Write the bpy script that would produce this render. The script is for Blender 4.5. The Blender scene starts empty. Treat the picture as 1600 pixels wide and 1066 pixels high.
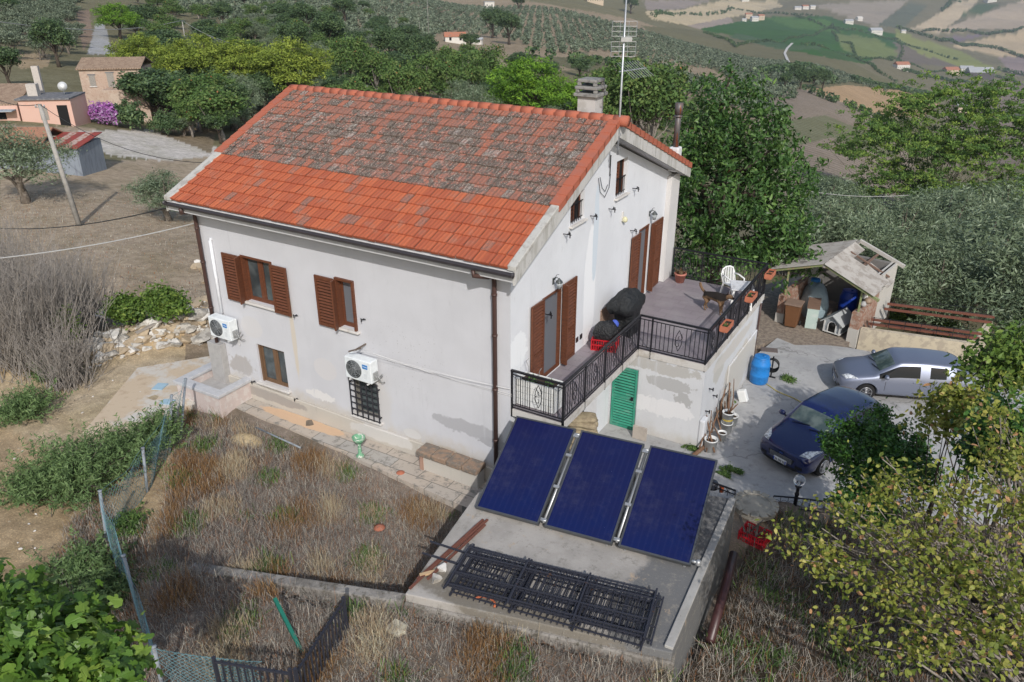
import bpy, math, random
import numpy as np
from mathutils import Vector, Matrix
R=math.radians; PI=math.pi
scn=bpy.context.scene; COL=scn.collection
# ---------------------------------------------------------------- camera, sky, sun, exposure
CAM=np.array([8.357,-14.101,12.109]); YAW=.533; PITCH=.443; FPX=1246.5
cd=bpy.data.cameras.new('camera'); cam=bpy.data.objects.new('camera',cd); COL.objects.link(cam)
cam.location=CAM; cam.rotation_euler=(PI/2-PITCH,0,YAW)
cd.sensor_width=36; cd.lens=36*FPX/1600; cd.clip_start=.1; cd.clip_end=20000; scn.camera=cam
SUN_EL=R(36); SUN_D=Vector((.66,-.75,0)).normalized()     # horizontal direction towards the sun
w=bpy.data.worlds.new('World'); scn.world=w; w.use_nodes=True
nt=w.node_tree; nt.nodes.clear()
sky=nt.nodes.new('ShaderNodeTexSky'); sky.sky_type='NISHITA'; sky.sun_disc=False
sky.sun_elevation=SUN_EL; sky.sun_rotation=math.atan2(SUN_D.x,SUN_D.y); sky.air_density=1.2; sky.dust_density=2.0
bg=nt.nodes.new('ShaderNodeBackground'); bg.inputs[1].default_value=.135
wo=nt.nodes.new('ShaderNodeOutputWorld'); nt.links.new(sky.outputs[0],bg.inputs[0]); nt.links.new(bg.outputs[0],wo.inputs[0])
ld=bpy.data.lights.new('sun','SUN'); ld.energy=3.45; ld.angle=R(.6); ld.color=(1,.965,.92)
sun=bpy.data.objects.new('sun',ld); COL.objects.link(sun)
sv=Vector((SUN_D.x*math.cos(SUN_EL),SUN_D.y*math.cos(SUN_EL),math.sin(SUN_EL)))
sun.rotation_euler=sv.to_track_quat('Z','Y').to_euler(); sun.location=(0,0,60)
scn.view_settings.view_transform='Standard'; scn.view_settings.look='None'; scn.view_settings.exposure=-.02
scn.render.engine='CYCLES'; scn.cycles.max_bounces=6; scn.cycles.transparent_max_bounces=8
scn.cycles.volume_bounces=0; scn.cycles.diffuse_bounces=3; scn.cycles.glossy_bounces=3
# ---------------------------------------------------------------- projection helpers
_f=np.array([-math.sin(YAW)*math.cos(PITCH),math.cos(YAW)*math.cos(PITCH),-math.sin(PITCH)])
_r=np.array([math.cos(YAW),math.sin(YAW),0.]); _u=np.cross(_r,_f)
def toimg(P):
    d=np.asarray(P,float)-CAM; z=d@_f
    return 800+FPX*(d@_r)/z, 533-FPX*(d@_u)/z, z
def ray(u,v): return _f+_r*(u-800)/FPX-_u*(v-533)/FPX
def onz(u,v,z):
    d=ray(u,v); p=CAM+d*(z-CAM[2])/d[2]; return Vector(p)
# ---------------------------------------------------------------- materials
def rgb(c): return (c[0],c[1],c[2],1)
class NT:
    def __init__(s,name):
        s.m=bpy.data.materials.new(name); s.m.use_nodes=True; s.t=s.m.node_tree; s.n=s.t.nodes; s.n.clear()
        s.out=s.n.new('ShaderNodeOutputMaterial'); s.b=s.n.new('ShaderNodeBsdfPrincipled'); s.l=s.t.links.new
        s.l(s.b.outputs[0],s.out.inputs[0]); s.tc=s.n.new('ShaderNodeTexCoord'); s.co=s.tc.outputs['Object']
    def noise(s,scale,detail=4,rough=.6,vec=None,stretch=None,dist=0):
        n=s.n.new('ShaderNodeTexNoise'); n.inputs['Scale'].default_value=scale; n.inputs['Detail'].default_value=detail
        n.inputs['Roughness'].default_value=rough; n.inputs['Distortion'].default_value=dist; v=vec or s.co
        if stretch:
            mp=s.n.new('ShaderNodeMapping'); mp.inputs['Scale'].default_value=stretch; s.l(v,mp.inputs[0]); v=mp.outputs[0]
        s.l(v,n.inputs['Vector']); return n.outputs[0]
    def ramp(s,x,lo,hi,a=0.,b=1.):
        n=s.n.new('ShaderNodeMapRange'); n.interpolation_type='SMOOTHSTEP'
        for i,v in zip((1,2,3,4),(lo,hi,a,b)): n.inputs[i].default_value=v
        s.l(x,n.inputs[0]); return n.outputs[0]
    def mix(s,fac,a,b,mode='MIX'):
        n=s.n.new('ShaderNodeMix'); n.data_type='RGBA'; n.blend_type=mode
        for i,v in ((0,fac),(6,a),(7,b)):
            if isinstance(v,(int,float)): n.inputs[i].default_value=v
            elif isinstance(v,tuple): n.inputs[i].default_value=rgb(v)
            else: s.l(v,n.inputs[i])
        return n.outputs[2]
    def math(s,op,a,b=0.,c=None):
        n=s.n.new('ShaderNodeMath'); n.operation=op
        for i,v in enumerate((a,b) if c is None else (a,b,c)):
            if isinstance(v,(int,float)): n.inputs[i].default_value=v
            else: s.l(v,n.inputs[i])
        return n.outputs[0]
    def attr(s,name):
        n=s.n.new('ShaderNodeAttribute'); n.attribute_name=name; return n
    def blob(s,c,sz,jag=.5,nscale=3,soft=.06):
        a=s.n.new('ShaderNodeVectorMath'); a.operation='SUBTRACT'; s.l(s.co,a.inputs[0]); a.inputs[1].default_value=c
        d=s.n.new('ShaderNodeVectorMath'); d.operation='DIVIDE'; s.l(a.outputs[0],d.inputs[0]); d.inputs[1].default_value=sz
        l=s.n.new('ShaderNodeVectorMath'); l.operation='LENGTH'; s.l(d.outputs[0],l.inputs[0])
        q=s.math('MULTIPLY_ADD',s.noise(nscale,5,.65),jag*2,-jag); q=s.math('ADD',l.outputs['Value'],q)
        return s.ramp(q,1-soft,1+soft,1,0)
    def bump(s,h,strength=.3,dist=.01):
        n=s.n.new('ShaderNodeBump'); n.inputs['Strength'].default_value=strength; n.inputs['Distance'].default_value=dist
        s.l(h,n.inputs['Height']); s.l(n.outputs[0],s.b.inputs['Normal']); return n
    def fin(s,col,rough=.8,spec=.3,metal=0):
        if isinstance(col,tuple): s.b.inputs['Base Color'].default_value=rgb(col)
        else: s.l(col,s.b.inputs['Base Color'])
        if isinstance(rough,(int,float)): s.b.inputs['Roughness'].default_value=rough
        else: s.l(rough,s.b.inputs['Roughness'])
        s.b.inputs['Specular IOR Level'].default_value=spec; s.b.inputs['Metallic'].default_value=metal
        return s.m
def M(name,base,rough=.75,spec=.3,metal=0,var=(),bump=None,stretch=None):
    """plain surface: base colour with noise patches (scale, colour, lo, hi)"""
    t=NT(name); c=base
    for sc,c2,lo,hi in var: c=t.mix(t.ramp(t.noise(sc,5,.65,stretch=stretch),lo,hi),c,c2)
    if not var: c=t.mix(t.ramp(t.noise(6,4),.35,.75),base,tuple(x*.85 for x in base))
    if bump: t.bump(t.noise(bump[0],5),bump[1],bump[2] if len(bump)>2 else .01)
    return t.fin(c,rough,spec,metal)
# ---------------------------------------------------------------- object helpers
def tag(o,label=None,cat=None,group=None,kind=None):
    if label: o['label']=label
    if cat: o['category']=cat
    if group: o['group']=group
    if kind: o['kind']=kind
    return o
def thing(name,label,cat,loc=(0,0,0),rz=0,group=None):
    o=bpy.data.objects.new(name,None); COL.objects.link(o); o.empty_display_size=.2
    o.location=loc; o.rotation_euler=(0,0,rz); return tag(o,label,cat,group)
def link(name,me,parent=None):
    o=bpy.data.objects.new(name,me); COL.objects.link(o)
    if parent: o.parent=parent
    return o
def dup(root,loc=None,rz=None,label=None,sc=None):
    def cp(o,par):
        c=o.copy(); COL.objects.link(c); c.parent=par
        for ch in o.children: cp(ch,c)
        return c
    r=cp(root,None)
    if loc is not None: r.location=loc
    if rz is not None: r.rotation_euler=(0,0,rz)
    if sc is not None: r.scale=sc if isinstance(sc,tuple) else (sc,)*3
    if label: r['label']=label
    return r
def basis(d):
    d=Vector(d).normalized(); a=Vector((0,0,1)) if abs(d.z)<.95 else Vector((1,0,0))
    x=d.cross(a).normalized(); return x,x.cross(d).normalized(),d
class MB:
    def __init__(s): s.v=[]; s.f=[]; s.m=[]; s.k=0; s.o=Vector((0,0,0)); s.sm=[]; s.smooth=False
    def add(s,vs,fs):
        n=len(s.v); s.v+=[tuple(Vector(v)-s.o) for v in vs]; s.f+=[tuple(i+n for i in f) for f in fs]
        s.m+=[s.k]*len(fs); s.sm+=[s.smooth]*len(fs); return s
    def hexa(s,P): return s.add(P,[(3,2,1,0),(4,5,6,7),(0,1,5,4),(1,2,6,5),(2,3,7,6),(3,0,4,7)])
    def box(s,x0,x1,y0,y1,z0,z1):
        return s.hexa([(x0,y0,z0),(x1,y0,z0),(x1,y1,z0),(x0,y1,z0),(x0,y0,z1),(x1,y0,z1),(x1,y1,z1),(x0,y1,z1)])
    def obox(s,c,h,rz=0,rx=0,ry=0):
        m=Matrix.Rotation(rz,3,'Z')@Matrix.Rotation(ry,3,'Y')@Matrix.Rotation(rx,3,'X'); c=Vector(c)
        return s.hexa([c+m@Vector((a*h[0],b*h[1],e*h[2])) for e in (-1,1) for a,b in ((-1,-1),(1,-1),(1,1),(-1,1))])
    def bar(s,a,b,w,h=None):
        h=h or w; a=Vector(a); b=Vector(b); x,y,d=basis(b-a)
        if abs(d.z)>.95: x,y=Vector((1,0,0)),Vector((0,1,0))
        return s.hexa([p+x*(i*w/2)+y*(j*h/2) for p in (a,b) for i,j in ((-1,-1),(1,-1),(1,1),(-1,1))])
    def tube(s,pts,r,n=8,cap=True):
        pts=[Vector(p) for p in pts]; rs=r if isinstance(r,(list,tuple)) else [r]*len(pts); vs=[]; px=None
        for i,p in enumerate(pts):
            d=(pts[min(i+1,len(pts)-1)]-pts[max(i-1,0)])
            if d.length<1e-9: d=Vector((0,0,1))
            x,y,d=basis(d)
            if px is not None:
                x=(px-d*px.dot(d)); x=x.normalized() if x.length>1e-6 else basis(d)[0]; y=x.cross(d)
            px=x
            vs+=[p+(x*math.cos(2*PI*k/n)+y*math.sin(2*PI*k/n))*rs[i] for k in range(n)]
        fs=[(i*n+k,i*n+(k+1)%n,(i+1)*n+(k+1)%n,(i+1)*n+k) for i in range(len(pts)-1) for k in range(n)]
        if cap: fs+=[tuple(range(n-1,-1,-1)),tuple(range((len(pts)-1)*n,len(pts)*n))]
        q=s.smooth; s.smooth=True; s.add(vs,fs); s.smooth=q; return s
    def lathe(s,c,prof,n=20,cap=True,sx=1,sy=1):
        c=Vector(c); vs=[c+Vector((r*math.cos(2*PI*k/n)*sx,r*math.sin(2*PI*k/n)*sy,z)) for r,z in prof for k in range(n)]
        fs=[(i*n+k,i*n+(k+1)%n,(i+1)*n+(k+1)%n,(i+1)*n+k) for i in range(len(prof)-1) for k in range(n)]
        if cap: fs+=[tuple(range(n-1,-1,-1)),tuple(range((len(prof)-1)*n,len(prof)*n))]
        q=s.smooth; s.smooth=True; s.add(vs,fs); s.smooth=q; return s
    def prism(s,poly,z0,z1,ax=2):
        """poly of 2D points extruded along axis ax (0: points are (y,z), 1: (x,z), 2: (x,y))"""
        def P(a,b,c): return (c,a,b) if ax==0 else ((a,c,b) if ax==1 else (a,b,c))
        n=len(poly); vs=[P(a,b,z0) for a,b in poly]+[P(a,b,z1) for a,b in poly]
        return s.add(vs,[tuple(range(n-1,-1,-1)),tuple(range(n,2*n))]+[(i,(i+1)%n,n+(i+1)%n,n+i) for i in range(n)])
    def sheet(s,pts): return s.add(pts,[tuple(range(len(pts)))])
    def build(s,name,mats,parent=None,bevel=0,fix=True,sub=0):
        me=bpy.data.meshes.new(name); me.from_pydata(s.v,[],s.f)
        for m in (mats if isinstance(mats,(list,tuple)) else [mats]): me.materials.append(m)
        me.polygons.foreach_set('material_index',s.m); me.polygons.foreach_set('use_smooth',s.sm)
        if fix:
            import bmesh
            b=bmesh.new(); b.from_mesh(me); bmesh.ops.recalc_face_normals(b,faces=b.faces); b.to_mesh(me); b.free()
        o=link(name,me,parent)
        if bevel:
            md=o.modifiers.new('b','BEVEL'); md.width=bevel; md.segments=2; md.limit_method='ANGLE'
        if sub:
            md=o.modifiers.new('s','SUBSURF'); md.levels=sub; md.render_levels=sub
        return o
def npmesh(name,V,F,mats,rnd=None,smooth=False,attrs=None):
    """numpy mesh; F is (n,k) with constant k; rnd = per-face float attribute"""
    me=bpy.data.meshes.new(name); V=np.asarray(V,np.float32); F=np.asarray(F,np.int32); n,k=F.shape
    me.vertices.add(len(V)); me.vertices.foreach_set('co',V.ravel())
    me.loops.add(n*k); me.loops.foreach_set('vertex_index',F.ravel())
    me.polygons.add(n); me.polygons.foreach_set('loop_start',np.arange(0,n*k,k,dtype=np.int32))
    for m in (mats if isinstance(mats,(list,tuple)) else [mats]): me.materials.append(m)
    me.polygons.foreach_set('use_smooth',np.full(n,smooth))
    if rnd is not None:
        a=me.attributes.new('rnd','FLOAT','FACE'); a.data.foreach_set('value',np.asarray(rnd,np.float32))
    for nm,dom,typ,data in (attrs or []):
        a=me.attributes.new(nm,typ,dom); a.data.foreach_set('color' if typ=='FLOAT_COLOR' else 'value',np.asarray(data,np.float32).ravel())
    me.update(); me.validate(); return me
# ---------------------------------------------------------------- terrain
AZ=[-0.75,-.5698,-.3106,0.,.3106,.5698,.75]      # azimuth from the view axis: outside, u=0,400,800,1200,1600, outside
RR=[20,40,60,100,150,250,400,600,900,1300,2000,3000,5200]
ZT=[[-.3,-.6,-1,-1,-2,0,5,14,35,60,110,190,340],
    [-.3,-.6,-1,-1.2,-2.5,-1,4,13,35,60,110,190,340],
    [-.3,-1,-3,-5,-6,-7.5,-8,-2,10,28,60,120,250],
    [-.3,-1.5,-4,-8,-12,-18,-24,-27,-30,-30,-22,10,120],
    [-.2,-2,-6,-14,-21,-32,-44,-58,-80,-97,-130,-120,40],
    [-.4,-4,-9,-19,-28,-50,-75,-105,-145,-187,-225,-235,-60],
    [-.4,-4,-9,-19,-30,-55,-85,-120,-160,-200,-240,-250,-100]]
ZT=np.array(ZT,float)
def _bilerp(az,lr):
    LR=np.log(RR); i=np.clip(np.searchsorted(AZ,az)-1,0,len(AZ)-2); j=np.clip(np.searchsorted(LR,lr)-1,0,len(LR)-2)
    A=np.array(AZ); a=np.clip((az-A[i])/(A[i+1]-A[i]),0,1); b=np.clip((lr-LR[j])/(LR[j+1]-LR[j]),0,1)
    a=a*a*(3-2*a)
    return (ZT[i,j]*(1-a)+ZT[i+1,j]*a)*(1-b)+(ZT[i,j+1]*(1-a)+ZT[i+1,j+1]*a)*b
def sst(x,a,b):
    t=np.clip((x-a)/(b-a),0,1); return t*t*(3-2*t)
def side(x,y,ax,ay,bx,by):
    """signed distance left of the line a->b"""
    L=math.hypot(bx-ax,by-ay); return ((bx-ax)*(y-ay)-(by-ay)*(x-ax))/L
def H(x,y):
    x=np.asarray(x,float); y=np.asarray(y,float); dx=x-CAM[0]; dy=y-CAM[1]
    c,s=math.cos(YAW),math.sin(YAW); fx=-s*dx+c*dy; rx=c*dx+s*dy
    az=np.arctan2(rx,fx); r=np.hypot(dx,dy)+1e-6
    far=_bilerp(az,np.log(np.maximum(r,20)))
    far=far+(np.sin(x*.011+1)*np.cos(y*.013)*.004+np.sin(x*.033)*np.sin(y*.028+2)*.0015)*np.maximum(r-60,0)*np.clip(r/300,0,1)
    g=.28-.18*sst(-y,.6,1.6)+.215*np.clip(-y-1.7,0,4.6)+.06*np.clip(-y-6.3,0,30)      # the plot climbs towards the viewer
    fl=side(x,y,-11.9,-.1,-2.7,-8.2)                       # right of the mesh fence = garden
    lf=.40+.12*np.clip(-y-3.7,0,30)
    g=g*(1-sst(-fl,.0,.6))+lf*sst(-fl,.0,.6)
    fr=np.where(x>.95,side(x,y,1.03,-5.545,5.69,-4.385),side(x,y,-3.6,-7.05,.95,-5.8))    # in front of the old kerb the ground is held higher
    g=np.where((x<5.95)&(fl>0),g+(np.maximum(g,1.44+.03*np.clip(-y-5,0,20))-g)*sst(-fr,-.02,.14),g)
    sl=side(x,y,.52,-2.38,1.03,-5.51)
    g=np.where((x<1.9)&(y<-.6)&(fr>.12),g-.42*np.exp(-np.clip(-sl,0,9)/.45)*(sl<.15),g)
    rg=sst(x-.06*(y+4.4),5.72,5.95)
    g=g*(1-rg)+(.10+.10*np.clip(-y,0,20)-.05*np.clip(x-8,0,10))*rg
    inn=(sl>.1)&(x<5.75)&(fr>.12)&(y<.6)                    # under the slab
    g=np.where(inn,-.05,g)
    ct=sst(side(x,y,0.,.2,9.,4.4),-.15,.25)*sst(x,.1,.3)   # the yard
    g=g*(1-ct)+(-.04)*ct
    rb=1.15*np.exp(-((x+15.0)**2/5.+(y-2.6-(x+15.2)*.45)**2/1.5)); g=g+rb
    bank=np.exp(-(side(x,y,-18.8,-4.5,-14.2,2.6)/1.0)**2)*sst(-x,12.5,14.5)*.75
    g=g+bank+np.where(x<-11,.25,0)*sst(side(x,y,-18.5,-4.,-13.5,3.6),0,2)
    g=np.where(x<-11,np.minimum(g,1.6),g); near=1-sst(r,24,36)
    rough=(np.sin(x*2.1+y*1.3)*np.sin(y*2.7-x*.8)*.03+np.sin(x*5.3+1)*np.sin(y*4.7)*.015)*(1-ct)*sst(r,2,5)
    return g*near+far*(1-near)+rough*near
def onground(u,v):
    d=ray(u,v); h=math.hypot(d[0],d[1]); rs=np.exp(np.linspace(math.log(6),math.log(5200),5000))
    P=CAM[None,:]+d[None,:]*(rs/h)[:,None]; zz=H(P[:,0],P[:,1]); k=np.argmax(P[:,2]<zz)
    if k==0 and not P[0,2]<zz[0]: k=len(rs)-1
    return Vector((P[k,0],P[k,1],zz[k]))
G=onground
def at(u,v,d):
    q=ray(u,v); return Vector(CAM+q/np.linalg.norm(q)*d)
def inpoly(u,v,poly):
    ins=np.zeros(len(u),bool); n=len(poly)
    for i in range(n):
        x0,y0=poly[i]; x1,y1=poly[(i+1)%n]
        c=((y0>v)!=(y1>v))&(u<(x1-x0)*(v-y0)/((y1-y0)+1e-12)+x0); ins^=c
    return ins
TAN=(.40,.32,.21); GRB=(.205,.175,.145); OLG=(.15,.135,.10)
PARCELS=[  # outline as seen in the photograph, colour of the ground, furrows
 ([(0,-30),(1100,-30),(1250,150),(1180,300),(330,300),(0,200)],(.185,.17,.105),0),
 ([(280,-20),(520,0),(700,-20),(990,30),(1200,100),(1250,180),(1170,200),(1000,110),(700,110),(520,60)],(.27,.215,.155),0),
 ([(1000,40),(1250,60),(1440,150),(1270,140),(1180,150)],(.16,.15,.09),0),
 ([(820,88),(1000,92),(1130,130),(1100,150),(900,110)],(.17,.16,.10),1),
 ([(1168,142),(1230,138),(1272,142),(1330,165),(1372,182),(1430,240),(1430,340),(1230,340)],(.25,.205,.17),1),
 ([(1190,195),(1290,180),(1400,225),(1400,250),(1300,215),(1215,235)],(.19,.19,.12),1),
 ([(1262,140),(1320,133),(1400,140),(1470,160),(1440,185),(1370,178),(1330,165)],(.36,.25,.155),0),
 ([(1005,0),(1110,0),(1070,14),(1010,16)],(.26,.22,.20),0),
 ([(1005,18),(1070,15),(1130,0),(1210,2),(1225,10),(1140,28),(1075,40),(1020,30)],(.46,.38,.26),0),
 ([(1075,40),(1140,27),(1150,40),(1090,46)],(.30,.25,.22),0),
 ([(1090,46),(1190,27),(1290,25),(1400,55),(1445,68),(1400,75),(1350,100),(1230,78),(1140,55)],(.050,.135,.035),2),
 ([(1195,27),(1290,30),(1320,52),(1240,45)],(.09,.19,.05),2),
 ([(1150,52),(1235,70),(1290,72),(1280,78),(1220,78),(1140,58)],(.07,.12,.06),0),
 ([(1305,52),(1370,60),(1410,88),(1340,92),(1315,75)],(.17,.21,.085),2),
 ([(1370,60),(1430,62),(1445,72),(1400,78)],(.05,.13,.045),2),
 ([(1395,65),(1440,80),(1500,105),(1400,98),(1405,80)],(.20,.17,.15),2),
 ([(1275,78),(1330,82),(1350,98),(1290,90)],(.065,.13,.05),2),
 ([(1400,45),(1440,62),(1500,80),(1575,118),(1520,112),(1440,85),(1400,62)],(.20,.22,.085),0),
 ([(1270,8),(1420,0),(1370,42),(1310,22)],(.29,.25,.21),0),
 ([(1370,40),(1420,5),(1450,8),(1410,46)],(.12,.135,.10),0),
 ([(1420,48),(1470,20),(1500,0),(1530,0),(1500,28),(1470,50)],(.44,.36,.26),0),
 ([(1455,52),(1530,24),(1600,0),(1700,0),(1700,44),(1520,46)],(.38,.31,.24),0),
 ([(1500,25),(1530,5),(1560,8),(1535,22)],(.07,.11,.05),0),
 ([(1475,60),(1560,50),(1490,68)],(.19,.15,.19),0),
 ([(1485,72),(1600,48),(1700,45),(1700,88),(1560,88)],(.43,.34,.23),0),
 ([(1560,90),(1700,84),(1700,118),(1580,118)],(.24,.19,.19),0),
 ([(1480,130),(1700,122),(1700,260),(1480,260)],(.21,.17,.145),1),
 ([(0,195),(150,200),(150,330),(330,240),(330,520),(0,520)],(.31,.25,.19),0),
 ([(0,255),(110,255),(330,245),(300,330),(330,500),(0,560),(0,330)],(.33,.27,.205),0),
 ([(120,205),(225,203),(262,207),(345,232),(340,243),(260,252),(170,243),(130,215)],(.47,.44,.41),0),
 ([(350,150),(330,240),(240,205),(330,200)],(.21,.17,.12),0),
 ([(136,85),(150,36),(163,38),(178,85)],(.34,.34,.35),0),
 ([(20,82),(80,85),(75,105),(30,108)],(.32,.25,.17),0),
 ([(120,18),(140,15),(145,60),(130,80),(125,60)],(.24,.18,.14),0),
]
def make_terrain():
    na,nr=0,600
    az=np.concatenate([np.linspace(-.95,-.605,60),np.linspace(-.6,.6,860),np.linspace(.605,.9,50)]); na=len(az); rs=np.exp(np.linspace(math.log(2.2),math.log(6500),nr))
    A,Rr=np.meshgrid(az,rs,indexing='ij'); th=YAW
    X=CAM[0]+Rr*(-math.sin(th)*np.cos(A)+math.cos(th)*np.sin(A)); Y=CAM[1]+Rr*(math.cos(th)*np.cos(A)+math.sin(th)*np.sin(A))
    x=X.ravel(); y=Y.ravel(); z=H(x,y); V=np.stack([x,y,z],1)
    u,v,d=toimg(V); r=Rr.ravel()
    col=np.tile(np.array([.21,.19,.125]),(len(V),1)); fur=np.zeros(len(V)); far=(r>31)&(d>1)
    rng=np.random.RandomState(3)
    ju=u+rng.normal(0,.5,len(u)); jv=v+rng.normal(0,.25,len(u))
    for poly,c,fr in PARCELS:
        k=far&inpoly(ju,jv,poly); col[k]=np.array(c)*(1.3 if max(c)>.2 else 1.15); fur[k]=fr
    nearm=r<=31
    def reg(mask,c): col[nearm&mask]=c
    reg(np.ones(len(V),bool),(.29,.235,.18))
    fl=side(x,y,-11.9,-.1,-2.7,-8.2); bk=side(x,y,-18.5,-4.,-13.5,3.6)
    reg((fl<-.1)&(bk<2.2)&(x<-2),(.45,.34,.215)); reg((x<-10)&(y>-1)&(bk>-.5)&(bk<4.5)&(x>-18),(.40,.345,.26))
    reg((fl<-.1)&(bk<-1.2)&(x<-9.4)&(y>-5),(.52,.42,.29))
    reg((fl<-.1)&(bk<-1.7)&(y>-3.6)&(x>-14.2),(.52,.43,.31))
    reg((fl>0)&(y<0)&(x<5.9),(.24,.20,.17))
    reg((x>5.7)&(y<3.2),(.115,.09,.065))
    reg((x>.1)&(y>.6)&(y<30)&(x-9<(y-4)*2),(.25,.20,.16))
    F=(np.arange(na-1)[:,None]*nr+np.arange(nr-1)[None,:]).ravel()
    F=np.stack([F,F+nr,F+nr+1,F+1],1)
    t=NT('ground_soil'); a=t.attr('gcol'); fa=t.attr('fur').outputs['Fac']
    n1=t.noise(.035,4); n2=t.noise(2.2,5,.7); n3=t.noise(24,4,.75); n0=t.noise(.4,5,.7)
    c=a.outputs['Color']; c=t.mix(t.ramp(n1,.3,.7),c,t.mix(1.,c,(.88,.87,.84),'MULTIPLY'))
    c=t.mix(t.ramp(n0,.42,.66),c,t.mix(1.,c,(.80,.80,.74),'MULTIPLY'))
    c=t.mix(t.ramp(n2,.35,.65),c,t.mix(1.,c,(.70,.69,.68),'MULTIPLY'))
    c=t.mix(t.ramp(n3,.50,.70),c,t.mix(1.,c,(1.75,1.7,1.6),'MULTIPLY'))
    wv=t.n.new('ShaderNodeTexWave'); wv.inputs['Scale'].default_value=.055; wv.inputs['Distortion'].default_value=.5
    mp=t.n.new('ShaderNodeMapping'); mp.inputs['Rotation'].default_value=(0,0,1.05); t.l(t.co,mp.inputs[0]); t.l(mp.outputs[0],wv.inputs['Vector'])
    wv.inputs['Detail'].default_value=2
    c=t.mix(t.math('MULTIPLY',t.ramp(wv.outputs['Fac'],.3,.8),t.math('MULTIPLY',fa,.55)),c,t.mix(1.,c,(.62,.64,.60),'MULTIPLY'))
    h=t.math('ADD',n2,t.math('MULTIPLY',n3,.35)); t.bump(h,.9,.05)
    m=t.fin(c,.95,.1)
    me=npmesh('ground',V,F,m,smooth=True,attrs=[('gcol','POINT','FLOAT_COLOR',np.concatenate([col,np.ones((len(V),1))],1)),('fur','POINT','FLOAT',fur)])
    tag(link('ground',me),'dry sloping farmland falling to a valley of fields','ground',kind='structure')
make_terrain()
# ---------------------------------------------------------------- the house
def wallmat(name,base,dado=None,blobs=(),zaxis=True):
    t=NT(name); c=t.mix(t.ramp(t.noise(.9,5,.6),.35,.7),base,tuple(x*.93 for x in base))
    c=t.mix(t.ramp(t.noise(5,6,.7,stretch=(1,1,.35)),.58,.75),c,tuple(x*.86 for x in base))
    if dado:
        sp=t.n.new('ShaderNodeSeparateXYZ'); t.l(t.co,sp.inputs[0])
        z=t.math('ADD',sp.outputs[2],t.math('MULTIPLY_ADD',t.noise(1.6,5,.7),1.1,-.55))
        c=t.mix(t.ramp(z,dado[0]-.25,dado[0]+.35,.75,0),c,dado[1])
    for (ce,sz,jag,ns,soft,cc) in blobs: c=t.mix(t.blob(ce,sz,jag,ns,soft),c,cc)
    c=t.mix(t.ramp(t.noise(2.2,6,.75,stretch=(1.6,1.6,.12)),.56,.74),c,tuple(x*.88 for x in base)); c=t.mix(t.ramp(t.noise(70,3,.8),.66,.74),c,tuple(x*.8 for x in base))
    if name=='facade_plaster':
        vo=t.n.new('ShaderNodeTexVoronoi'); vo.inputs['Scale'].default_value=13; t.l(t.co,vo.inputs['Vector']); c=t.mix(t.math('MULTIPLY',t.ramp(vo.outputs['Distance'],.08,.14,1,0),t.blob((-3.1,0,3.1),(1.2,.4,.85),.8,3,.5)),c,(.16,.15,.14))
    t.bump(t.noise(45,4),.35,.008); return t.fin(c,.9,.15)
WHITE=(.66,.66,.68)
facade_m=wallmat('facade_plaster',(.565,.57,.60),(.9,(.50,.455,.39)),[
  ((-1.25,0,1.62),(1.05,.4,.20),.95,3.2,.10,(.40,.40,.42)),((-.35,0,1.42),(.6,.4,.14),.9,4,.03,(.38,.38,.40)),
  ((-5.9,0,2.05),(.42,.4,.33),.12,2,.03,(.57,.56,.57)),((-6.2,0,1.15),(.5,.4,.14),1.1,5,.04,(.66,.65,.64)),
  ((-9.3,0,1.3),(.5,.4,.30),1.1,4,.16,(.41,.39,.38)),((-8.6,0,2.7),(.42,.4,.33),.12,2,.03,(.565,.56,.57)),
  ((-6.95,0,2.8),(.08,.4,1.3),.4,1.5,.2,(.57,.52,.45)),((-4.1,0,1.5),(.45,.4,.8),.6,2,.25,(.55,.54,.54)),
  ((-1.9,0,.5),(.9,.4,.35),.7,2.5,.15,(.50,.45,.38)),((-3.0,0,.9),(.28,.4,.14),.2,3,.03,(.57,.56,.55))])
gable_m=wallmat('gable_plaster',(.70,.715,.745),None,[
  ((0,4.15,4.1),(.4,.36,1.9),.3,1.2,.03,(.80,.81,.83)),((0,.25,3.9),(.4,.5,.5),.6,2,.06,(.79,.81,.83)),
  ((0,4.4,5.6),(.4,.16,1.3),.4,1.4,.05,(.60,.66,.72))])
lower_m=wallmat('terrace_wall_plaster',(.61,.62,.64),(.15,(.48,.45,.40)),[
  ((2.35,4.5,1.75),(.75,.9,.17),1.1,3.2,.03,(.43,.43,.43)),((2.75,4.5,1.35),(.25,.9,.28),1.1,6,.03,(.42,.42,.42)),
  ((1.7,4.5,2.2),(1.5,.9,.2),1.1,3.5,.1,(.45,.44,.42)),((1.9,4.4,1.0),(1.2,.3,.3),.9,3,.05,(.70,.70,.71)),
  ((3.27,5.9,1.85),(.4,.5,.4),.7,2,.15,(.50,.49,.46)),((3.27,8.3,.9),(.4,1.7,.7),.8,1.5,.12,(.52,.50,.46)),
  ((3.27,7.4,2.0),(.4,1.9,.22),.6,2,.1,(.55,.53,.50))])
plinth_m=wallmat('plinth_plaster',(.50,.465,.41),None,[((-8.2,0,.6),(1.5,.4,.16),.6,3,.08,(.36,.33,.30)),((-4,0,.6),(1.2,.4,.2),.7,3,.1,(.57,.55,.52))])
concrete=M('concrete',(.42,.41,.39),.9,.2,var=[(1.2,(.34,.33,.31),.4,.65),(14,(.24,.23,.21),.60,.72)],bump=(18,.4))
fascia_m=M('weathered_fascia',(.52,.51,.49),.9,.15,var=[(1.5,(.40,.39,.36),.45,.6),(5,(.12,.11,.10),.60,.70)],bump=(20,.5),stretch=(1,3,.5))
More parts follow.
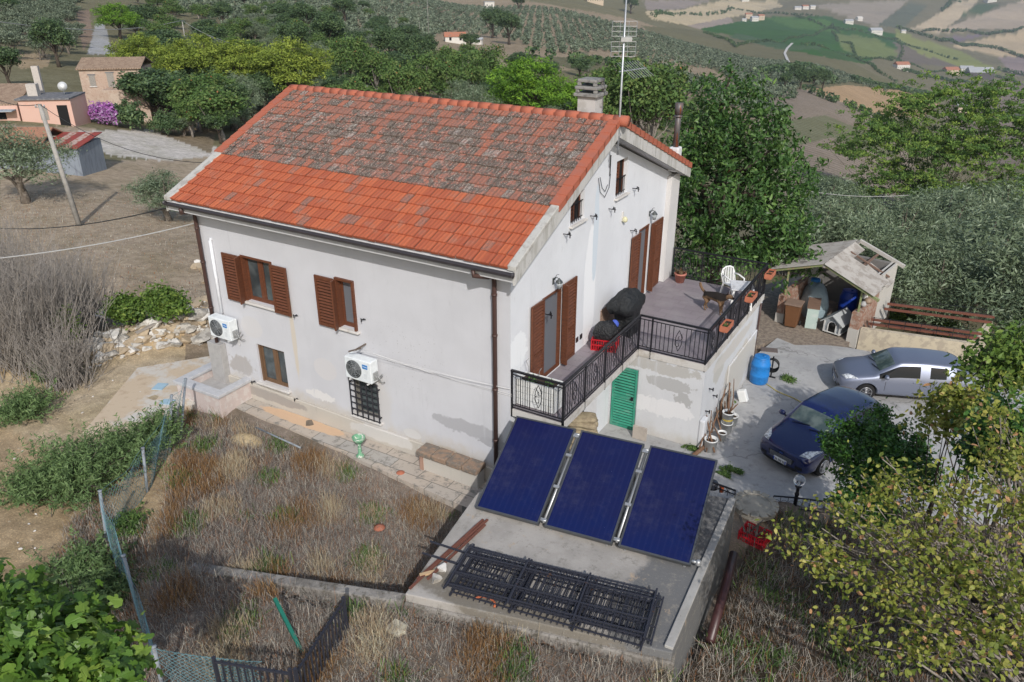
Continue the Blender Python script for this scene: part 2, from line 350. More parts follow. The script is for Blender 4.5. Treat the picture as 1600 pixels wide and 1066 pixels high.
trim_m=M('white_trim',(.62,.60,.575),.8,.2,var=[(4,(.52,.49,.45),.5,.7)])
brown_m=M('dark_brown_metal',(.075,.042,.036),.45,.4)
iron=M('black_wrought_iron',(.012,.012,.016),.45,.5)
t=NT('shutter_wood'); wood_m=t.fin(t.mix(t.ramp(t.noise(8,5,.6,stretch=(1,1,6)),.3,.7),(.155,.056,.028),(.095,.036,.020)),.5,.35)
t=NT('dark_glass'); glass_m=t.fin(t.mix(t.ramp(t.noise(1.3,3),.35,.7),(.035,.045,.05),(.10,.12,.125)),.07,.6)
t=NT('insect_screen'); screen_m=t.fin((.14,.15,.17),.55,.4)
slat_dark=M('louvre_gap_shade',(.045,.025,.016),.9,.1)  # near-black sheet behind the louvres, shade between slats put in as colour
dark_m=M('dark_interior',(.02,.02,.02),.9,.1)
curtain_m=M('curtain_cloth',(.35,.37,.36),.9,.1,var=[(9,(.12,.13,.13),.45,.55)],stretch=(4,4,.2))
EF=(-.52,6.31); RG=(4.61,8.60); EB=(10.50,6.31); X0,X1=-10.63,.40
house=thing('house','white two-storey country house with red tiled gable roof and terrace','house')
b=MB()
def wallwith(b,axis,pos,th,a0,a1,z0,topf,holes):
    """wall as rectangles round the openings; axis 'x': runs along x at y=pos (thickness +y); axis 'y': along y at x=pos (thickness -x)"""
    xs=sorted(set([a0,a1]+[h for q in holes for h in q[:2]]+([RG[0]] if axis=='y' and a0<RG[0]<a1 else [])))
    for i in range(len(xs)-1):
        l,r=xs[i],xs[i+1]; m=(l+r)/2; hs=sorted([q[2:] for q in holes if q[0]<m<q[1]]); z=z0
        segs=[]
        for (h0,h1) in hs: segs.append((z,h0)); z=h1
        segs.append((z,None))
        for s0,s1 in segs:
            tl=s1 if s1 is not None else topf(l); tr=s1 if s1 is not None else topf(r)
            if axis=='x': b.hexa([(l,pos,s0),(r,pos,s0),(r,pos+th,s0),(l,pos+th,s0),(l,pos,tl),(r,pos,tr),(r,pos+th,tr),(l,pos+th,tl)])
            else: b.hexa([(pos-th,l,s0),(pos,l,s0),(pos,r,s0),(pos-th,r,s0),(pos-th,l,tl),(pos,l,tl),(pos,r,tr),(pos-th,r,tr)])
LW,DP=-10.22,10.25
fh=[(-8.62,-7.43,3.53,4.88),(-5.18,-4.57,3.52,4.90),(-8.52,-7.42,.97,2.20),(-4.93,-4.06,.95,2.08)]
wallwith(b,'x',0,.35,LW,0,-.3,lambda q:6.02,fh); fw=b.build('wall',facade_m,house)
b=MB(); rk=lambda y:(6.02+(y+0)*(8.12-6.02)/RG[0]) if y<=RG[0] else 8.12-(y-RG[0])*(8.12-6.02)/(DP-RG[0])
gh=[(1.48,2.50,2.60,4.84),(7.5,8.32,2.60,4.92),(5.55,6.30,6.34,7.33),(2.86,3.62,6.28,7.04)]
wallwith(b,'y',.003,.35,.35,DP,-.3,rk,gh); b.box(.0005,.003,.0,.35,-.3,6.02); b.build('wall',gable_m,house)
b=MB(); wallwith(b,'y',LW+.35,.352,.35,DP,-.3,rk,[]); b.box(LW,0,DP-.3,DP+.003,-.3,6.0); b.build('wall',facade_m,house)
b=MB(); b.box(LW+.36,-.36,.36,DP-.31,2.3,2.45); b.box(LW+.4,-.4,2.2,2.3,-.2,6); b.box(-1.6,-1.5,.36,DP-.4,-.2,5.9); b.build('interior_partition',dark_m,house)
# plinth, corner pilaster at the far end
b=MB(); b.prism([(LW-.03,.1),(.0,.1),(.0,.72),(-4.9,.76),(LW-.03,.86)],-.09,-.003,1); b.build('plinth',plinth_m,house,bevel=.02)
b=MB(); b.box(.006,.16,DP-.65,DP+.1,2.6,6.1); b.build('corner_pilaster',wallmat('pilaster_plaster',(.60,.585,.575)),house)
b=MB()
for q in ((-10.80,-8.96,-1.22,-1.0),(-10.80,-10.58,-1.0,1.2),(-9.16,-8.96,-1.0,-.0)): b.box(*q,-.1,.86)
b.k=1
for q in ((-10.86,-8.92,-1.28,-.96),(-10.86,-10.54,-.96,1.25),(-9.20,-8.92,-.96,-.0)): b.box(*q,.86,.95)
b.k=2; b.box(-10.58,-9.16,-1.0,1.2,.2,.62); b.box(-10.4,-9.85,-.22,-.003,.2,1.9)
b.build('entrance_parapet',[M('parapet_brick',(.54,.46,.43),.95,.1,var=[(5,(.58,.53,.50),.5,.6)],bump=(12,.5)),M('parapet_coping',(.50,.505,.52),.7),M('parapet_floor',(.40,.39,.38),.9)],house,bevel=.01)
# ---- roof slab, soffit and fascias
roof=MB(); n=-.09
roof.prism([(EF[0],EF[1]-.09),(RG[0],RG[1]-.09),(EB[0],EB[1]-.09),(EB[0],EB[1]-.36),(RG[0],RG[1]-.40),(EF[0]+.0,EF[1]-.32)],X0+.03,X1-.03,0)
roof=roof.build('roof',M('soffit_plaster',(.55,.55,.56),.9,.15),house)
b=MB()
for xa,xb in ((X1-.028,X1+.03),(X0-.03,X0+.028)):
    b=MB(); b.prism([(EF[0]-.02,EF[1]-.06),(RG[0],RG[1]-.06),(RG[0],RG[1]-.43),(EF[0]-.02,EF[1]-.37)],xa,xb,0)
    b.prism([(RG[0]+.002,RG[1]-.06),(EB[0]+.02,EB[1]-.06),(EB[0]+.02,EB[1]-.39),(RG[0]+.002,RG[1]-.43)],xa,xb,0)
    b.build('rake_fascia',fascia_m,roof)
# tiles
def tiles(name,e,rg,rows,old_from,mat,seed):
    rng=np.random.RandomState(seed); e=np.array(e); rg=np.array(rg); L=np.linalg.norm(rg-e); dr=(rg-e)/L
    nrm=np.array([-dr[1],dr[0]]);  nrm=nrm if nrm[1]>0 else -nrm
    xa,xb=X0+.22,X1-.13; nc=48; wt=(xb-xa)/nc; lt=L/rows
    px=np.array([0,.012,.035,.10,.125,.15,.205,.222])*(wt/.222); ph=np.array([0,.020,.006,.006,.022,.006,.006,.021])
    V=[];F=[];rn=[];old=[]; K=len(px)
    for k in range(rows):
        for j in range(nc):
            s0=k*lt-.03+rng.normal(0,.006); s1=(k+1)*lt+.03; x0=xa+j*wt+rng.normal(0,.002); tl=rng.normal(0,.003); b0=len(V)
            for s,hh in ((s0,-.012),(s0,.042+tl),(s1,.004)):
                for a,h in zip(px,ph):
                    q=e+dr*s+nrm*(hh+(h if hh>0 else 0)); V.append((x0+a,q[0],q[1]))
            for r_ in range(2):
                for i in range(K-1): F.append((b0+r_*K+i,b0+r_*K+i+1,b0+(r_+1)*K+i+1,b0+(r_+1)*K+i))
            o=1. if k>=old_from else 0.
            rv=rng.rand()
            if o and rng.rand()<(.18+(.25 if k>rows-4 else 0)): o=.5
            if not o and rng.rand()<.05: o=.5
            rn+=[rv]*(2*(K-1)); old+=[o]*(2*(K-1))
    me=npmesh(name,V,F,mat,rn); a=me.attributes.new('old','FLOAT','FACE'); a.data.foreach_set('value',np.array(old,np.float32)); me.update()
    return link(name,me,roof)
t=NT('roof_tile_clay'); rd=t.attr('rnd').outputs['Fac']; ol=t.attr('old').outputs['Fac']
new=t.mix(rd,(.44,.125,.060),(.34,.092,.050)); new=t.mix(t.ramp(t.noise(2.2,5,.7),.52,.72),new,(.35,.15,.10))
new=t.mix(t.ramp(t.noise(1.2,5,.8),.70,.76),new,(.34,.17,.04))
mid=t.mix(rd,(.40,.145,.090),(.29,.14,.105)); mid=t.mix(t.ramp(t.noise(18,4,.8),.44,.62),mid,(.17,.115,.095))
lich=t.mix(t.ramp(t.noise(26,5,.85,stretch=(1,.35,.35)),.40,.62),(.075,.058,.050),(.21,.165,.135)); lich=t.mix(t.ramp(t.noise(3.5,4,.8),.48,.60),lich,t.mix(t.ramp(t.noise(24,4,.8),.45,.6),(.40,.17,.12),(.16,.11,.095)))
vor=t.n.new('ShaderNodeTexVoronoi'); vor.inputs['Scale'].default_value=24; t.l(t.co,vor.inputs['Vector'])
lich=t.mix(t.ramp(vor.outputs['Distance'],.16,.26,1,0),lich,(.55,.52,.46))
lich=t.mix(t.math('MULTIPLY',t.ramp(rd,.88,.97),t.ramp(t.noise(14,5,.8),.45,.6)),lich,(.33,.30,.27))
c=t.mix(t.ramp(ol,.3,.5),new,mid); c=t.mix(t.ramp(ol,.6,.9),c,lich)
c=t.mix(t.ramp(t.noise(1.7,5,.8),.735,.755),c,(.42,.26,.03))
t.bump(t.noise(60,4,.8),.5,.006); tile_m=t.fin(c,.85,.2)
tiles('roof_tiles',EF,RG,16,6,tile_m,1); tiles('roof_tiles',EB,RG,16,5,tile_m,2)
cap_m=M('ridge_tile_clay',(.40,.125,.075),.8,.2,var=[(3,(.36,.13,.09),.45,.65),(20,(.42,.30,.22),.66,.74)],bump=(40,.3))
b=MB(); x=X0+.02; k=0
while x<X1-.05:
    e=.012*(k%2); b.tube([(x,RG[0],RG[1]-.045+e),(x+.36,RG[0],RG[1]-.035+e)],[.15,.135],10); x+=.33; k+=1
b.build('ridge_cap',cap_m,roof)
def rake(side_x,f0,f1,e,rg,name,mat):
    b=MB(); L=math.hypot(rg[0]-e[0],rg[1]-e[1]); n_=int(round(L*(f1-f0)/.36)); d=((rg[0]-e[0])/L,(rg[1]-e[1])/L)
    for i in range(n_):
        s0=L*f0+i*L*(f1-f0)/n_; s1=s0+L*(f1-f0)/n_+.03; q=lambda s,h:(e[0]+d[0]*s,e[1]+d[1]*s+h)
        (y0,z0),(y1,z1)=q(s0,.085),q(s1,.062); xa,xb=side_x
        b.hexa([(xa,y0,z0-.03),(xb,y0,z0-.03),(xb,y1,z1-.03),(xa,y1,z1-.03),(xa,y0,z0),(xb,y0,z0),(xb,y1,z1),(xa,y1,z1)])
        xo=xb if xb>0 else xa; xi=xo-.03*(1 if xb>0 else -1)
        b.hexa([(min(xo,xi),y0,z0-.17),(max(xo,xi),y0,z0-.17),(max(xo,xi),y1,z1-.17),(min(xo,xi),y1,z1-.17)]+[(min(xo,xi),y0,z0-.028),(max(xo,xi),y0,z0-.028),(max(xo,xi),y1,z1-.028),(min(xo,xi),y1,z1-.028)])
    b.build(name,mat,roof)
rake((X1-.2,X1+.065),.37,1.,EF,RG,'rake_cap',cap_m); rake((X0-.065,X0+.24),.37,1.,EF,RG,'rake_cap',cap_m)
rake((X1-.2,X1+.065),.0,1.,EB,RG,'rake_cap',cap_m); rake((X0-.065,X0+.24),.0,1.,EB,RG,'rake_cap',cap_m)
b=MB(); L=math.hypot(RG[0]-EF[0],RG[1]-EF[1]); dy=(RG[0]-EF[0]); dz=RG[1]-EF[1]
KM=M('mortar_kerb',(.47,.46,.43),.95,.1,var=[(4,(.36,.34,.31),.45,.6),(18,(.2,.19,.17),.62,.7)],bump=(15,.6,.02))
for xa,xb in ((X1-.16,X1+.045),(X0-.045,X0+.24)):
    b=MB(); b.prism([(EF[0]-.03,EF[1]-.055),(EF[0]+dy*.372,EF[1]+dz*.372-.055),(EF[0]+dy*.372,EF[1]+dz*.372+.055),(EF[0]-.03,EF[1]+.055)],xa,xb,0); b.build('rake_kerb',KM,roof,bevel=.015)
# gutter and downpipes
b=MB(); n_=9
for i in range(n_-1):
    a0=PI+PI*i/(n_-1); a1=PI+PI*(i+1)/(n_-1); c=(EF[0]-.075,EF[1]-.10)
    P=[(c[0]+.085*math.cos(a),c[1]+.085*math.sin(a)) for a in (a0,a1)]+[(c[0]+.075*math.cos(a),c[1]+.075*math.sin(a)) for a in (a1,a0)]
    b.prism(P,X0+.02,X1+.02,0)
for xx in (X0+.02,X1+.01): b.tube([(xx,c[0],c[1]-.02),(xx+.012,c[0],c[1]-.02)],.07,10)
b.build('gutter',M('gutter_paint',(.05,.045,.05),.4,.5),house)
for xx,zb in ((-10.10,.95),(-.36,.35)):
    b=MB(); b.tube([(xx+.12 if xx<-5 else xx-.22,-.595,6.13),(xx+.12 if xx<-5 else xx-.22,-.595,6.0),(xx,-.35,5.93),(xx,-.12,5.88),(xx,-.10,5.7),(xx,-.10,zb)],.055,10)
    for z in (1.6,3.0,4.4,5.4):
        if z>zb: b.tube([(xx,-.10,z),(xx,-.10,z+.05)],.068,10)
    b.build('downpipe',brown_m,house)
b=MB(); b.tube([(-9.72,-.05,2.9),(-9.70,-.05,5.12)],.045,8); b.tube([(-9.70,-.05,5.12),(-9.70,.0,5.16)],.045,8); b.build('white_conduit',M('white_pvc',(.78,.8,.84),.4,.4),house)
b=MB()
for q in ((-.09,-.35),(-10.0,-10.1)): pass
# ---- windows on the facade
def shutter(name,parent,x0,x1,z0,z1,y,mat=wood_m,plane='x',pos=0,midrail=False):
    """louvred leaf; plane 'x': in a wall along x, outside is -y; plane 'y': wall along y, outside is +x"""
    b=MB(); th=.045
    def bx(a0,a1,c0,c1,o0,o1):
        if plane=='x': b.box(a0,a1,-o1,-o0,c0,c1)
        else: b.box(pos+o0,pos+o1,a0,a1,c0,c1)
    o=y
    bx(x0,x0+.07,z0,z1,o,o+th); bx(x1-.07,x1,z0,z1,o,o+th); bx(x0+.07,x1-.07,z0,z0+.09,o+.002,o+th-.002); bx(x0+.07,x1-.07,z1-.09,z1,o+.002,o+th-.002)
    zz=[(z0+.09,z1-.09)]
    if midrail: zm=z0+(z1-z0)*.38; bx(x0+.07,x1-.07,zm-.05,zm+.05,o+.002,o+th-.002); zz=[(z0+.09,zm-.05),(zm+.05,z1-.09)]
    for a,c in zz:
        n_=max(3,int((c-a)/.085)); st=(c-a)/n_
        for i in range(n_):
            zc=a+(i+.5)*st
            if plane=='x': P=[(x0+.065,-(o+.004),zc+.022),(x1-.065,-(o+.004),zc+.022),(x1-.065,-(o+.04),zc-.012),(x0+.065,-(o+.04),zc-.012)]
            else: P=[(pos+o+.004,x0+.065,zc+.022),(pos+o+.004,x1-.065,zc+.022),(pos+o+.04,x1-.065,zc-.012),(pos+o+.04,x0+.065,zc-.012)]
            b.hexa([(p[0],p[1],p[2]-.006) for p in P]+[(p[0],p[1],p[2]+.006) for p in P])
    o_=b.build(name,mat,parent,fix=True)
    b=MB()
    if plane=='x': b.box(x0+.06,x1-.06,-o-.004,-o+.0,z0+.08,z1-.08)
    else: b.box(pos+o,pos+o+.004,x0+.06,x1-.06,z0+.08,z1-.08)
    b.build('louvre_shade',slat_dark,o_); return o_
def window(x0,x1,z0,z1,mull,glass=glass_m,proud=-.02,fm=wood_m,inset=.14):
    b=MB(); y0=inset; f=.06
    b.box(x0,x0+f,proud,y0+.05,z0,z1); b.box(x1-f,x1,proud,y0+.05,z0,z1); b.box(x0+f,x1-f,proud,y0+.05,z1-f,z1); b.box(x0+f,x1-f,y0-.03,y0+.05,z0,z0+f)
    ms=[x0+f]+[x0+(x1-x0)*m for m in mull]+[x1-f]
    for m in ms[1:-1]: b.box(m-.045,m+.045,y0-.03,y0+.04,z0+f,z1-f)
    for i in range(len(ms)-1):
        l=ms[i]+(.045 if i else 0); r=ms[i+1]-(.045 if i<len(ms)-2 else 0)
        b.box(l,l+.05,y0-.02,y0+.035,z0+f,z1-f); b.box(r-.05,r,y0-.02,y0+.035,z0+f,z1-f); b.box(l+.05,r-.05,y0-.02,y0+.035,z1-f-.05,z1-f); b.box(l+.05,r-.05,y0-.02,y0+.035,z0+f,z0+f+.05)
    w_=b.build('window',fm,house)
    b=MB(); b.box(x0+f,x1-f,y0+.005,y0+.018,z0+f,z1-f); b.build('pane',glass,w_)
    b=MB(); b.box(x0-.08,x1+.08,-.11,.13,z0-.06,z0-.002); b.build('sill',trim_m,w_,bevel=.008)
    return w_
w1=window(-8.62,-7.43,3.53,4.88,[.5]); b=MB(); b.box(-8.5,-8.15,.22,.24,3.6,4.8); b.build('curtain',curtain_m,w1)
shutter('shutter',w1,-9.26,-8.66,3.47,4.86,.07); shutter('shutter',w1,-7.43,-6.84,3.45,4.84,.07)
b=MB(); b.obox((-8.60,-.14,4.17),(.02,.12,.68),rz=.25); b.build('shutter_leaf_edge',wood_m,w1)
w2=window(-5.18,-4.57,3.52,4.90,[],glass=screen_m,proud=-.07); shutter('shutter',w2,-5.82,-5.20,3.46,4.86,.07)
b=MB(); b.obox((-5.14,-.15,4.17),(.02,.11,.68),rz=.25); b.build('shutter_leaf_edge',wood_m,w2)
grime_wood=M('aged_brown_frame',(.16,.095,.055),.6,.3)
window(-8.52,-7.42,.97,2.20,[.55],fm=grime_wood,proud=.06)
wg=window(-4.93,-4.06,.95,2.08,[],fm=M('grey_frame',(.2,.19,.17),.6),proud=.06)
b=MB()
for i in range(6): x=-4.97+.95*i/5; b.bar((x,-.09,.93),(x,-.09,2.13),.028)
for i in range(7): z=.97+1.12*i/6; b.bar((-4.98,-.075,z),(-4.0,-.075,z),.03,.02)
for x in (-4.98,-4.01):
    for z in (1.1,1.95): b.bar((x,-.09,z),(x,.01,z),.03)
b.build('window_grille',M('grille_iron',(.035,.035,.042),.6,.4),wg)
for (x,z) in ((-8.85,.92),(-7.15,.82),(-6.35,3.3),(-4.3,3.4)):
    pass
b=MB()
for (x,z) in ((-8.82,.9),(-7.12,.8),(-4.33,3.92),(-6.72,3.5)):
    b=MB(); b.bar((x,0,z),(x,-.12,z),.02); b.bar((x,-.12,z-.05),(x,-.12,z+.05),.02); b.bar((x,-.06,z),(x+.09,-.06,z+.02),.018); b.build('shutter_catch',iron,house)
# ---- gable openings
def gwindow(y0,y1,z0,z1,kind):
    b=MB(); f=.05; d=-.16 if kind=='attic' else -.12
    b.box(d,.0 if kind!='attic' else d+.05,y0,y0+f,z0,z1); b.box(d,.0 if kind!='attic' else d+.05,y1-f,y1,z0,z1); b.box(d,.03 if kind!='attic' else d+.05,y0+f,y1-f,z1-f,z1)
    if kind!='attic': b.box(d,.0,y0+f,y1-f,z0,z0+.03)
    o=b.build('door' if kind!='attic' else 'window',wood_m,house)
    b=MB(); b.box(d+.01,d+.03,y0+f,y1-f,z0+.02,z1-f); b.build('pane',screen_m if kind!='attic' else dark_m,o)
    return o
d1=gwindow(1.48,2.50,2.62,4.84,'door'); d2=gwindow(7.5,8.32,2.62,4.92,'door')
for d,(a0,a1),(c0,c1) in ((d1,(.86,1.46),(2.52,3.16)),(d2,(6.86,7.48),(8.46,9.25))):
    shutter('shutter',d,a0,a1,2.68,4.86,.05,plane='y',midrail=True); shutter('shutter',d,c0,c1,2.68,4.90,.07,plane='y',midrail=True)
    e=MB(); e.obox((.14,c0-.05,3.79),(.09,.022,1.10),rz=-.2); e.build('shutter',wood_m,d)
for (y0,y1,z0,z1) in ((5.55,6.30,6.34,7.33),(2.86,3.62,6.28,7.04)):
    o=gwindow(y0,y1,z0,z1,'attic')
    b=MB(); b.box(-.13,.10,y0-.06,y1+.06,z0-.05,z0-.001); b.build('sill',trim_m,o,bevel=.006)
    shutter('shutter',o,y0+.05,y0+.38,z0+.03,z1-.06,-.1,plane='y',pos=-.02)
    b=MB()
    for i in range(6): b.bar((-.04,y0+.08+i*.12,z0),(-.04,y0+.08+i*.12,z0+.48),.012)
    b.bar((-.04,y0,z0+.48),(-.04,y1,z0+.48),.022); b.bar((-.04,y0,z0+.08),(-.04,y1,z0+.08),.015); b.build('window_railing',iron,o)
b=MB()
for (y,z) in ((2.5,6.18),(4.0,6.25),(5.15,6.15),(6.75,6.35),(1.62,4.4),(6.8,5.1)):
    b=MB(); b.bar((0,y,z),(.22,y,z),.018); b.bar((.2,y-.03,z-.07),(.2,y-.03,z+.07),.022); b.bar((.1,y,z),(.12,y+.12,z+.01),.015); b.bar((.1,y+.12,z-.04),(.1,y+.12,z+.04),.02); b.build('shutter_catch',iron,house)
b=MB(); b.tube([(.03,4.35,7.15),(.03,4.5,6.75),(.03,4.8,6.55),(.03,5.05,6.75),(.03,5.1,7.1)],.008,5); b.tube([(.03,4.45,7.15),(.03,4.6,6.85),(.03,4.8,6.7),(.03,4.95,6.85)],.008,5); b.tube([(.02,5.08,7.6),(.02,5.08,7.05)],.015,6); b.build('loose_cable',iron,house)
b=MB(); 
for y in (3.42,3.66): b.box(.004,.02,y,y+.13,2.88,3.02)
b.build('wall_socket',M('black_plastic',(.02,.02,.022),.4,.5),house)
# terrace
t=NT('terrace_tile'); br=t.n.new('ShaderNodeTexBrick'); t.l(t.co,br.inputs['Vector']); br.inputs['Scale'].default_value=1.; br.offset=.5
for k_,v_ in (('Brick Width',.6),('Row Height',.3),('Mortar Size',.006)): br.inputs[k_].default_value=v_
br.inputs['Color1'].default_value=(.27,.235,.255,1); br.inputs['Color2'].default_value=(.235,.205,.225,1); br.inputs['Mortar'].default_value=(.15,.135,.14,1)
terr_m=t.fin(t.mix(t.ramp(t.noise(1.5,5,.7),.4,.7),br.outputs[0],(.29,.265,.275)),.5,.35)
terrace=MB(); W1,W2,Y1,Y2,T=1.38,3.27,4.51,10.28,2.59
terrace.prism([(.006,-.02),(W1+.02,-.02),(W1+.02,Y1-.02),(W2+.03,Y1-.02),(W2+.03,Y2+.03),(.006,Y2+.03)],T-.20,T-.012)
terrace=terrace.build('terrace',M('terrace_edge',(.55,.53,.50),.85,.2,var=[(3,(.42,.39,.35),.45,.65)]),house)
b=MB(); b.prism([(.008,.0),(W1,.0),(W1,Y1),(W2,Y1),(W2,Y2),(.008,Y2)],T-.011,T); b.build('floor_tiles',terr_m,terrace)
b=MB(); th=.25
b.box(.004,.67,Y1,Y1+th,-.3,T-.201); b.box(.67,1.45,Y1,Y1+th,1.95,T-.201); b.box(.67,1.45,Y1+.03,Y1+th,-.3,1.95); b.box(1.45,W2,Y1,Y1+th,-.3,T-.201)
b.box(W2-th,W2,Y1+th,Y2,-.3,T-.201); b.box(.004,W2-th,Y2-th,Y2,-.3,T-.201)
b.build('lower_wall',lower_m,terrace)
b=MB(); b.box(W2+.0,W2+.06,Y1+2.4,Y2-.3,-.1,1.5); b.build('buttress',lower_m,terrace,bevel=.02); b=MB(); b.box(W2,W2+.16,Y1+.0,Y1+.32,-.2,.9); b.build('buttress',lower_m,terrace,bevel=.04)
b=MB(); b.box(.25,.62,Y1-.9,Y1-.02,-.2,T-.201); b.build('pier',gable_m,terrace)
grd=M('green_paint',(.04,.27,.18),.6,.3,var=[(5,(.10,.30,.22),.5,.65),(2,(.03,.20,.14),.5,.7)])
b=MB(); b.box(.70,.75,Y1-.05,Y1,.02,1.93); b.box(1.38,1.43,Y1-.05,Y1,.02,1.93); b.box(.75,1.38,Y1-.05,Y1,1.87,1.93); b.box(.75,1.38,Y1-.05,Y1,.02,.10); b.box(.75,1.38,Y1-.05,Y1,.97,1.06)
for z0,z1 in ((.1,.97),(1.06,1.87)):
    k=int((z1-z0)/.085)
    for i in range(k): b.obox((1.065,Y1-.025,z0+(i+.5)*(z1-z0)/k),(.315,.030,.004),rx=.8)
gd=b.build('door',grd,terrace); b=MB(); b.box(.76,1.37,Y1-.003,Y1+.01,.1,1.87); b.build('door_slat_shade',dark_m,gd); b=MB(); b.box(1.30,1.36,Y1-.08,Y1-.05,.98,1.08); b.bar((1.28,Y1-.09,1.03),(1.36,Y1-.09,1.03),.02); b.build('handle',iron,gd)  # dark sheet behind the door slats paints the shade in their gaps
# railing
def scroll(b,o,d,z,s=1.):
    for sgn in (1,-1):
        pts=[]
        for i in range(15):
            a=i/14*PI*1.9; r_=.10*s*(1-i/18); pts.append(Vector(o)+Vector(d)*(sgn*(.02+r_*math.sin(a)*.9))+Vector((0,0,z+sgn*(.10*s)+r_*math.cos(a)*1.2)))
        b.tube(pts,.009,4,cap=False)
        pts=[Vector(o)+Vector(d)*(sgn*(.09*math.sin(i/8*PI)))+Vector((0,0,z-.3*s+.6*s*i/8)) for i in range(9)]; b.tube(pts,.009,4,cap=False)
def railing(p,q,posts,scr,parent=None,step=.115):
    p=Vector(p); q=Vector(q); L=(q-p).length; d=(q-p)/L; rl=[]
    b=MB(); up=Vector((0,0,1)); b.bar(p+up*1.0,q+up*1.0,.055,.045); b.bar(p+up*.90,q+up*.90,.022); b.bar(p+up*.10,q+up*.10,.022); b.bar(p+up*.03,q+up*.03,.022)
    for s in posts: b.bar(p+d*s-up*.22,p+d*s+up*1.0,.04)
    n_=int(L/step)
    for i in range(1,n_):
        s=i*L/n_
        if min([abs(s-c) for c in scr]+[9])<.11: continue
        b.bar(p+d*s+up*.10,p+d*s+up*.9,.016)
    o=b.build('railing',iron,parent or terrace,fix=False)
    if scr:
        for s in scr: b=MB(); scroll(b,p+d*s,d,.5); b.build('scrollwork',iron,o,fix=False)
railing((.02,.0,T),(W1,.0,T),[.02,1.36],[.72])
railing((W1,.0,T),(W1,Y1,T),[.02,1.15,2.3,3.4,4.49],[.6,1.7,2.85,3.9])
railing((W1,Y1,T),(W2,Y1,T),[.35,1.87],[1.1])
railing((W2,Y1,T),(W2,Y2,T),[.9,1.9,2.9,3.9,4.9,5.75],[.45,1.4,2.4,3.4,4.4,5.3],step=.105)
railing((.2,Y2,T),(W2,Y2,T),[.02,1.0,2.0,3.05],[.5,1.5,2.5])
b=MB(); 
for (y,z) in ((5.0,.95),(5.1,1.6),(5.6,1.15)): b.bar((W2,y,z),(W2+.12,y,z),.025); b.bar((W2+.12,y,z-.05),(W2+.12,y,z+.05),.03)
b.build('wall_bracket',iron,terrace)
b=MB(); b.tube([(W2+.05,9.9,-.05),(W2+.05,9.9,1.8),(W2+.05,9.9,2.4)],.03,8); b.build('drain_pipe',brown_m,terrace)
b=MB(); b.prism([(.010,4.95),(.028,4.95),(.028,7.0),(.010,7.0)],2.6,3.25); b.build('wall_facing',M('terracotta_mosaic',(.36,.25,.19),.8,.2,var=[(22,(.22,.15,.11),.5,.58)]),house)
# chimney
b=MB(); b.box(-1.05,-.55,5.2,5.7,7.6,8.98); ch=b.build('chimney',M('chimney_plaster',(.52,.50,.48),.9,.15,var=[(3,(.42,.40,.37),.45,.65)]),roof)
b=MB(); b.box(-1.14,-.46,5.11,5.79,8.982,9.07); b.box(-1.12,-.48,5.13,5.77,9.16,9.24); b.box(-1.07,-.53,5.18,5.72,9.33,9.41)
for z0,z1,h in ((9.072,9.16,.25),(9.242,9.33,.22)):
    for sx in (-1,1):
        for sy in (-1,1): b.box(-.80+sx*h-.05,-.80+sx*h+.05,5.45+sy*h-.05,5.45+sy*h+.05,z0,z1)
b.build('cowl',M('grey_concrete_cowl',(.27,.265,.25),.95,.1,var=[(12,(.16,.155,.15),.5,.65)]),ch,bevel=.02)
# flue at the back eave
b=MB(); b.box(-.02,.30,9.55,9.9,6.25,7.0); fl=b.build('flue',M('flue_base',(.66,.66,.67),.9),roof,bevel=.05)
b=MB(); b.tube([(.14,9.72,7.0),(.14,9.72,8.15)],.09,12); b.tube([(.14,9.72,7.9),(.14,9.72,7.93)],.13,12); b.tube([(.14,9.72,7.98),(.14,9.72,8.3)],.125,12)
b.build('flue_pipe',M('rusty_steel',(.13,.12,.12),.5,.4,.3,var=[(5,(.22,.07,.03),.5,.6)],stretch=(2,2,.3)),fl)
# ---------------------------------------------------------------- yard and small structures
A=lambda p,z=0: Vector((p[0],p[1],z))
t=NT('yard_concrete'); c=t.mix(t.ramp(t.noise(.55,6,.7),.35,.65),(.43,.425,.415),(.325,.325,.325)); c=t.mix(t.ramp(t.noise(3,6,.75),.5,.7),c,(.27,.265,.255))
c=t.mix(t.ramp(t.noise(1.4,6,.8,dist=1.5),.49,.50,1,0),c,c); vo=t.n.new('ShaderNodeTexVoronoi'); vo.feature='DISTANCE_TO_EDGE'; vo.inputs['Scale'].default_value=.3; t.l(t.co,vo.inputs['Vector'])
mpn=t.n.new('ShaderNodeVectorMath'); mpn.operation='ADD'; t.l(t.co,mpn.inputs[0]); nz=t.n.new('ShaderNodeTexNoise'); nz.inputs['Scale'].default_value=2.; t.l(t.co,nz.inputs['Vector']); t.l(nz.outputs['Color'],mpn.inputs[1]); t.l(mpn.outputs[0],vo.inputs['Vector'])
c=t.mix(t.ramp(vo.outputs['Distance'],.003,.010,.55,0),c,(.16,.155,.15)); c=t.mix(t.ramp(t.noise(30,3,.8),.66,.72),c,(.60,.59,.57)); t.bump(t.noise(25,5),.35,.01)
yard_m=t.fin(c,.85,.25)
b=MB(); b.prism([(.01,.05),(.3,-.6),(5.45,.35),(5.5,2.2),(6.2,3.1),(9.2,4.25),(13.5,6.6),(15.5,11),(14.5,15.2),(9.6,13.62),(5.75,13.35),(5.0,13.15),(4.1,12.6),(3.42,12.9),(3.0,10.4),(3.26,10.2),(3.26,4.5),(.01,4.5)],-.20,.012)
tag(b.build('courtyard',yard_m),'grey concrete yard where the cars park','courtyard',kind='structure')
b=MB()
rng=random.Random(4)
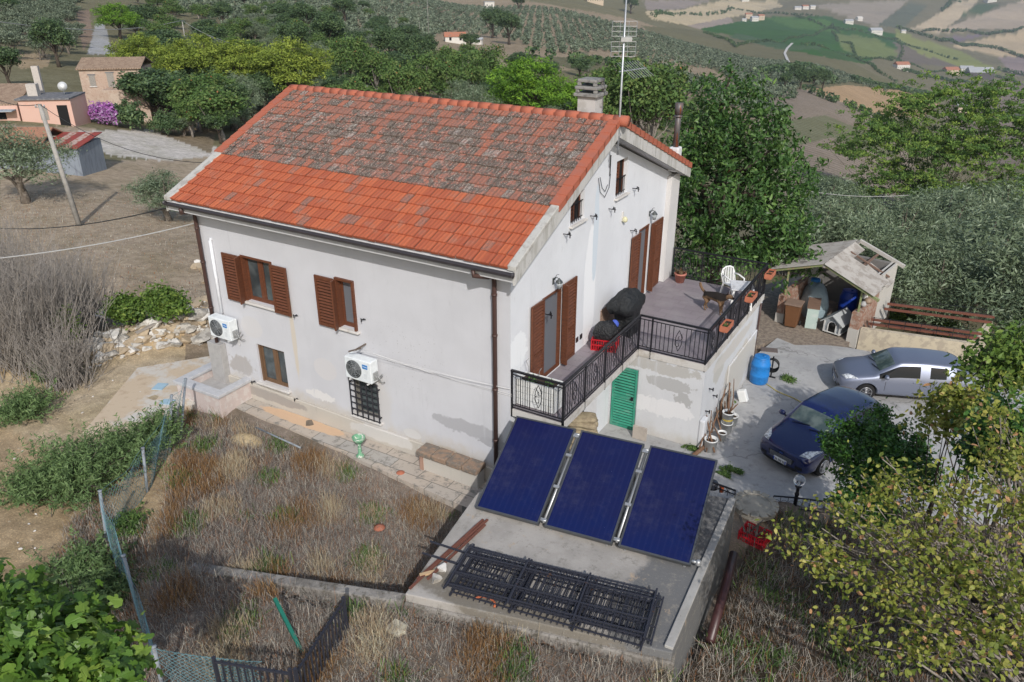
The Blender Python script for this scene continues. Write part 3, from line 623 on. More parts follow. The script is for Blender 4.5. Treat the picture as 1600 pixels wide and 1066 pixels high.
b.prism([(2.2,10.4),(3.4,12.85),(4.1,12.55),(5.0,13.1),(5.7,13.3),(5.75,20.5),(2.9,20.5),(1.2,17)],-.30,-.008)
tag(b.build('gravel',M('brown_gravel',(.30,.25,.20),.95,.1,var=[(7,(.20,.165,.135),.4,.6),(40,(.46,.42,.37),.6,.7)],bump=(40,.8,.03))),'brown gravel strip before the broken shed','gravel',kind='structure')
b=MB(); P=[(-9.0,-.10),(-9.0,-.72),(-6.2,-.80),(-2.2,-1.15),(.2,-1.3),(.2,-.7),(-.02,-.10)]; b.prism(P,-.1,.315)
t=NT('old_paving'); br=t.n.new('ShaderNodeTexBrick'); t.l(t.co,br.inputs['Vector']); br.inputs['Scale'].default_value=1.
for k_,v_ in (('Brick Width',.9),('Row Height',.42),('Mortar Size',.012)): br.inputs[k_].default_value=v_
br.inputs['Color1'].default_value=(.40,.38,.35,1); br.inputs['Color2'].default_value=(.47,.40,.33,1); br.inputs['Mortar'].default_value=(.18,.17,.15,1)
c=t.mix(t.ramp(t.noise(5,6,.75),.5,.66),br.outputs[0],(.22,.21,.19)); c=t.mix(t.blob((-6.6,-.3,.3),(1.6,.22,1),.4,2,.08),c,(.60,.42,.28)); t.bump(t.noise(30,5),.5,.015)
tag(b.build('pavement',t.fin(c,.9,.2)),'cracked narrow pavement along the long facade','pavement',kind='structure')
b=MB(); b.prism([tuple(onz(u,v,.42))[:2] for u,v in ((118,690),(190,742),(262,728),(280,628),(352,628),(332,556),(215,575))],.0,.425)
tag(b.build('path',M('dusty_concrete',(.54,.44,.325),.95,.1,var=[(.9,(.56,.53,.48),.5,.6),(4,(.46,.36,.26),.5,.7)],bump=(20,.3))),'dusty concrete apron at the left end of the house','path',kind='structure')
# slab with solar collectors
t=NT('slab_concrete'); c=t.mix(t.ramp(t.noise(1.3,5,.65),.35,.65),(.40,.375,.345),(.32,.30,.275))
c=t.mix(t.blob((2.7,-1.4,.2),(.8,3.4,9),.55,1.8,.12),c,(.16,.16,.16)); c=t.mix(t.blob((.9,-3.95,.2),(3.2,.4,9),.6,2,.15),c,(.20,.18,.15)); c=t.mix(t.ramp(t.noise(4,6,.8),.52,.66),c,(.25,.235,.21)); c=t.mix(t.ramp(t.noise(2.2,5,.75,stretch=(1,1,.3)),.60,.70),c,(.42,.33,.24)); c=t.mix(t.ramp(t.noise(28,5,.8),.60,.70),c,(.50,.49,.46))
t.bump(t.noise(25,5),.5,.012); slab_m=t.fin(c,.9,.2)
slab=thing('concrete_slab','raised concrete slab carrying the solar collectors','slab',(2.5,-1,0)); b=MB(); b.o=Vector((2.5,-1,0))
b.prism([(1.03,-5.51),(5.69,-4.35),(5.40,.35),(.52,-1.0),(.52,-2.38)],-.2,1.75); b.build('top',slab_m,slab,bevel=.02)
b=MB(); b.o=Vector((2.5,-1,0)); b.bar((5.61,-4.30,1.775),(5.33,.30,1.775),.15,.06); b.build('edge_strip',concrete,slab,bevel=.01)
kerbm=M('mossy_kerb_concrete',(.30,.28,.255),.95,.1,var=[(1.5,(.19,.175,.155),.4,.6),(7,(.12,.11,.09),.5,.66),(22,(.42,.40,.37),.62,.72)],bump=(12,1.,.03)); KA=onz(300,884,1.28); KB=onz(634,934,1.58); KC=onz(1055,1028,1.58)
b=MB(); b.bar(KA-Vector((0,0,.3)),KB-Vector((0,0,.3)),.24,.6); tag(b.build('kerb_wall',kerbm,bevel=.03),'low grey concrete kerb crossing the dry plot left of the slab','kerb')
kd=(KC-KB).normalized(); kn=Vector((kd.y,-kd.x,0))*.02
b=MB(); b.bar(KB+kd*.02-Vector((0,0,.3))+kn,KC-Vector((0,0,.3))+kn,.24,.6); tag(b.build('kerb_wall',kerbm,bevel=.03),'crumbling concrete kerb along the front of the solar slab','kerb')
lw=thing('garden_wall','short low wall with stone coping beside the downpipe','wall',(-1.5,-.3,.1)); b=MB(); b.o=Vector((-1.5,-.3,.1)); b.box(-2.34,-.66,-.50,-.18,0.0,.74); b.k=1; b.box(-2.40,-2.30,-.53,-.15,0,.74)
b.build('wall',[wallmat('garden_wall_plaster',(.50,.47,.42)),M('wall_end_brick',(.38,.24,.18),.9)],lw)
for i in range(4):
    b=MB(); b.o=Vector((-1.5,-.3,.1)); b.box(-2.46+.46*i,-2.02+.46*i,-.58,-.12,.745,.90); b.build('coping_stone',M('coping_tufa',(.30,.21,.15),.95,.1,var=[(6,(.19,.165,.14),.4,.6),(25,(.40,.38,.34),.6,.7)],bump=(18,.8,.03)),lw,bevel=.025)
# solar collectors
Bl=onz(743,793,1.88); Br=onz(1079,884,1.88); Tl=onz(797,648,2.88); Tr=onz(1109,717,2.88)
X_=(Br-Bl); Wt=X_.length; X_=X_/Wt; U_=((Tl-Bl)+(Tr-Br))/2; U_=U_-X_*U_.dot(X_); UL=U_.length; U_=U_/UL; N_=X_.cross(U_)
gap=.13; pw=(Wt-2*gap)/3
t=NT('collector_absorber'); c=t.mix(t.ramp(t.noise(.8,3),.3,.7),(.005,.011,.072),(.009,.011,.058)); c=t.mix(t.ramp(t.noise(70,2,.5),.77,.80),c,(.25,.27,.35)); wv=t.n.new('ShaderNodeTexWave'); wv.inputs['Scale'].default_value=2.6; mp=t.n.new('ShaderNodeMapping'); mp.inputs['Rotation'].default_value=(0,0,-math.atan2(X_.y,X_.x)); t.l(t.co,mp.inputs[0]); t.l(mp.outputs[0],wv.inputs['Vector']); c=t.mix(t.math('MULTIPLY',t.ramp(wv.outputs['Fac'],.0,.35,1,0),.12),c,(.03,.035,.10)); c=t.mix(t.ramp(t.noise(1.2,6,.8),.5,.8,0,.25),c,(.09,.09,.13)); absb=t.fin(c,.16,.4)
frm=M('anodised_frame',(.11,.115,.12),.4,.5,.5); steel=M('galvanised_steel',(.45,.46,.47),.4,.5,.6)
names=['dark blue solar collector nearest the house wall','dark blue solar collector in the middle of the three','dark blue solar collector nearest the yard']
for i in range(3):
    o0=Bl+X_*(i*(pw+gap)); g=thing('solar_collector',names[i],'solar panel',o0,group='solar collectors on the slab')
    def Q(a,c_,n): return X_*a+U_*c_+N_*n
    def slabq(b,a0,a1,c0,c1,n0,n1): b.hexa([Q(a0,c0,n0),Q(a1,c0,n0),Q(a1,c1,n0),Q(a0,c1,n0),Q(a0,c0,n1),Q(a1,c0,n1),Q(a1,c1,n1),Q(a0,c1,n1)])
    b=MB(); slabq(b,0,.035,0,UL,-.07,.02); slabq(b,pw-.035,pw,0,UL,-.07,.02); slabq(b,.035,pw-.035,0,.035,-.07,.02); slabq(b,.035,pw-.035,UL-.035,UL,-.07,.02); b.build('frame',frm,g)
    b=MB(); slabq(b,.036,pw-.036,.036,UL-.036,-.06,.008); b.build('glazing',absb,g)
    b=MB(); fl_=1.755-o0.z
    for a in (.12,pw-.12):
        top=Q(a,UL*.92,-.09); bot=Q(a,.05,-.09); b.bar(bot,top,.04); b.bar(top,(top.x,top.y,fl_),.04); b.bar((bot.x,bot.y,fl_+.02),(top.x,top.y,fl_+.02),.04); b.bar(bot,(bot.x,bot.y,fl_),.04)
    b.build('stand',steel,g)
    if i<2:
        b=MB(); 
        for c_ in (.12,UL-.12): b.tube([Q(pw-.02,c_,-.01),Q(pw+gap+.02,c_,-.01)],.03,8)
        b.tube([Q(pw+gap*.5,.1,-.08),Q(pw+gap*.5,UL-.1,-.08)],.035,8)
        for c_ in (.1,.9,1.7,UL-.2): slabq(b,pw-.01,pw+gap+.01,c_,c_+.06,-.03,.012)
        b.build('pipe_coupling',steel,g)
b=MB(); b.tube([Br+U_*.1+X_*.0,Br+U_*.1+X_*.10],.035,8); b.lathe(Br+U_*.1+X_*.12-Vector((0,0,.05)),[(.05,0),(.06,.03),(.05,.09),(.02,.11)],10); tag(b.build('pipe_cap',steel),'silver pipe cap at the low corner of the yard-side collector','pipe cap')
# stacked fence panels on the slab
p0,p1,p2,p3=[onz(u,v,1.97) for u,v in ((698,912),(1010,992),(1030,918),(722,850))]
def ironpanel(b,L,Wd,np_,rails=(.06,.35,.8,.97),r=.011):
    for f in rails: b.bar((0,Wd*f,0),(L,Wd*f,0),.022)
    for i in range(np_+1): b.bar((L*i/np_,0,0),(L*i/np_,Wd,0),r)
    for x in (0,L*.33,L*.66,L): b.bar((x,-.03,0),(x,Wd+.04,0),.032)
d=(p1-p0); ang=math.atan2(d.y,d.x); L_=d.length; Wd=((p3-p0).length+(p2-p1).length)/2
rng=random.Random(7)
labs=['top panel of the stacked iron railings on the slab','second iron railing panel from the top of the stack on the slab','middle iron railing panel in the stack on the slab','second iron railing panel from the bottom of the stack on the slab','bottom panel of the stacked iron railings on the slab']
rust=M('rusting_black_iron',(.03,.032,.045),.6,.4,var=[(7,(.08,.045,.03),.62,.72)])
for i in range(5):
    b=MB(); ironpanel(b,L_*(1-.04*rng.random()),Wd*(1-.05*rng.random()),26 if i%2 else 31)
    if i<2:
        for k in range(5): scroll(b,Vector((L_*(.15+.18*k),Wd*.5,.02)),Vector((1,0,0)),0,.01)
    o=b.build('railing_panel',rust,fix=False); o.location=(p0.x+rng.uniform(-.14,.14),p0.y+rng.uniform(-.09,.09),2.0-.052*i); o.rotation_euler=(0,0,ang+rng.uniform(-.045,.045)); tag(o,labs[i],'railing panel','iron railing panels piled on the slab')
b=MB(); a_=onz(672,846,1.82); c_=onz(800,888,1.92); b.bar(a_,c_,.03); tag(b.build('iron_bar',rust),'upper thin black iron bar sticking out over the slab edge','iron bar',group='bars over the slab edge')
b=MB(); a_=onz(660,864,1.82); c_=onz(790,905,1.92); b.bar(a_,c_,.03); tag(b.build('iron_bar',rust),'lower thin black iron bar sticking out over the slab edge','iron bar',group='bars over the slab edge')
rbar=M('rusty_bar',(.17,.07,.05),.8,.2,var=[(12,(.10,.05,.04),.5,.7)])
for i,(q0,q1) in enumerate((((755,812),(652,905)),((762,812),(664,897)),((748,818),(640,920)),((758,820),(668,905)))):
    b=MB(); b.bar(onz(*q0,1.775+.012*i),onz(*q1,1.775+.012*i),.045,.03); tag(b.build('rusty_bar',rbar),'rusty steel bar lying in the bundle along the slab\'s left edge','steel bar','rusty bars on the slab')
b=MB(); c_=onz(757,944,1.76)
b.tube([c_+Vector((.20*math.cos(a),.15*math.sin(a),.02)) for a in [PI*(.02+.96*i/12) for i in range(13)]],.022,8); tag(b.build('pot_rim',M('terracotta',(.45,.13,.06),.8)),'broken terracotta pot rim in front of the iron railings','pot shard')
def rock(name,c,s,mat,seed,label,cat='stone',group=None,flat=.7):
    import bmesh
    bm=bmesh.new(); bmesh.ops.create_icosphere(bm,subdivisions=3 if seed<60 else 2,radius=1); r_=random.Random(seed)
    k=[Vector((r_.gauss(0,1),r_.gauss(0,1),r_.gauss(0,1))).normalized() for _ in range(14)]; dd=[r_.uniform(.38,.72) for _ in k]
    for v in bm.verts:
        for n,d in zip(k,dd):
            e=v.co.dot(n)
            if e>d: v.co-=n*(e-d)
        v.co=Vector((v.co.x*s,v.co.y*s*r_.uniform(.93,1.0),v.co.z*s*flat))
    me=bpy.data.meshes.new(name); bm.to_mesh(me); bm.free(); me.materials.append(mat); o=link(name,me); o.location=c; o.rotation_euler=(0,0,r_.uniform(0,6)); return tag(o,label,cat,group)
stone=M('pale_stone',(.48,.455,.41),.95,.1,var=[(5,(.30,.28,.25),.45,.6)],bump=(9,.7,.03)); stone_w=M('white_rubble',(.62,.60,.56),.95,.1,var=[(6,(.38,.34,.29),.5,.62)],bump=(12,.7,.02)); buff=M('buff_rubble',(.42,.34,.24),.95,.1,var=[(6,(.34,.27,.19),.5,.62)],bump=(12,.7,.02))
rock('broken_stone',onz(690,888,1.81),.14,stone_w,3,'pale broken block beside the rusty bars on the slab'); rock('broken_stone',onz(682,903,1.80),.15,stone,5,'grey lump of mortar at the left front corner of the slab')
b=MB(); b.obox(onz(668,896,1.80),(.15,.035,.02),rz=.9); tag(b.build('plank',M('pale_wood',(.52,.36,.21),.8)),'short pale wooden offcut by the rusty bars','plank')
b=MB(); pt=G(620,985); b.prism([(pt.x-.17,pt.y-.14),(pt.x+.12,pt.y-.15),(pt.x+.2,pt.y+.0),(pt.x+.13,pt.y+.14),(pt.x-.15,pt.y+.16)],pt.z,pt.z+.07); tag(b.build('stone_slab',M('cream_stone',(.56,.52,.40),.9,var=[(9,(.40,.37,.28),.55,.65)]),bevel=.01),'cream flagstone fragment lying in the dry weeds','stone')
for i,(u,v,l) in enumerate(((593,828,'round terracotta shard in the middle of the dry plot'),(626,743,'terracotta shard near the pavement edge'))):
    p=G(u,v)+Vector((0,0,.05)); b=MB(); b.lathe(p,[(.13,0),(.14,.02),(.05,.06),(.02,.065)],12); tag(b.build('terracotta_shard',M('terracotta_shard',(.42,.15,.09),.85)),l,'terracotta')
# bird bath
p=onz(563,713,.315); g=thing('bird_bath','small green and white pedestal bowl on the pavement by the facade','bird bath',p)
gp=M('flaking_green_paint',(.16,.36,.22),.7,.2,var=[(9,(.60,.60,.54),.52,.60)])
b=MB(); b.lathe((0,0,0),[(.11,0),(.11,.03),(.07,.07),(.045,.12),(.05,.25),(.035,.33),(.06,.40)],14); b.build('pedestal',gp,g); b=MB(); b.lathe((0,0,.40),[(.05,0),(.10,.03),(.16,.13),(.18,.20),(.16,.20),(.12,.12),(.02,.08)],16,cap=True); b.build('bowl',gp,g)
# air conditioners
def aircon(loc,label):
    g=thing('air_conditioner',label,'air conditioner',loc,group='outdoor units on the facade')
    w_=M('ac_white',(.74,.78,.80),.45,.4); b=MB(); b.box(-.43,.43,-.30,.0,0,.62); b.build('casing',w_,g,bevel=.02)
    b=MB(); b.o=Vector((0,0,0))
    for r_ in (.06,.11,.16,.21,.25): b.tube([(-.13+r_*math.cos(2*PI*i/24),-.312,.31+r_*math.sin(2*PI*i/24)) for i in range(25)],.006,4,cap=False)
    for i in range(8): a=i*PI/4; b.bar((-.13+.05*math.cos(a),-.312,.31+.05*math.sin(a)),(-.13+.25*math.cos(a+.3),-.312,.31+.25*math.sin(a+.3)),.007)
    b.build('fan_grille',M('ac_grille',(.28,.30,.31),.5),g,fix=False)
    b=MB(); b.tube([(-.13,-.302,.31),(-.13,-.306,.31)],.255,28); b.build('fan_opening',M('fan_recess',(.05,.055,.06),.7),g)
    b=MB(); b.tube([(-.13,-.309,.31),(-.13,-.3092,.31)],.07,16); b.build('fan_hub',M('fan_hub',(.15,.16,.17),.5),g)
    b=MB(); b.box(.16,.33,-.303,-.3005,.40,.52); lb=b.build('badge',M('blue_badge',(.02,.20,.55),.4),g)
    fc=bpy.data.curves.new('lt','FONT'); fc.body='Midea'; fc.size=.055; fc.align_x='CENTER'; fc.extrude=.001; to=bpy.data.objects.new('lt',fc); COL.objects.link(to)
    dg=bpy.context.evaluated_depsgraph_get(); me=bpy.data.meshes.new_from_object(to.evaluated_get(dg)); bpy.data.objects.remove(to)
    me.materials.append(M('badge_white',(.8,.8,.8),.5)); o=link('badge_lettering',me,lb); o.location=(.245,-.3045,.445); o.rotation_euler=(PI/2,0,0)
    b=MB(); b.k=0
    for i in range(5): b.box(.19,.29,-.304,-.3005,.12+.03*i,.13+.03*i)
    b.build('vent_slots',M('slot_grey',(.5,.53,.55),.5),g)
    b=MB(); b.box(.43,.47,-.22,-.06,.08,.30); b.tube([(.44,-.12,.2),(.56,-.14,.16),(.60,-.1,.02),(.62,-.0,-.02)],.014,6); b.tube([(.44,-.17,.25),(.52,-.2,.2),(.56,-.12,.05)],.012,6); b.bar((.5,-.1,.1),(.68,-.14,.3),.03); b.build('valves',M('valve_grey',(.35,.36,.36),.5,.4,.3),g)
    b=MB()
    for x in (-.3,.3): b.bar((x,.08,-.03),(x,-.32,-.03),.035); b.bar((x,.06,-.3),(x,.06,-.0),.03)
    b.build('bracket',M('bracket_white',(.6,.6,.6),.6),g)
aircon((-9.50,-.09,2.28),'white outdoor unit high by the left downpipe'); aircon((-4.35,-.09,2.30),'white outdoor unit above the grilled window')
# clothes lines
g=thing('clothes_line','four thin clothes lines strung along the facade','clothes line',(-4.3,-.0,3.2)); b=MB(); b.o=Vector((-4.3,0,3.2)); b.bar((-4.35,0.,3.2),(-4.35,-.42,3.2),.035); b.bar((-4.55,-.44,3.12),(-4.15,-.42,3.3),.035); b.build('bracket',M('line_bracket',(.15,.12,.10),.6),g)
b=MB(); b.o=Vector((-4.3,0,3.2))
for k,(ya,yb,z0,z1) in enumerate(((-.40,-.10,3.18,3.15),(-.32,-.06,3.19,3.12),(-.2,-.04,3.12,2.98),(-.1,-.03,3.08,2.92))): b.tube([(-4.35+(4.4*i/8),ya+(yb-ya)*i/8,z0+(z1-z0)*i/8-.06*math.sin(PI*i/8)) for i in range(9)],.005,4)
b.build('lines',M('line_cord',(.7,.7,.7),.7),g,fix=False)
# wall lamps
def lantern(y,z,label):
    g=thing('wall_lamp',label,'wall lamp',(0.004,y,z),group='lanterns on the gable'); b=MB(); b.box(0,.02,-.04,.04,-.06,.10); b.tube([(.02,0,.05),(.10,0,.14),(.17,0,.10)],.012,6); b.tube([(.05,0,.10),(.1,0,.2),(.16,0,.22)],.008,5); b.build('arm',M('pewter',(.12,.13,.13),.4,.5,.4),g)
    b=MB(); b.lathe((.17,0,-.13),[(.05,0),(.085,.15)],6); b.build('glass',M('lamp_glass',(.35,.38,.40),.2,.5),g); b=MB(); b.lathe((.17,0,.02),[(.10,0),(.09,.02),(.03,.08),(.01,.11)],6); b.lathe((.17,0,-.16),[(.01,0),(.05,.02),(.05,.03)],6); b.build('cap',M('pewter_cap',(.10,.11,.11),.4,.5,.4),g)
lantern(2.02,5.10,'pewter lantern over the terrace door nearest the corner'); lantern(8.25,5.22,'pewter lantern over the far terrace door')
g=thing('wall_speaker','small cream bell fitting between the attic windows','bell',(0.004,6.15,5.6)); b=MB(); b.lathe((.08,0,-.08),[(.02,0),(.07,.03),(.08,.09),(.05,.15),(.02,.17)],14); b.build('bell',M('cream_plastic',(.62,.60,.40),.5),g); b=MB(); b.box(0,.03,-.06,.03,-.04,.22); b.build('backplate',trim_m,g)
# antenna
g=thing('tv_antenna','tall television aerial mast at the gable apex','antenna',(.43,4.55,7.9)); al=M('aerial_aluminium',(.50,.52,.54),.4,.5,.6)
b=MB(); b.tube([(0,0,-.15),(0,0,.9),(.0,0,3.75)],[.03,.027,.02],8); b.build('mast',al,g); 
for zc in (0,.35): b=MB(); b.bar((-.05,0,zc),(.05,0,zc),.05); b.build('clamp',al,g)
b=MB(); ux=Vector((math.cos(YAW),math.sin(YAW),0)); uy=Vector((-math.sin(YAW),math.cos(YAW),0))
for zc in (2.35,2.8):
    for k in range(4): z=zc+(k-1.5)*.11; b.bar(-ux*.29+uy*.03+Vector((0,0,z)),ux*.29+uy*.03+Vector((0,0,z)),.011)
    for s in (-.29,-.1,.1,.29): b.bar(ux*s+uy*.03+Vector((0,0,zc-.17)),ux*s+uy*.03+Vector((0,0,zc+.17)),.01)
b.obox(uy*-.05+ux*.05+Vector((0,0,2.57)),(.13,.03,.05),rz=YAW); b.build('uhf_panel',al,g,fix=False)
b=MB(); dd=(ux*.55+uy*.55).normalized(); pp=Vector((-dd.y,dd.x,0))
b.bar(Vector((0,0,1.85))-dd*.12,Vector((0,0,1.85))+dd*.95,.02)
for k in range(9): q=Vector((0,0,1.85))+dd*(.12+.1*k); b.bar(q-pp*.27-Vector((0,0,.16)),q+pp*.27+Vector((0,0,.16)),.009)
b.build('yagi',al,g,fix=False)
b=MB(); 
for k in range(4): b.bar(Vector((0,0,3.55))-ux*(.12)+uy*(.05*k-.08),Vector((0,0,3.55))+ux*.12+uy*(.05*k-.08),.01)
b.bar((0,0,3.4)-0*ux if False else Vector((0,0,3.55))-uy*.12,Vector((0,0,3.55))+uy*.2,.014); b.bar(ux*.12+Vector((0,0,3.45)),ux*.12+Vector((0,0,3.75)),.01); b.bar(-ux*.10+Vector((0,0,3.45)),-ux*.10+Vector((0,0,3.73)),.01); b.build('vhf_dipole',al,g,fix=False)
# planters
terra=M('planter_terracotta',(.48,.17,.10),.8,.2); soil=M('soil',(.06,.045,.035),1.,.05); 
def tuft(parent,c,n,r,h,mat,seed):
    q=random.Random(seed); b=MB()
    for i in range(n):
        a=q.uniform(0,6.3); rr=r*math.sqrt(q.random()); s=Vector(c)+Vector((rr*math.cos(a),rr*math.sin(a),0)); e=s+Vector((q.uniform(-.5,.5)*h,q.uniform(-.5,.5)*h,h*q.uniform(.5,1.))); x=Vector((math.cos(a+1.5),math.sin(a+1.5),0))*h*.16
        b.sheet([s,(s+e)/2+x,e,(s+e)/2-x])
    return b.build('plant',mat,parent,fix=False)
plg=M('small_plant_green',(.07,.15,.045),.6); plb=M('small_plant_brown',(.13,.09,.05),.8)
for i,(u,v,l) in enumerate(((1127,508,'terracotta trough on the outer railing nearest the corner'),(1167,463,'terracotta trough at the middle of the outer railing'),(1197,428,'terracotta trough at the far end of the outer railing'))):
    p=onz(u,v,3.36); g=thing('flower_box',l,'planter',(W2+.17,p.y,3.28),group='terracotta troughs hung on the railing'); b=MB()
    b.box(-.09,.09,-.27,.27,0,.02); b.box(-.11,-.09,-.28,.28,.02,.17); b.box(.09,.11,-.28,.28,.02,.17); b.box(-.09,.09,-.28,-.26,.02,.17); b.box(-.09,.09,.26,.28,.02,.17); b.box(-.09,.09,-.01,.01,.02,.16); b.build('trough',terra,g)
    b=MB(); b.box(-.089,.089,-.259,.259,.03,.12); b.build('soil',soil,g); tuft(g,(0,-.1,.12),14,.09,.10,plg if i<2 else plb,i+3)
    b=MB(); 
    for y in (-.2,.2): b.bar((-.13,y,-.01),(.1,y,-.01),.014); b.bar((-.13,y,-.01),(-.13,y,.25),.014)
    b.build('hanger',iron,g)
g=thing('flower_pot','round terracotta pot by the far corner pilaster','planter',(.62,DP-.35,T)); b=MB(); b.lathe((0,0,0),[(.13,0),(.19,.27),(.20,.27),(.20,.32),(.17,.32),(.16,.25),(.02,.25)],18); b.build('pot',M('pot_pink',(.50,.20,.15),.8),g); tuft(g,(0,0,.26),26,.12,.28,plb,9)
g=thing('planter_box','white wooden planter box in the near terrace corner','planter',(.55,.42,T)); b=MB(); wp=M('white_paint',(.70,.71,.70),.6,var=[(4,(.58,.58,.55),.5,.7)])
for k in range(4): z=.03+k*.17; b.box(-.5,.5,-.22,-.195,z,z+.155); b.box(-.5,.5,.195,.22,z,z+.155); b.box(-.5,-.475,-.195,.195,z,z+.155); b.box(.475,.5,-.195,.195,z,z+.155)
b.build('box',wp,g); b=MB(); b.box(-.47,.47,-.19,.19,.05,.62); b.build('soil',soil,g); tuft(g,(-.2,0,.62),24,.16,.14,plg,21); tuft(g,(.25,0,.62),16,.14,.12,plg,22)
b=MB(); b.tube([(-.35,.1,.6),(-.36,.1,.9),(-.42,.08,1.05),(-.36,.1,1.12)],.008,5); b.tube([(-.1,.1,.6),(-.08,.12,.85),(-.02,.1,.95)],.008,5); b.build('wire_stake',M('stake',(.3,.3,.3),.5),g)
# barbecue under cover
bp=M('black_tarpaulin',(.020,.022,.024),.6,.35,bump=(9,1.,.08)); g=thing('covered_barbecue','barbecue under a black cover against the gable wall','barbecue',(.66,5.3,T),rz=PI/2-.0)
import bmesh
def drape(name,prof,mat,parent,seed,n=36,amp=.02):
    """prof: list of (z, half x, half y, cx, squareness)"""
    b=MB(); q=random.Random(seed); ph=[q.uniform(0,6) for _ in range(5)]; V=[]
    for z,hx,hy,cx,sq in prof:
        for k in range(n):
            a=2*PI*k/n; c,s=math.cos(a),math.sin(a); m=max(abs(c),abs(s)); f=(1-sq)+sq/m
            w_=1+amp*(math.sin(5*a+ph[0]+z*2)+math.sin(9*a+ph[1]-z*3)*.7+math.sin(14*a+ph[2]+z*5)*.5)*(1.6-z*.6)
            V.append((cx+hx*c*f*w_,hy*s*f*w_,z+.02*math.sin(3*a+ph[3])))
    F=[(i*n+k,i*n+(k+1)%n,(i+1)*n+(k+1)%n,(i+1)*n+k) for i in range(len(prof)-1) for k in range(n)]+[tuple(range((len(prof)-1)*n,len(prof)*n))]
    b.smooth=True; b.add(V,F); return b.build(name,mat,parent)
drape('cover',[(.03,.40,.27,.1,.85),(.45,.38,.27,.1,.85),(.68,.40,.29,.1,.85),(.74,.60,.33,.05,.9),(.90,.66,.35,0,.9),(1.00,.64,.35,-.02,.9),(1.12,.46,.31,-.05,.8),(1.22,.40,.24,-.05,.7),(1.27,.30,.14,0,.6),(1.29,.08,.05,0,.3)],bp,g,3,amp=.045)
b=MB(); 
for x in (-.12,.32): b.tube([(x,-.24,.04),(x,.24,.04)],.04,10)
b.build('wheel',M('rubber',(.02,.02,.02),.8),g)
def crate(loc,rz,label,s=(.30,.20,.26),cat='crate'):
    g=thing('plastic_crate',label,cat,loc,rz); b=MB(); hx,hy,h=s; q=.02
    for z in (0,h*.45,h-.03):
        b.box(-hx,hx,-hy,-hy+q,z,z+.03); b.box(-hx,hx,hy-q,hy,z,z+.03); b.box(-hx,-hx+q,-hy+q,hy-q,z,z+.03); b.box(hx-q,hx,-hy+q,hy-q,z,z+.03)
    for i in range(11):
        x=-hx+.012+(2*hx-.024)*i/10
        for y in (-hy+q/2,hy-q/2): b.bar((x,y,0),(x,y,h),.018 if i%5 else .03)
    for i in range(1,7):
        y=-hy+2*hy*i/7
        for x in (-hx+q/2,hx-q/2): b.bar((x,y,0),(x,y,h),.018)
    b.build('basket',M('red_plastic',(.50,.015,.025),.4,.5),g,fix=False); b=MB()
    for i in range(7): b.box(-hx+q,hx-q,-hy+q+.055*i,-hy+q+.055*i+.03,.012,.022)
    b.build('bottom',M('red_plastic_floor',(.40,.012,.02),.5),g); return g
crate((.55,4.15,T),.25,'red crate under black bags on the terrace',(.34,.30,.33))
g=thing('refuse_bags','shiny black bags heaped in the red terrace crate','bags',(.55,4.15,T+.26),.25); drape('black_bag',[(.0,.26,.22,0,.5),(.18,.33,.28,0,.5),(.34,.30,.25,0,.4),(.46,.22,.18,.02,.3),(.50,.08,.07,0,.3)],M('bag_black',(.018,.019,.021),.4,.45,bump=(16,1.,.06)),g,8,amp=.05); b=MB(); b.lathe((.2,.18,.26),[(.02,0),(.11,.06),(.12,.14),(.06,.22),(.01,.24)],12); b.build('blue_cloth',M('blue_cloth',(.07,.12,.50),.7,bump=(20,.8,.03)),g)
# plastic chair and table
pl=M('white_plastic',(.78,.79,.78),.4,.4,var=[(5,(.70,.70,.68),.5,.8)])
p=onz(1137,446,T+.0); g=thing('plastic_chair','white plastic garden chair beside the small table','chair',(2.45,9.55,T),rz=-2.2+PI)
b=MB(); b.box(-.22,.22,-.22,.22,.40,.425); b.build('seat',pl,g,bevel=.01)
for sx in (-1,1):
    for sy in (-1,1): b=MB(); b.bar((sx*.25,sy*.26,0),(sx*.20,sy*.21,.41),.045); b.build('leg',pl,g)
    b=MB(); b.tube([(sx*.235,-.22,.42),(sx*.25,-.2,.62),(sx*.25,.05,.66),(sx*.235,.24,.66)],.025,8); b.build('armrest',pl,g)
b=MB(); 
for k in range(7): x=-.18+.06*k; zt=.88-.9*x*x*2; b.bar((x,.21,.43),(x*1.08,.32,zt),.028,.012)
b.tube([(-.23,.20,.42),(-.245,.30,.68),(-.19,.325,.83),(-.08,.33,.885),(.08,.33,.885),(.19,.325,.83),(.245,.30,.68),(.23,.20,.42)],.024,8); b.build('backrest',pl,g)
g=thing('plastic_table','low white plastic table by the outer railing','table',(2.88,8.95,T),rz=.35); b=MB(); b.box(-.34,.34,-.42,.42,.62,.65); b.build('table_top',M('dirty_white_plastic',(.66,.67,.68),.5,var=[(6,(.50,.50,.50),.5,.65)]),g,bevel=.015)
for sx in (-1,1):
    for sy in (-1,1): b=MB(); b.bar((sx*.30,sy*.38,0),(sx*.25,sy*.33,.62),.06); b.build('leg',pl,g)
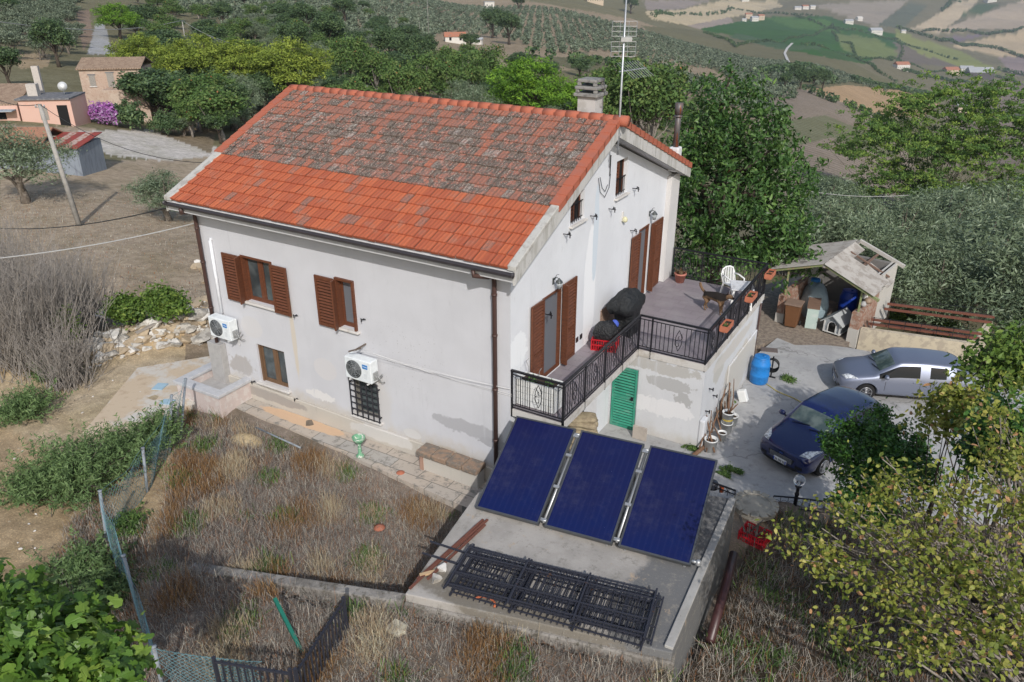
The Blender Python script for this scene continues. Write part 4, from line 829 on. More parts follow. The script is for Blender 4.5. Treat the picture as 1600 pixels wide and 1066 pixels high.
# sandbags under the strip
for i in range(9):
    b=MB(); k=i; b.smooth=True; V=[];
    drape('cement_bag',[(0,.36,.20,0,.8),(.05,.40,.24,0,.8),(.10,.38,.22,0,.75),(.135,.28,.15,0,.6)],M('cement_bag_paper',(.36,.30,.20),.9,var=[(7,(.27,.22,.15),.45,.6)]) if i==0 else bpy.data.materials['cement_bag_paper'],None,i,n=24,amp=.012)
    o=[x for x in COL.objects if x.name.startswith('cement_bag')][-1]; o.location=(.62+.03*math.sin(i*2.1),2.75+.04*math.cos(i*3.),.012+.125*i); o.rotation_euler=(0,0,.1*math.sin(i*5.)+.35); o.name='cement_bag'
    tag(o,('topmost' if i==8 else 'lowest' if i==0 else ['','second','third','fourth','fifth','sixth','seventh','eighth'][i]+' from the ground')+' paper cement bag stacked under the terrace strip','bag','cement bags under the terrace')
# barrel, hose, buckets, sticks
def barrel(loc,label,col,s=1.,rz=0):
    g=thing('plastic_barrel',label,'barrel',loc,rz); b=MB(); b.lathe((0,0,0),[(.26*s,0),(.28*s,.04),(.29*s,.25),(.30*s,.27),(.30*s,.31),(.29*s,.33),(.29*s,.60),(.30*s,.62),(.30*s,.66),(.28*s,.70),(.24*s,.86),(.23*s,.88)],24); b.build('body',M('barrel_plastic_'+str(len(bpy.data.materials)),col,.4,.4,var=[(4,tuple(c*.75 for c in col),.5,.7)]),g)
    b=MB(); b.lathe((0,0,.875),[(.235*s,0),(.24*s,.03),(.2*s,.045)],24); b.lathe((.08,0,.92),[(.05,0),(.05,.03)],10); b.build('lid',bpy.data.materials[-1] if False else M('lid_plastic_'+str(len(bpy.data.materials)),tuple(c*.9 for c in col),.4,.4),g); return g
barrel((3.72,9.25,.012),'bright blue plastic barrel at the terrace wall foot',(.02,.20,.56))
g=thing('hose_reel','black hose coil behind the blue barrel','hose',(3.98,9.75,.012)); b=MB()
for k in range(5): b.tube([(.22*math.cos(2*PI*i/20)*(1-.04*k),.05*k-.1,.45+.22*math.sin(2*PI*i/20)*(1-.04*k)) for i in range(21)],.016,6,cap=False)
b.build('coil',M('black_hose',(.015,.015,.015),.5),g,fix=False); b=MB(); b.bar((0,0,0),(0,0,.75),.04); b.bar((-.15,0,.02),(.15,0,.02),.04); b.build('stand',iron,g)
b=MB(); pts=[onz(u,v,.03) for u,v in ((1188,586),(1192,596),(1215,612),(1240,622),(1262,634),(1290,650),(1330,668))]; b.tube(pts,.018,6); tag(b.build('garden_hose',M('yellow_hose',(.50,.42,.16),.5)),'yellow garden hose snaking from the barrel towards the cars','hose')
wb=M('bucket_white',(.66,.67,.66),.5,.4,var=[(6,(.5,.49,.46),.55,.7)])
def bucket(u,v,label,s=1.,z=.012,fill=True):
    p=onz(u,v,z); g=thing('bucket',label,'bucket',p,group='white plastic buckets by the terrace wall'); b=MB(); b.lathe((0,0,0),[(.13*s,0),(.155*s,.30*s),(.165*s,.30*s),(.165*s,.33*s),(.15*s,.33*s),(.14*s,.27*s),(.02,.26*s)],18); b.build('pail',wb,g)
    b=MB(); b.tube([(.16*s*math.cos(a),.05*math.sin(a),.30*s-.12*math.sin(a)) for a in [PI*i/10 for i in range(11)]],.006,4); b.build('handle',M('wire',(.4,.4,.4),.4),g)
    b=MB(); b.lathe((0,0,.262*s),[(.138*s,0),(.1*s,.015),(.03,.02)],12); b.build('contents',soil,g); return g,p
bucket(1109,704,'white bucket of dark water nearest the collectors',1.15); bucket(1127,688,'small white bucket behind the one nearest the collectors',.8)
bg_,bpz=bucket(1134,676,'lower white bucket beneath the bucket of sticks',1.05); 
g2,_=bucket(1134,676,'white bucket with a yellow band full of sticks',1.05); g2.location.z=.35; b=MB(); b.lathe((0,0,.10),[(.146,0),(.152,.10)],18,cap=False); b.build('label_band',M('yellow_label',(.55,.42,.08),.6),g2)
bucket(1143,664,'white bucket leaning farthest from the collectors',1.,); 
stk=M('firewood_bark',(.17,.10,.065),.9,.1,var=[(9,(.27,.18,.12),.5,.65)])
q=random.Random(5)
for i in range(16):
    b=MB(); y0=q.uniform(4.3,6.6); x0=W2+q.uniform(.12,.55); L_=q.uniform(.5,1.3); a=Vector((x0,y0,.05+q.random()*.12)); e=Vector((W2+q.uniform(.05,.2),y0+q.uniform(.1,.7),.15+L_*q.uniform(.4,.9)))
    m=(a+e)/2+Vector((q.uniform(-.05,.05),q.uniform(-.05,.05),q.uniform(-.04,.06))); r0=q.uniform(.014,.032); b.tube([a,m,e],[r0,r0*.9,r0*.6],6)
    tag(b.build('stick',stk),'dry branch leaning in the firewood pile against the terrace wall','firewood','firewood sticks')
b=MB(); a=onz(1083,712,.07); b.tube([a,a+Vector((.10,.35,.03)),a+Vector((.16,.75,.02))],[.06,.055,.05],8); tag(b.build('log',stk),'thick log lying beside the white bucket','log')
for i in range(7):
    b=MB(); a=Vector((g2.location.x,g2.location.y,.62)); e=a+Vector((q.uniform(-.25,.2),q.uniform(-.2,.2),q.uniform(.2,.4))); b.tube([a,e],[.018,.012],6); tag(b.build('stick',stk),'short stick poking out of the bucket with the yellow band','firewood','sticks in the bucket')
b=MB(); b.obox((W2+.22,6.7,.35),(.02,.42,.34),ry=-.3); tag(b.build('metal_sheet',M('dull_sheet',(.38,.38,.36),.5,var=[(4,(.25,.22,.19),.5,.65)])),'thin grey sheet leaning on the terrace wall','sheet')
b=MB(); b.obox((W2+.35,7.75,.2),(.13,.1,.19),ry=-.35); tag(b.build('jerrycan',pl,bevel=.03),'white jerrycan tipped against the wall foot','jerrycan')
b=MB(); b.box(1.55,1.95,4.1,4.16,.02,.42); tag(b.build('stone_tile',M('tile_beige',(.45,.40,.35),.8)),'beige tile propped by the green door','tile')
for u,v,l in ((1202,547,'dark drain grate near the gravel'),):
    p=onz(u,v,.016); b=MB(); b.obox(p,(.28,.17,.012),rz=.3)
    for i in range(7): b.obox(p+Vector((math.cos(.3),math.sin(.3),0))*(-.24+.08*i)+Vector((0,0,.014)),(.012,.15,.004),rz=.3)
    tag(b.build('drain_grate',M('cast_iron',(.16,.13,.12),.7)),l,'drain')
# ---- yard front: round stone, lamp post, railings, crate
p=onz(1181,786,.45); g=thing('round_platform','semicircular stone platform beside the slab end','stone',(p.x,p.y,.09)); b=MB(); st_=M('platform_stone',(.40,.37,.31),.95,.1,var=[(4,(.28,.26,.22),.45,.65)],bump=(14,.6,.02))
b.lathe((0,0,0),[(.52,0),(.50,.30),(.42,.335),(.05,.34)],22); b.build('core',st_,g)
for k in range(14): a=k*.4488; bb=MB(); bb.obox((.45*math.cos(a),.45*math.sin(a),.335),(.085,.092,.02),rz=a); bb.build('edge_stone',st_,g,bevel=.015)
p=onz(1240,800,-.05); g=thing('lamp_post','short black post with a clear glass globe','lamp post',(p.x,p.y,-.3)); b=MB(); b.lathe((0,0,0),[(.09,0),(.09,.15),(.05,.22),(.045,.75),(.06,.78),(.04,.84),(.04,.98),(.08,1.0),(.08,1.04)],14); b.build('post',iron,g)
t=NT('clear_globe'); t.b.inputs['Transmission Weight'].default_value=1.; globe_m=t.fin((.85,.88,.92),.03,.5); t.b.inputs['IOR'].default_value=1.45
b=MB(); b.lathe((0,0,1.04),[(.14*math.sin(PI*i/12),.14-.14*math.cos(PI*i/12)) for i in range(1,12)],20); b.build('globe',globe_m,g); b=MB(); b.lathe((0,0,1.04),[(.03,0),(.03,.04),(.02,.09),(.005,.12)],10); b.build('bulb',pl,g)
def lowfence(pts,label,h=.42,name='low_railing',z=0.02):
    b=MB()
    for a,e in zip(pts[:-1],pts[1:]):
        a=Vector(a);e=Vector(e);L_=(e-a).length;up=Vector((0,0,1)); b.bar(a+up*h,e+up*h,.03); b.bar(a+up*.1,e+up*.1,.02); n_=max(2,int(L_/.16))
        for i in range(n_+1): q_=a+(e-a)*i/n_; b.bar(q_,q_+up*h,.012); 
        for i in range(n_):
            q_=a+(e-a)*(i+.5)/n_; d_=(e-a).normalized(); b.tube([q_+d_*(.07*math.cos(t_))+up*(h*.6+.07*math.sin(t_)) for t_ in [2*PI*j/10 for j in range(11)]],.006,4,cap=False)
    return tag(b.build(name,iron,fix=False),label,'railing')
lowfence([onz(1113,766,1.76),onz(1148,779,1.76)],'short black railing between the slab and the round platform',h=.2); lowfence([onz(1205,797,.0),onz(1240,800,.0),onz(1330,812,.0),onz(1430,830,.0)],'low black wrought iron railing along the yard edge by the lamp post')
b=MB(); a=onz(1150,815,-.1); e=onz(1300,850,-.2); f_=onz(1450,880,-.3); b.bar(a-Vector((0,0,.35)),e-Vector((0,0,.35)),.3,.9); b.bar(e-Vector((0,0,.35)),f_-Vector((0,0,.35)),.3,.9); tag(b.build('retaining_wall',concrete,bevel=.03),'low rough retaining wall below the yard railing','wall')
p=G(1178,845); cr_=crate((p.x,p.y,p.z),-.15,'red crate of scrap metal on the ground beyond the slab',(.30,.22,.28))
q=random.Random(11)
for i in range(6):
    b=MB(); a=Vector((p.x+q.uniform(-.2,.2),p.y+q.uniform(-.12,.12),p.z+.05)); b.bar(a,a+Vector((q.uniform(-.3,.3),q.uniform(-.2,.2),q.uniform(.35,.5))),.05 if i<3 else .02,.02); tag(b.build('scrap_bar',M('scrap_grey',(.14,.13,.12),.7,.4,.3) if i==0 else bpy.data.materials['scrap_grey']),'grey scrap bar sticking out of the red crate beyond the slab','scrap','scrap bars in the red crate')
b=MB(); b.tube([(5.90,-2.6,.55),(5.74,-1.1,.75),(5.64,-.3,.85)],.09,12); tag(b.build('drain_pipe',M('brown_pipe',(.06,.025,.025),.4,.5)),'thick brown pipe along the outer side of the slab','pipe')
g=thing('extinguisher','small orange and blue objects by the slab end','tools',onz(1120,766,1.76)); b=MB(); b.lathe((.1,0,0),[(.05,0),(.05,.12),(.02,.16)],10); b.build('orange_can',M('orange_can',(.55,.12,.04),.5),g); b=MB(); b.lathe((-.1,.02,0),[(.10,0),(.11,.14),(.09,.18)],14); b.build('dark_drum',M('dark_drum',(.03,.035,.05),.4),g)
# blue-green mesh fence
msh=M('weathered_fence_mesh',(.13,.25,.28),.6,.4); gal=M('weathered_post',(.25,.28,.31),.7,.3,var=[(6,(.15,.15,.16),.5,.65)])
fp=[((290,592),(279,690)),((268,618),(262,712)),((223,700),(229,770)),((156,767),(166,850)),((193,868),(216,958)),((240,1010),(256,1085))]
fpts=[]
for (tp,bt) in fp:
    B_=G(*bt); z=B_.z; h_=1.25 if tp[0]>250 else 1.15
    # top of the post: where its sight line passes closest to the vertical at that height
    Tt=onz(*tp,z+h_); fpts.append((B_,Tt))
for i,(B_,Tt) in enumerate(fpts):
    b=MB(); b.tube([B_-Vector((0,0,.2)),Tt],.035,8); b.lathe(Tt-Vector((0,0,.02)),[(.045,0),(.045,.03)],8)
    tag(b.build('fence_post',gal),['tallest leaning grey post by the entrance parapet','thin grey post next to the tallest leaning post','thin grey post amid the green bush','bluish post at the bend beyond the sandy patch','white topped post halfway down the mesh fence','thick grey post nearest the fig tree'][i],'fence post',group='posts of the mesh fence')
fe=thing('mesh_fence','blue green sagging wire mesh fence left of the dry plot','fence',fpts[0][0]); 
def meshpanel(b,B0,T0,B1,T1,cell=.11,r=.0045):
    L_=(B1-B0).length; Hh=(T0-B0).length; n_=int(L_/cell); m_=max(4,int(Hh/cell)); rn=random.Random(int(L_*100)); 
    sag=lambda s,t_: Vector((0,0,-.10*math.sin(PI*s)*t_))
    P=lambda s,t_: (B0*(1-s)+B1*s)*(1-t_)+(T0*(1-s)+T1*s)*t_+sag(s,t_)+Vector((.03*math.sin(9*s+4*t_),.03*math.cos(7*s+3*t_),0))
    for sg in (1,-1):
        for i in range(-m_,n_+m_):
            pts=[]
            for j in range(0,m_+1,3):
                s=(i+sg*j+ (0 if sg>0 else m_))/n_
                if 0<=s<=1: pts.append(P(s,j/m_))
            for a_,c_ in zip(pts[:-1],pts[1:]): b.bar(a_,c_,r)
    for t_ in (0.02,.98): 
        for k in range(8): b.bar(P(k/8,t_),P((k+1)/8,t_),r*1.2)
b=MB(); b.o=fpts[0][0]
for (a,c_) in zip(fpts[:-1],fpts[1:]): meshpanel(b,a[0],a[1],c_[0],c_[1])
B6=G(420,1085); meshpanel(b,fpts[-1][0],fpts[-1][1],B6,B6+Vector((0,0,.75)),.09,.006)
b.build('wire_mesh',msh,fe,fix=False)
def picket(a,e,h,label,step=.13):
    a=Vector(a);e=Vector(e);d=(e-a);L_=d.length;d/=L_;up=Vector((0,0,1)); b=MB(); b.bar(a+up*h,e+up*h,.035); b.bar(a+up*.12,e+up*.12,.03)
    for i in range(int(L_/step)+1): q_=a+d*(i*step); b.bar(q_-up*.02,q_+up*(h+.06),.022)
    for q_ in (a,e): b.bar(q_-up*.1,q_+up*(h+.1),.05)
    return tag(b.build('iron_fence',rust,fix=False),label,'fence')
T1_=onz(537,940,2.2); T2_=onz(462,1052,2.45); picket((T1_.x,T1_.y,1.25),(T2_.x,T2_.y,1.5),.95,'black iron picket fence running towards the viewer in the weeds')
T3_=onz(335,1034,2.3); picket((T3_.x,T3_.y,1.4),(T2_.x-.1,T2_.y-.02,1.5),.9,'black iron picket fence along the bottom edge behind the wire mesh')
b=MB(); b.bar(onz(429,935,2.1),onz(472,1020,1.5),.06); tag(b.build('green_post',M('green_post',(.01,.14,.10),.5)),'dark green metal post leaning over the iron picket fence','post')
# sticks planted / rubble heap
q=random.Random(12)
for i in range(95):
    f=q.random(); u=150+180*f+q.uniform(-12,12); v=545-50*f+q.uniform(-26,30)*(.6+.6*f); p=G(u,v); s=q.uniform(.16,.48)*(1.15 if f>.7 else 1)
    rock('rubble_block',p+Vector((0,0,.02)),s,[stone_w,stone,buff][i%3],i,'pale broken block in the demolition heap beyond the left end of the house','rubble','rubble blocks',.55)
for i in range(8): p=G(q.uniform(305,330),q.uniform(400,470)); rock('rubble_block',p,q.uniform(.25,.45),[stone_w,buff][i%2],i+7,'pale broken block piled against the left corner of the house','rubble','rubble by the house corner',.8)
for i in range(230):
    f=q.random(); u=130+200*f; v=555-60*f+q.uniform(-32,26); p=G(u,v); rock('rubble_piece',p,q.uniform(.04,.13),[stone_w,stone,buff][i%3],i+60,'small broken piece scattered over the demolition heap','rubble','small rubble pieces',.7)
b=MB(); a=G(196,508)+Vector((0,0,.55)); b.obox(a,(.85,.5,.03),rz=.2,rx=.25); tag(b.build('metal_sheet',M('grey_sheet',(.42,.42,.44),.5,var=[(5,(.33,.32,.32),.5,.6)])),'flat grey sheet tilted on the rubble heap','sheet')
b=MB(); b.bar(G(215,532)+Vector((0,0,.25)),G(285,498)+Vector((0,0,.25)),.12,.06); tag(b.build('plank',M('old_plank',(.33,.30,.27),.9)),'long weathered plank across the rubble heap','plank')
b=MB(); b.prism([(-14.9,4.2),(-14.7,4.6),(-12.4,5.6),(-12.3,5.1)],.0,1.7); tag(b.build('broken_wall',M('broken_wall',(.40,.36,.31),.95,var=[(3,(.45,.30,.22),.5,.6)],bump=(6,.8,.05)),bevel=.05),'broken wall remnant behind the left corner of the house','wall')
q=random.Random(33)
for i in range(60):
    u,v=q.choice([(q.uniform(0,160),q.uniform(800,860)),(q.uniform(0,60),q.uniform(690,730)),(q.uniform(100,330),q.uniform(560,700)),(q.uniform(0,50),q.uniform(560,640))]); p=G(u,v); rock('small_stone',p,q.uniform(.02,.055),[stone_w,buff][i%2],i+300,'small pale stone lying on the sandy ground','stone','stones on the sandy ground',.6)
for (u,v,z,w_,l_) in ((250,604,.435,.17,.2,),(262,628,.435,.19,.14)):
    p=onz(u,v,z); b=MB(); b.obox(p,(w_,l_,.01),rz=.4); tag(b.build('blue_tile',M('pale_blue_tile',(.35,.50,.60),.6)),'pale blue tile on the apron '+('farther from' if v<610 else 'nearer')+' the leaning posts','tile')
p=G(385,690); b=MB(); b.lathe(p-Vector((0,0,.05)),[(.55,0),(.45,.10),(.28,.19),(.08,.24)],16,sx=1.1,sy=.7); tag(b.build('sand_heap',M('yellow_sand',(.52,.41,.25),.95,.1,var=[(9,(.43,.34,.2),.5,.6)],bump=(20,1.,.05))),'small heap of yellow sand in the dry plot','sand heap')
b=MB(); b.tube([onz(400,668,.33),onz(470,700,.33)],.025,6); tag(b.build('grey_pipe',gal),'thin grey pipe lying by the pavement edge','pipe')
# ---------------------------------------------------------------- cars
def car(loc,rz,sc,paint,label,kind):
    g=thing('parked_car',label,'car',loc,rz); g.scale=(sc,)*3
    L=3.97 if kind=='hatch' else 4.30
    k=L/3.97
    # stations: x, then (y,z) for 8 columns from the sill to the middle of the top
    S=[(.00,[(.40,.22),(.52,.30),(.58,.46),(.56,.60),(.50,.66),(.44,.68),(.22,.69),(0,.695)]),
       (.05,[(.62,.20),(.72,.30),(.76,.48),(.72,.64),(.62,.71),(.52,.73),(.26,.745),(0,.75)]),
       (.22,[(.74,.19),(.82,.30),(.84,.52),(.82,.70),(.72,.785),(.60,.81),(.30,.83),(0,.835)]),
       (.55,[(.78,.18),(.855,.32),(.865,.58),(.85,.78),(.76,.86),(.62,.89),(.31,.915),(0,.92)]),
       (.92,[(.79,.18),(.86,.32),(.87,.60),(.86,.86),(.77,.92),(.64,.955),(.33,.985),(0,.99)]),
       (1.02,[(.79,.18),(.86,.32),(.87,.61),(.86,.88),(.78,.94),(.70,.985),(.36,1.02),(0,1.03)]),
       (1.62,[(.79,.18),(.86,.32),(.87,.63),(.86,.915),(.67,1.34),(.61,1.39),(.31,1.43),(0,1.43)]),
       (1.72,[(.79,.18),(.86,.32),(.87,.63),(.86,.92),(.665,1.385),(.605,1.425),(.31,1.455),(0,1.455)]),
       (2.36,[(.79,.18),(.86,.32),(.875,.65),(.865,.94),(.66,1.41),(.60,1.45),(.31,1.48),(0,1.485)]),
       (2.46,[(.79,.18),(.86,.32),(.875,.65),(.865,.945),(.66,1.41),(.60,1.45),(.31,1.48),(0,1.485)]),
       (3.10,[(.79,.18),(.86,.32),(.875,.67),(.86,.98),(.65,1.385),(.59,1.425),(.30,1.455),(0,1.46)]),
       (3.28,[(.78,.20),(.85,.34),(.865,.68),(.85,1.00),(.635,1.365),(.575,1.405),(.29,1.435),(0,1.44)]),
       (3.60,[(.77,.22),(.84,.36),(.85,.70),(.82,1.02),(.56,1.29),(.50,1.33),(.27,1.38),(0,1.39)]),
       (3.84,[(.74,.24),(.80,.38),(.82,.70),(.77,.98),(.66,1.02),(.56,1.03),(.29,1.05),(0,1.055)]),
       (3.93,[(.68,.26),(.74,.40),(.76,.66),(.72,.86),(.62,.90),(.52,.91),(.27,.93),(0,.93)]),
       (3.97,[(.60,.28),(.66,.40),(.68,.58),(.64,.70),(.56,.74),(.46,.75),(.24,.76),(0,.76)])]
    n=8; V=[];F=[];m=[]
    for x,pr in S:
        for y,z in pr: V.append((x*k,y,z))
    base=len(V); idx={}
    for i,(x,pr) in enumerate(S):
        for j in range(n-1): idx[(i,j)]=len(V); V.append((x*k,-pr[j][0],pr[j][1]))
        idx[(i,n-1)]=i*n+n-1
    def mt(i,j):
        if j in (5,6) and i==5: return 1                   # windscreen
        if j in (5,6) and i==12: return 2                  # rear window
        if j==3 and i in (5,6,7): return 3                   # front side window
        if j==3 and i in (9,): return 4
        if j==3 and i==11: return 4
        return 0
    for i in range(len(S)-1):
        for j in range(n-1):
            F.append((i*n+j,(i+1)*n+j,(i+1)*n+j+1,i*n+j+1)); m.append(mt(i,j)); F.append((idx[i,j],idx[i,j+1],idx[i+1,j+1],idx[i+1,j])); q=mt(i,j); m.append(q+(2 if q>2 else 0))
    for i in (0,len(S)-1):
        for j in range(n-2 if False else n-1):
            a,c=i*n+j,i*n+j+1; d,e=idx[i,j],idx[i,j+1]
            F.append((a,c,e,d) if c!=e else (a,c,d)); m.append(0)
    for i in range(len(S)-1): F.append((i*n,idx[i,0],idx[i+1,0],(i+1)*n)); m.append(0)
    me=bpy.data.meshes.new('car_cage'); me.from_pydata(V,[],F)
    for _ in range(7): me.materials.append(paint)
    me.polygons.foreach_set('material_index',m)
    b_=bmesh.new(); b_.from_mesh(me); bmesh.ops.recalc_face_normals(b_,faces=b_.faces); b_.to_mesh(me); b_.free()
    o=bpy.data.objects.new('cage',me); COL.objects.link(o)
    md=o.modifiers.new('s','SUBSURF'); md.levels=3; md.render_levels=3
    wx=(.80*k,3.22*k); cut=MB()
    for x in wx:
        for s in (-1,1): cut.tube([(x,s*.55,.31),(x,s*1.2,.31)],.36,28)
    co=cut.build('cutter',paint); mb=o.modifiers.new('b','BOOLEAN'); mb.object=co; mb.operation='DIFFERENCE'; mb.solver='FAST'
    dg=bpy.context.evaluated_depsgraph_get(); ev=bpy.data.meshes.new_from_object(o.evaluated_get(dg)); bpy.data.objects.remove(o); bpy.data.objects.remove(co)
    cg=NT('car_glass_'+label[:6]); cgm=cg.fin((.006,.008,.010),.03,.25); cs=NT('car_screen_'+label[:6]); csm=cs.fin(cs.mix(cs.ramp(cs.noise(2.2,3),.4,.65),(.05,.075,.075),(.12,.15,.14)),.06,.7)
    blk=M('black_trim',(.012,.012,.013),.5,.4); rub=M('tyre_rubber',(.018,.018,.019),.85,.2); rim=M('alloy',(.42,.43,.45),.3,.5,.7); dk=M('rim_dark',(.05,.05,.055),.35,.5,.5)
    nm=['body','windscreen','rear_window','side_window','side_window','side_window','side_window']
    co_=np.empty(len(ev.vertices)*3); ev.vertices.foreach_get('co',co_); co_=co_.reshape(-1,3); body=None
    for q in range(7):
        ps=[p for p in ev.polygons if p.material_index==q]
        if not ps: continue
        used=sorted({v for p in ps for v in p.vertices}); mp={v:i for i,v in enumerate(used)}; mm=bpy.data.meshes.new(nm[q]); mm.from_pydata([tuple(co_[v]) for v in used],[],[[mp[v] for v in p.vertices] for p in ps])
        mm.materials.append(paint if q==0 else (csm if q==1 else cgm)); mm.polygons.foreach_set('use_smooth',[True]*len(ps)); oo=link(nm[q],mm,g)
        if q==0: body=oo; mm.materials[0]=paint
    # dark underbody so no light passes under the cut arches
    b=MB(); b.box(.25*k,3.75*k,-.56,.56,.16,.62); b.build('underbody',blk,g)
    for x in wx:
        for s in (-1,1):
            w_=MB(); w_.tube([(x,s*.64,.30),(x,s*.66,.30),(x,s*.82,.30),(x,s*.84,.30)],[.28,.30,.30,.28],28); tw=w_.build('wheel',rub,g)
            w_=MB(); w_.tube([(x,s*.80,.30),(x,s*.846,.30)],.19,24); w_.build('rim_well',dk,tw)
            w_=MB()
            for i in range(10 if kind=='hatch' else 7):
                a=2*PI*i/(10 if kind=='hatch' else 7); w_.bar((x+.03*math.cos(a),s*.852,.30+.03*math.sin(a)),(x+.185*math.cos(a),s*.85,.30+.185*math.sin(a)),.035,.012)
            w_.tube([(x+.19*math.cos(2*PI*i/24),s*.85,.30+.19*math.sin(2*PI*i/24)) for i in range(25)],.012,6,cap=False); w_.tube([(x,s*.845,.30),(x,s*.862,.30)],.04,12); w_.build('rim',rim,tw,fix=False)
    def onfront(y,z,o_=.0):   # x of the nose at a given height
        best=0
        d_=[(abs(v[1]-y)*1.0+abs(v[2]-z),v[0]) for v in co_ if v[0]<.9*k and abs(v[1]-y)<.06 and abs(v[2]-z)<.06]
        return (min(d_)[1] if d_ else .05)-o_
    hl=NT('headlight_'+label[:6]); hlm=hl.fin(hl.mix(hl.ramp(hl.noise(14,2),.45,.6),(.75,.78,.80),(.30,.32,.34)),.1,.7)
    import mathutils
    bt=mathutils.bvhtree.BVHTree.FromPolygons([tuple(v) for v in co_],[list(p.vertices) for p in ev.polygons])
    def proj_patch(poly,direction,mat,name,off=.006,parent=g,thick=True,res=7):
        """patch laid on the bodywork: poly of 4 corners in the plane across the ray direction, moved onto the surface"""
        b=MB(); D=Vector(direction); n1=res; V=[]
        for i in range(n1+1):
            for j in range(n1+1):
                s,t_=i/n1,j/n1; P=(Vector(poly[0])*(1-s)+Vector(poly[1])*s)*(1-t_)+(Vector(poly[3])*(1-s)+Vector(poly[2])*s)*t_
                h=bt.ray_cast(P,D); V.append((h[0]-D*off) if h[0] else P+D*.3)
        Fq=[(i*(n1+1)+j,(i+1)*(n1+1)+j,(i+1)*(n1+1)+j+1,i*(n1+1)+j+1) for i in range(n1) for j in range(n1)]
        b.smooth=True; b.add(V,Fq); return b.build(name,mat,parent,fix=False)
    for s in (-1,1):
        if kind=='hatch': poly=[(-1,s*.50,.60),(-1,s*.80,.66),(-1,s*.80,.80),(-1,s*.52,.69)]; poly=[(-.6,s*.44,1.5),(-.6,s*.80,1.5),(-.6,s*.80,1.5),(-.6,s*.5,1.5)]
        # headlights: dropped onto the wing from above and in front
        D=Vector((.62,0,-.78)).normalized(); c0=[(.10,s*.50,.70),(.20,s*.74,.70),(.62*(1 if kind=='hatch' else .8),s*.82,.86),(.30,s*.56,.80)]
        proj_patch([Vector(p)-D*.6 for p in c0],D,hlm,'headlight',.012)
        proj_patch([(-.5,s*.46,.34),(-.5,s*.66,.34),(-.5,s*.66,.44),(-.5,s*.46,.44)],(1,0,0),blk,'fog_lamp_recess',.006)
        proj_patch([(L+.5,s*.50,.78),(L+.5,s*.70,.78),(L+.5,s*.66,1.0),(L+.5,s*.58,1.0)],(-1,0,0),M('tail_red',(.35,.01,.01),.2,.6) if s<0 else bpy.data.materials['tail_red'],'tail_light',.01)
    gy=.36; gz=(.40,.57) if kind=='hatch' else (.50,.60)
    gr=proj_patch([(-.5,-gy,gz[0]),(-.5,gy,gz[0]),(-.5,gy*1.15,gz[1]),(-.5,-gy*1.15,gz[1])],(1,0,0),blk,'grille',.006)
    ch=M('chrome',(.65,.66,.67),.15,.6,.9)
    for i in range(5 if kind=='hatch' else 2):
        z=gz[0]+(gz[1]-gz[0])*(i+.5)/(5 if kind=='hatch' else 2); proj_patch([(-.5,-gy*.97,z-.006),(-.5,gy*.97,z-.006),(-.5,gy*.97,z+.006),(-.5,-gy*.97,z+.006)],(1,0,0),ch,'grille_bar',.013,gr)
    proj_patch([(-.5,-.05,.60),(-.5,.05,.60),(-.5,.05,.645),(-.5,-.05,.645)],(1,0,0),ch if kind!='hatch' else M('badge_blue',(.05,.10,.30),.3),'emblem',.016)
    proj_patch([(-.5,-.60,.24),(-.5,.60,.24),(-.5,.52,.33),(-.5,-.52,.33)],(1,0,0),blk,'lower_intake',.005)
    pz=.42 if kind=='hatch' else .40
    b=MB(); x=onfront(0,pz+.02)-.035; b.box(x,x+.03,-.20,.20,pz-.09,pz+.02); pt=b.build('number_plate',M('plate_white',(.75,.76,.75),.4),g); b=MB()
    for s in (-1,1): b.box(x-.002,x+.0,s*.185-.016,s*.185+.016,pz-.085,pz+.015)
    b.build('plate_band',M('plate_blue',(.02,.08,.45),.4),pt)
    b=MB()
    for i,h_ in enumerate((-.145,-.105,-.045,-.005,.035,.095,.135)): b.box(x-.003,x+.0,h_-.012,h_+.012,pz-.07,pz)
    b.build('plate_characters',M('plate_grey',(.16,.16,.17),.5),pt)
    for s in (-1,1):
        b=MB(); b.smooth=True; b.lathe((1.28*k,s*.98,.95),[(.03,-.03),(.085,0),(.09,.06),(.06,.11),(.01,.12)],14,sx=.8,sy=1.2); mr=b.build('mirror',paint,g); b=MB(); b.bar((1.26*k,s*.84,.95),(1.28*k,s*.95,.98),.05,.03); b.build('mirror_stalk',blk,mr)
        for xh in ((1.95,) if kind=='hatch' else (2.1,2.95)):
            b=MB(); b.box((xh)*k,(xh+.20)*k,s*.872,s*.892,.80,.83); b.build('door_handle',paint if kind!='hatch' else paint,g,bevel=.006)
        for xs in ((1.30,2.42) if kind=='hatch' else (1.30,2.30,3.0)):
            proj_patch([(xs*k,s*1.3,.30),(xs*k+.014,s*1.3,.30),(xs*k+.014,s*1.3,.90),(xs*k,s*1.3,.90)],(0,-s,0),blk,'door_gap',.002,res=4)
        b=MB(); 
    b=MB()
    for s in (0,1):
        y0=.05+s*(-.55); b.bar((1.0*k,y0+.4,1.055),(1.12*k,y0-.1,1.10),.02,.012)
    b.build('wiper',blk,g)
    b=MB(); b.tube([(3.45*k,0,1.42),(3.55*k,0,1.60)],.006,5); b.build('aerial',blk,g)
    return g
t=NT('navy_car_paint'); t.b.inputs['Coat Weight'].default_value=1.; t.b.inputs['Coat Roughness'].default_value=.04; nv=t.mix(t.ramp(t.noise(55,2,.5),.755,.77),(.005,.012,.080),(.35,.35,.36)); navy=t.fin(nv,.25,.5,.1)
t=NT('silver_car_paint'); t.b.inputs['Coat Weight'].default_value=1.; t.b.inputs['Coat Roughness'].default_value=.12; t.b.inputs['Coat Weight'].default_value=.35; silv=t.fin((.22,.245,.32),.42,.4,.6)
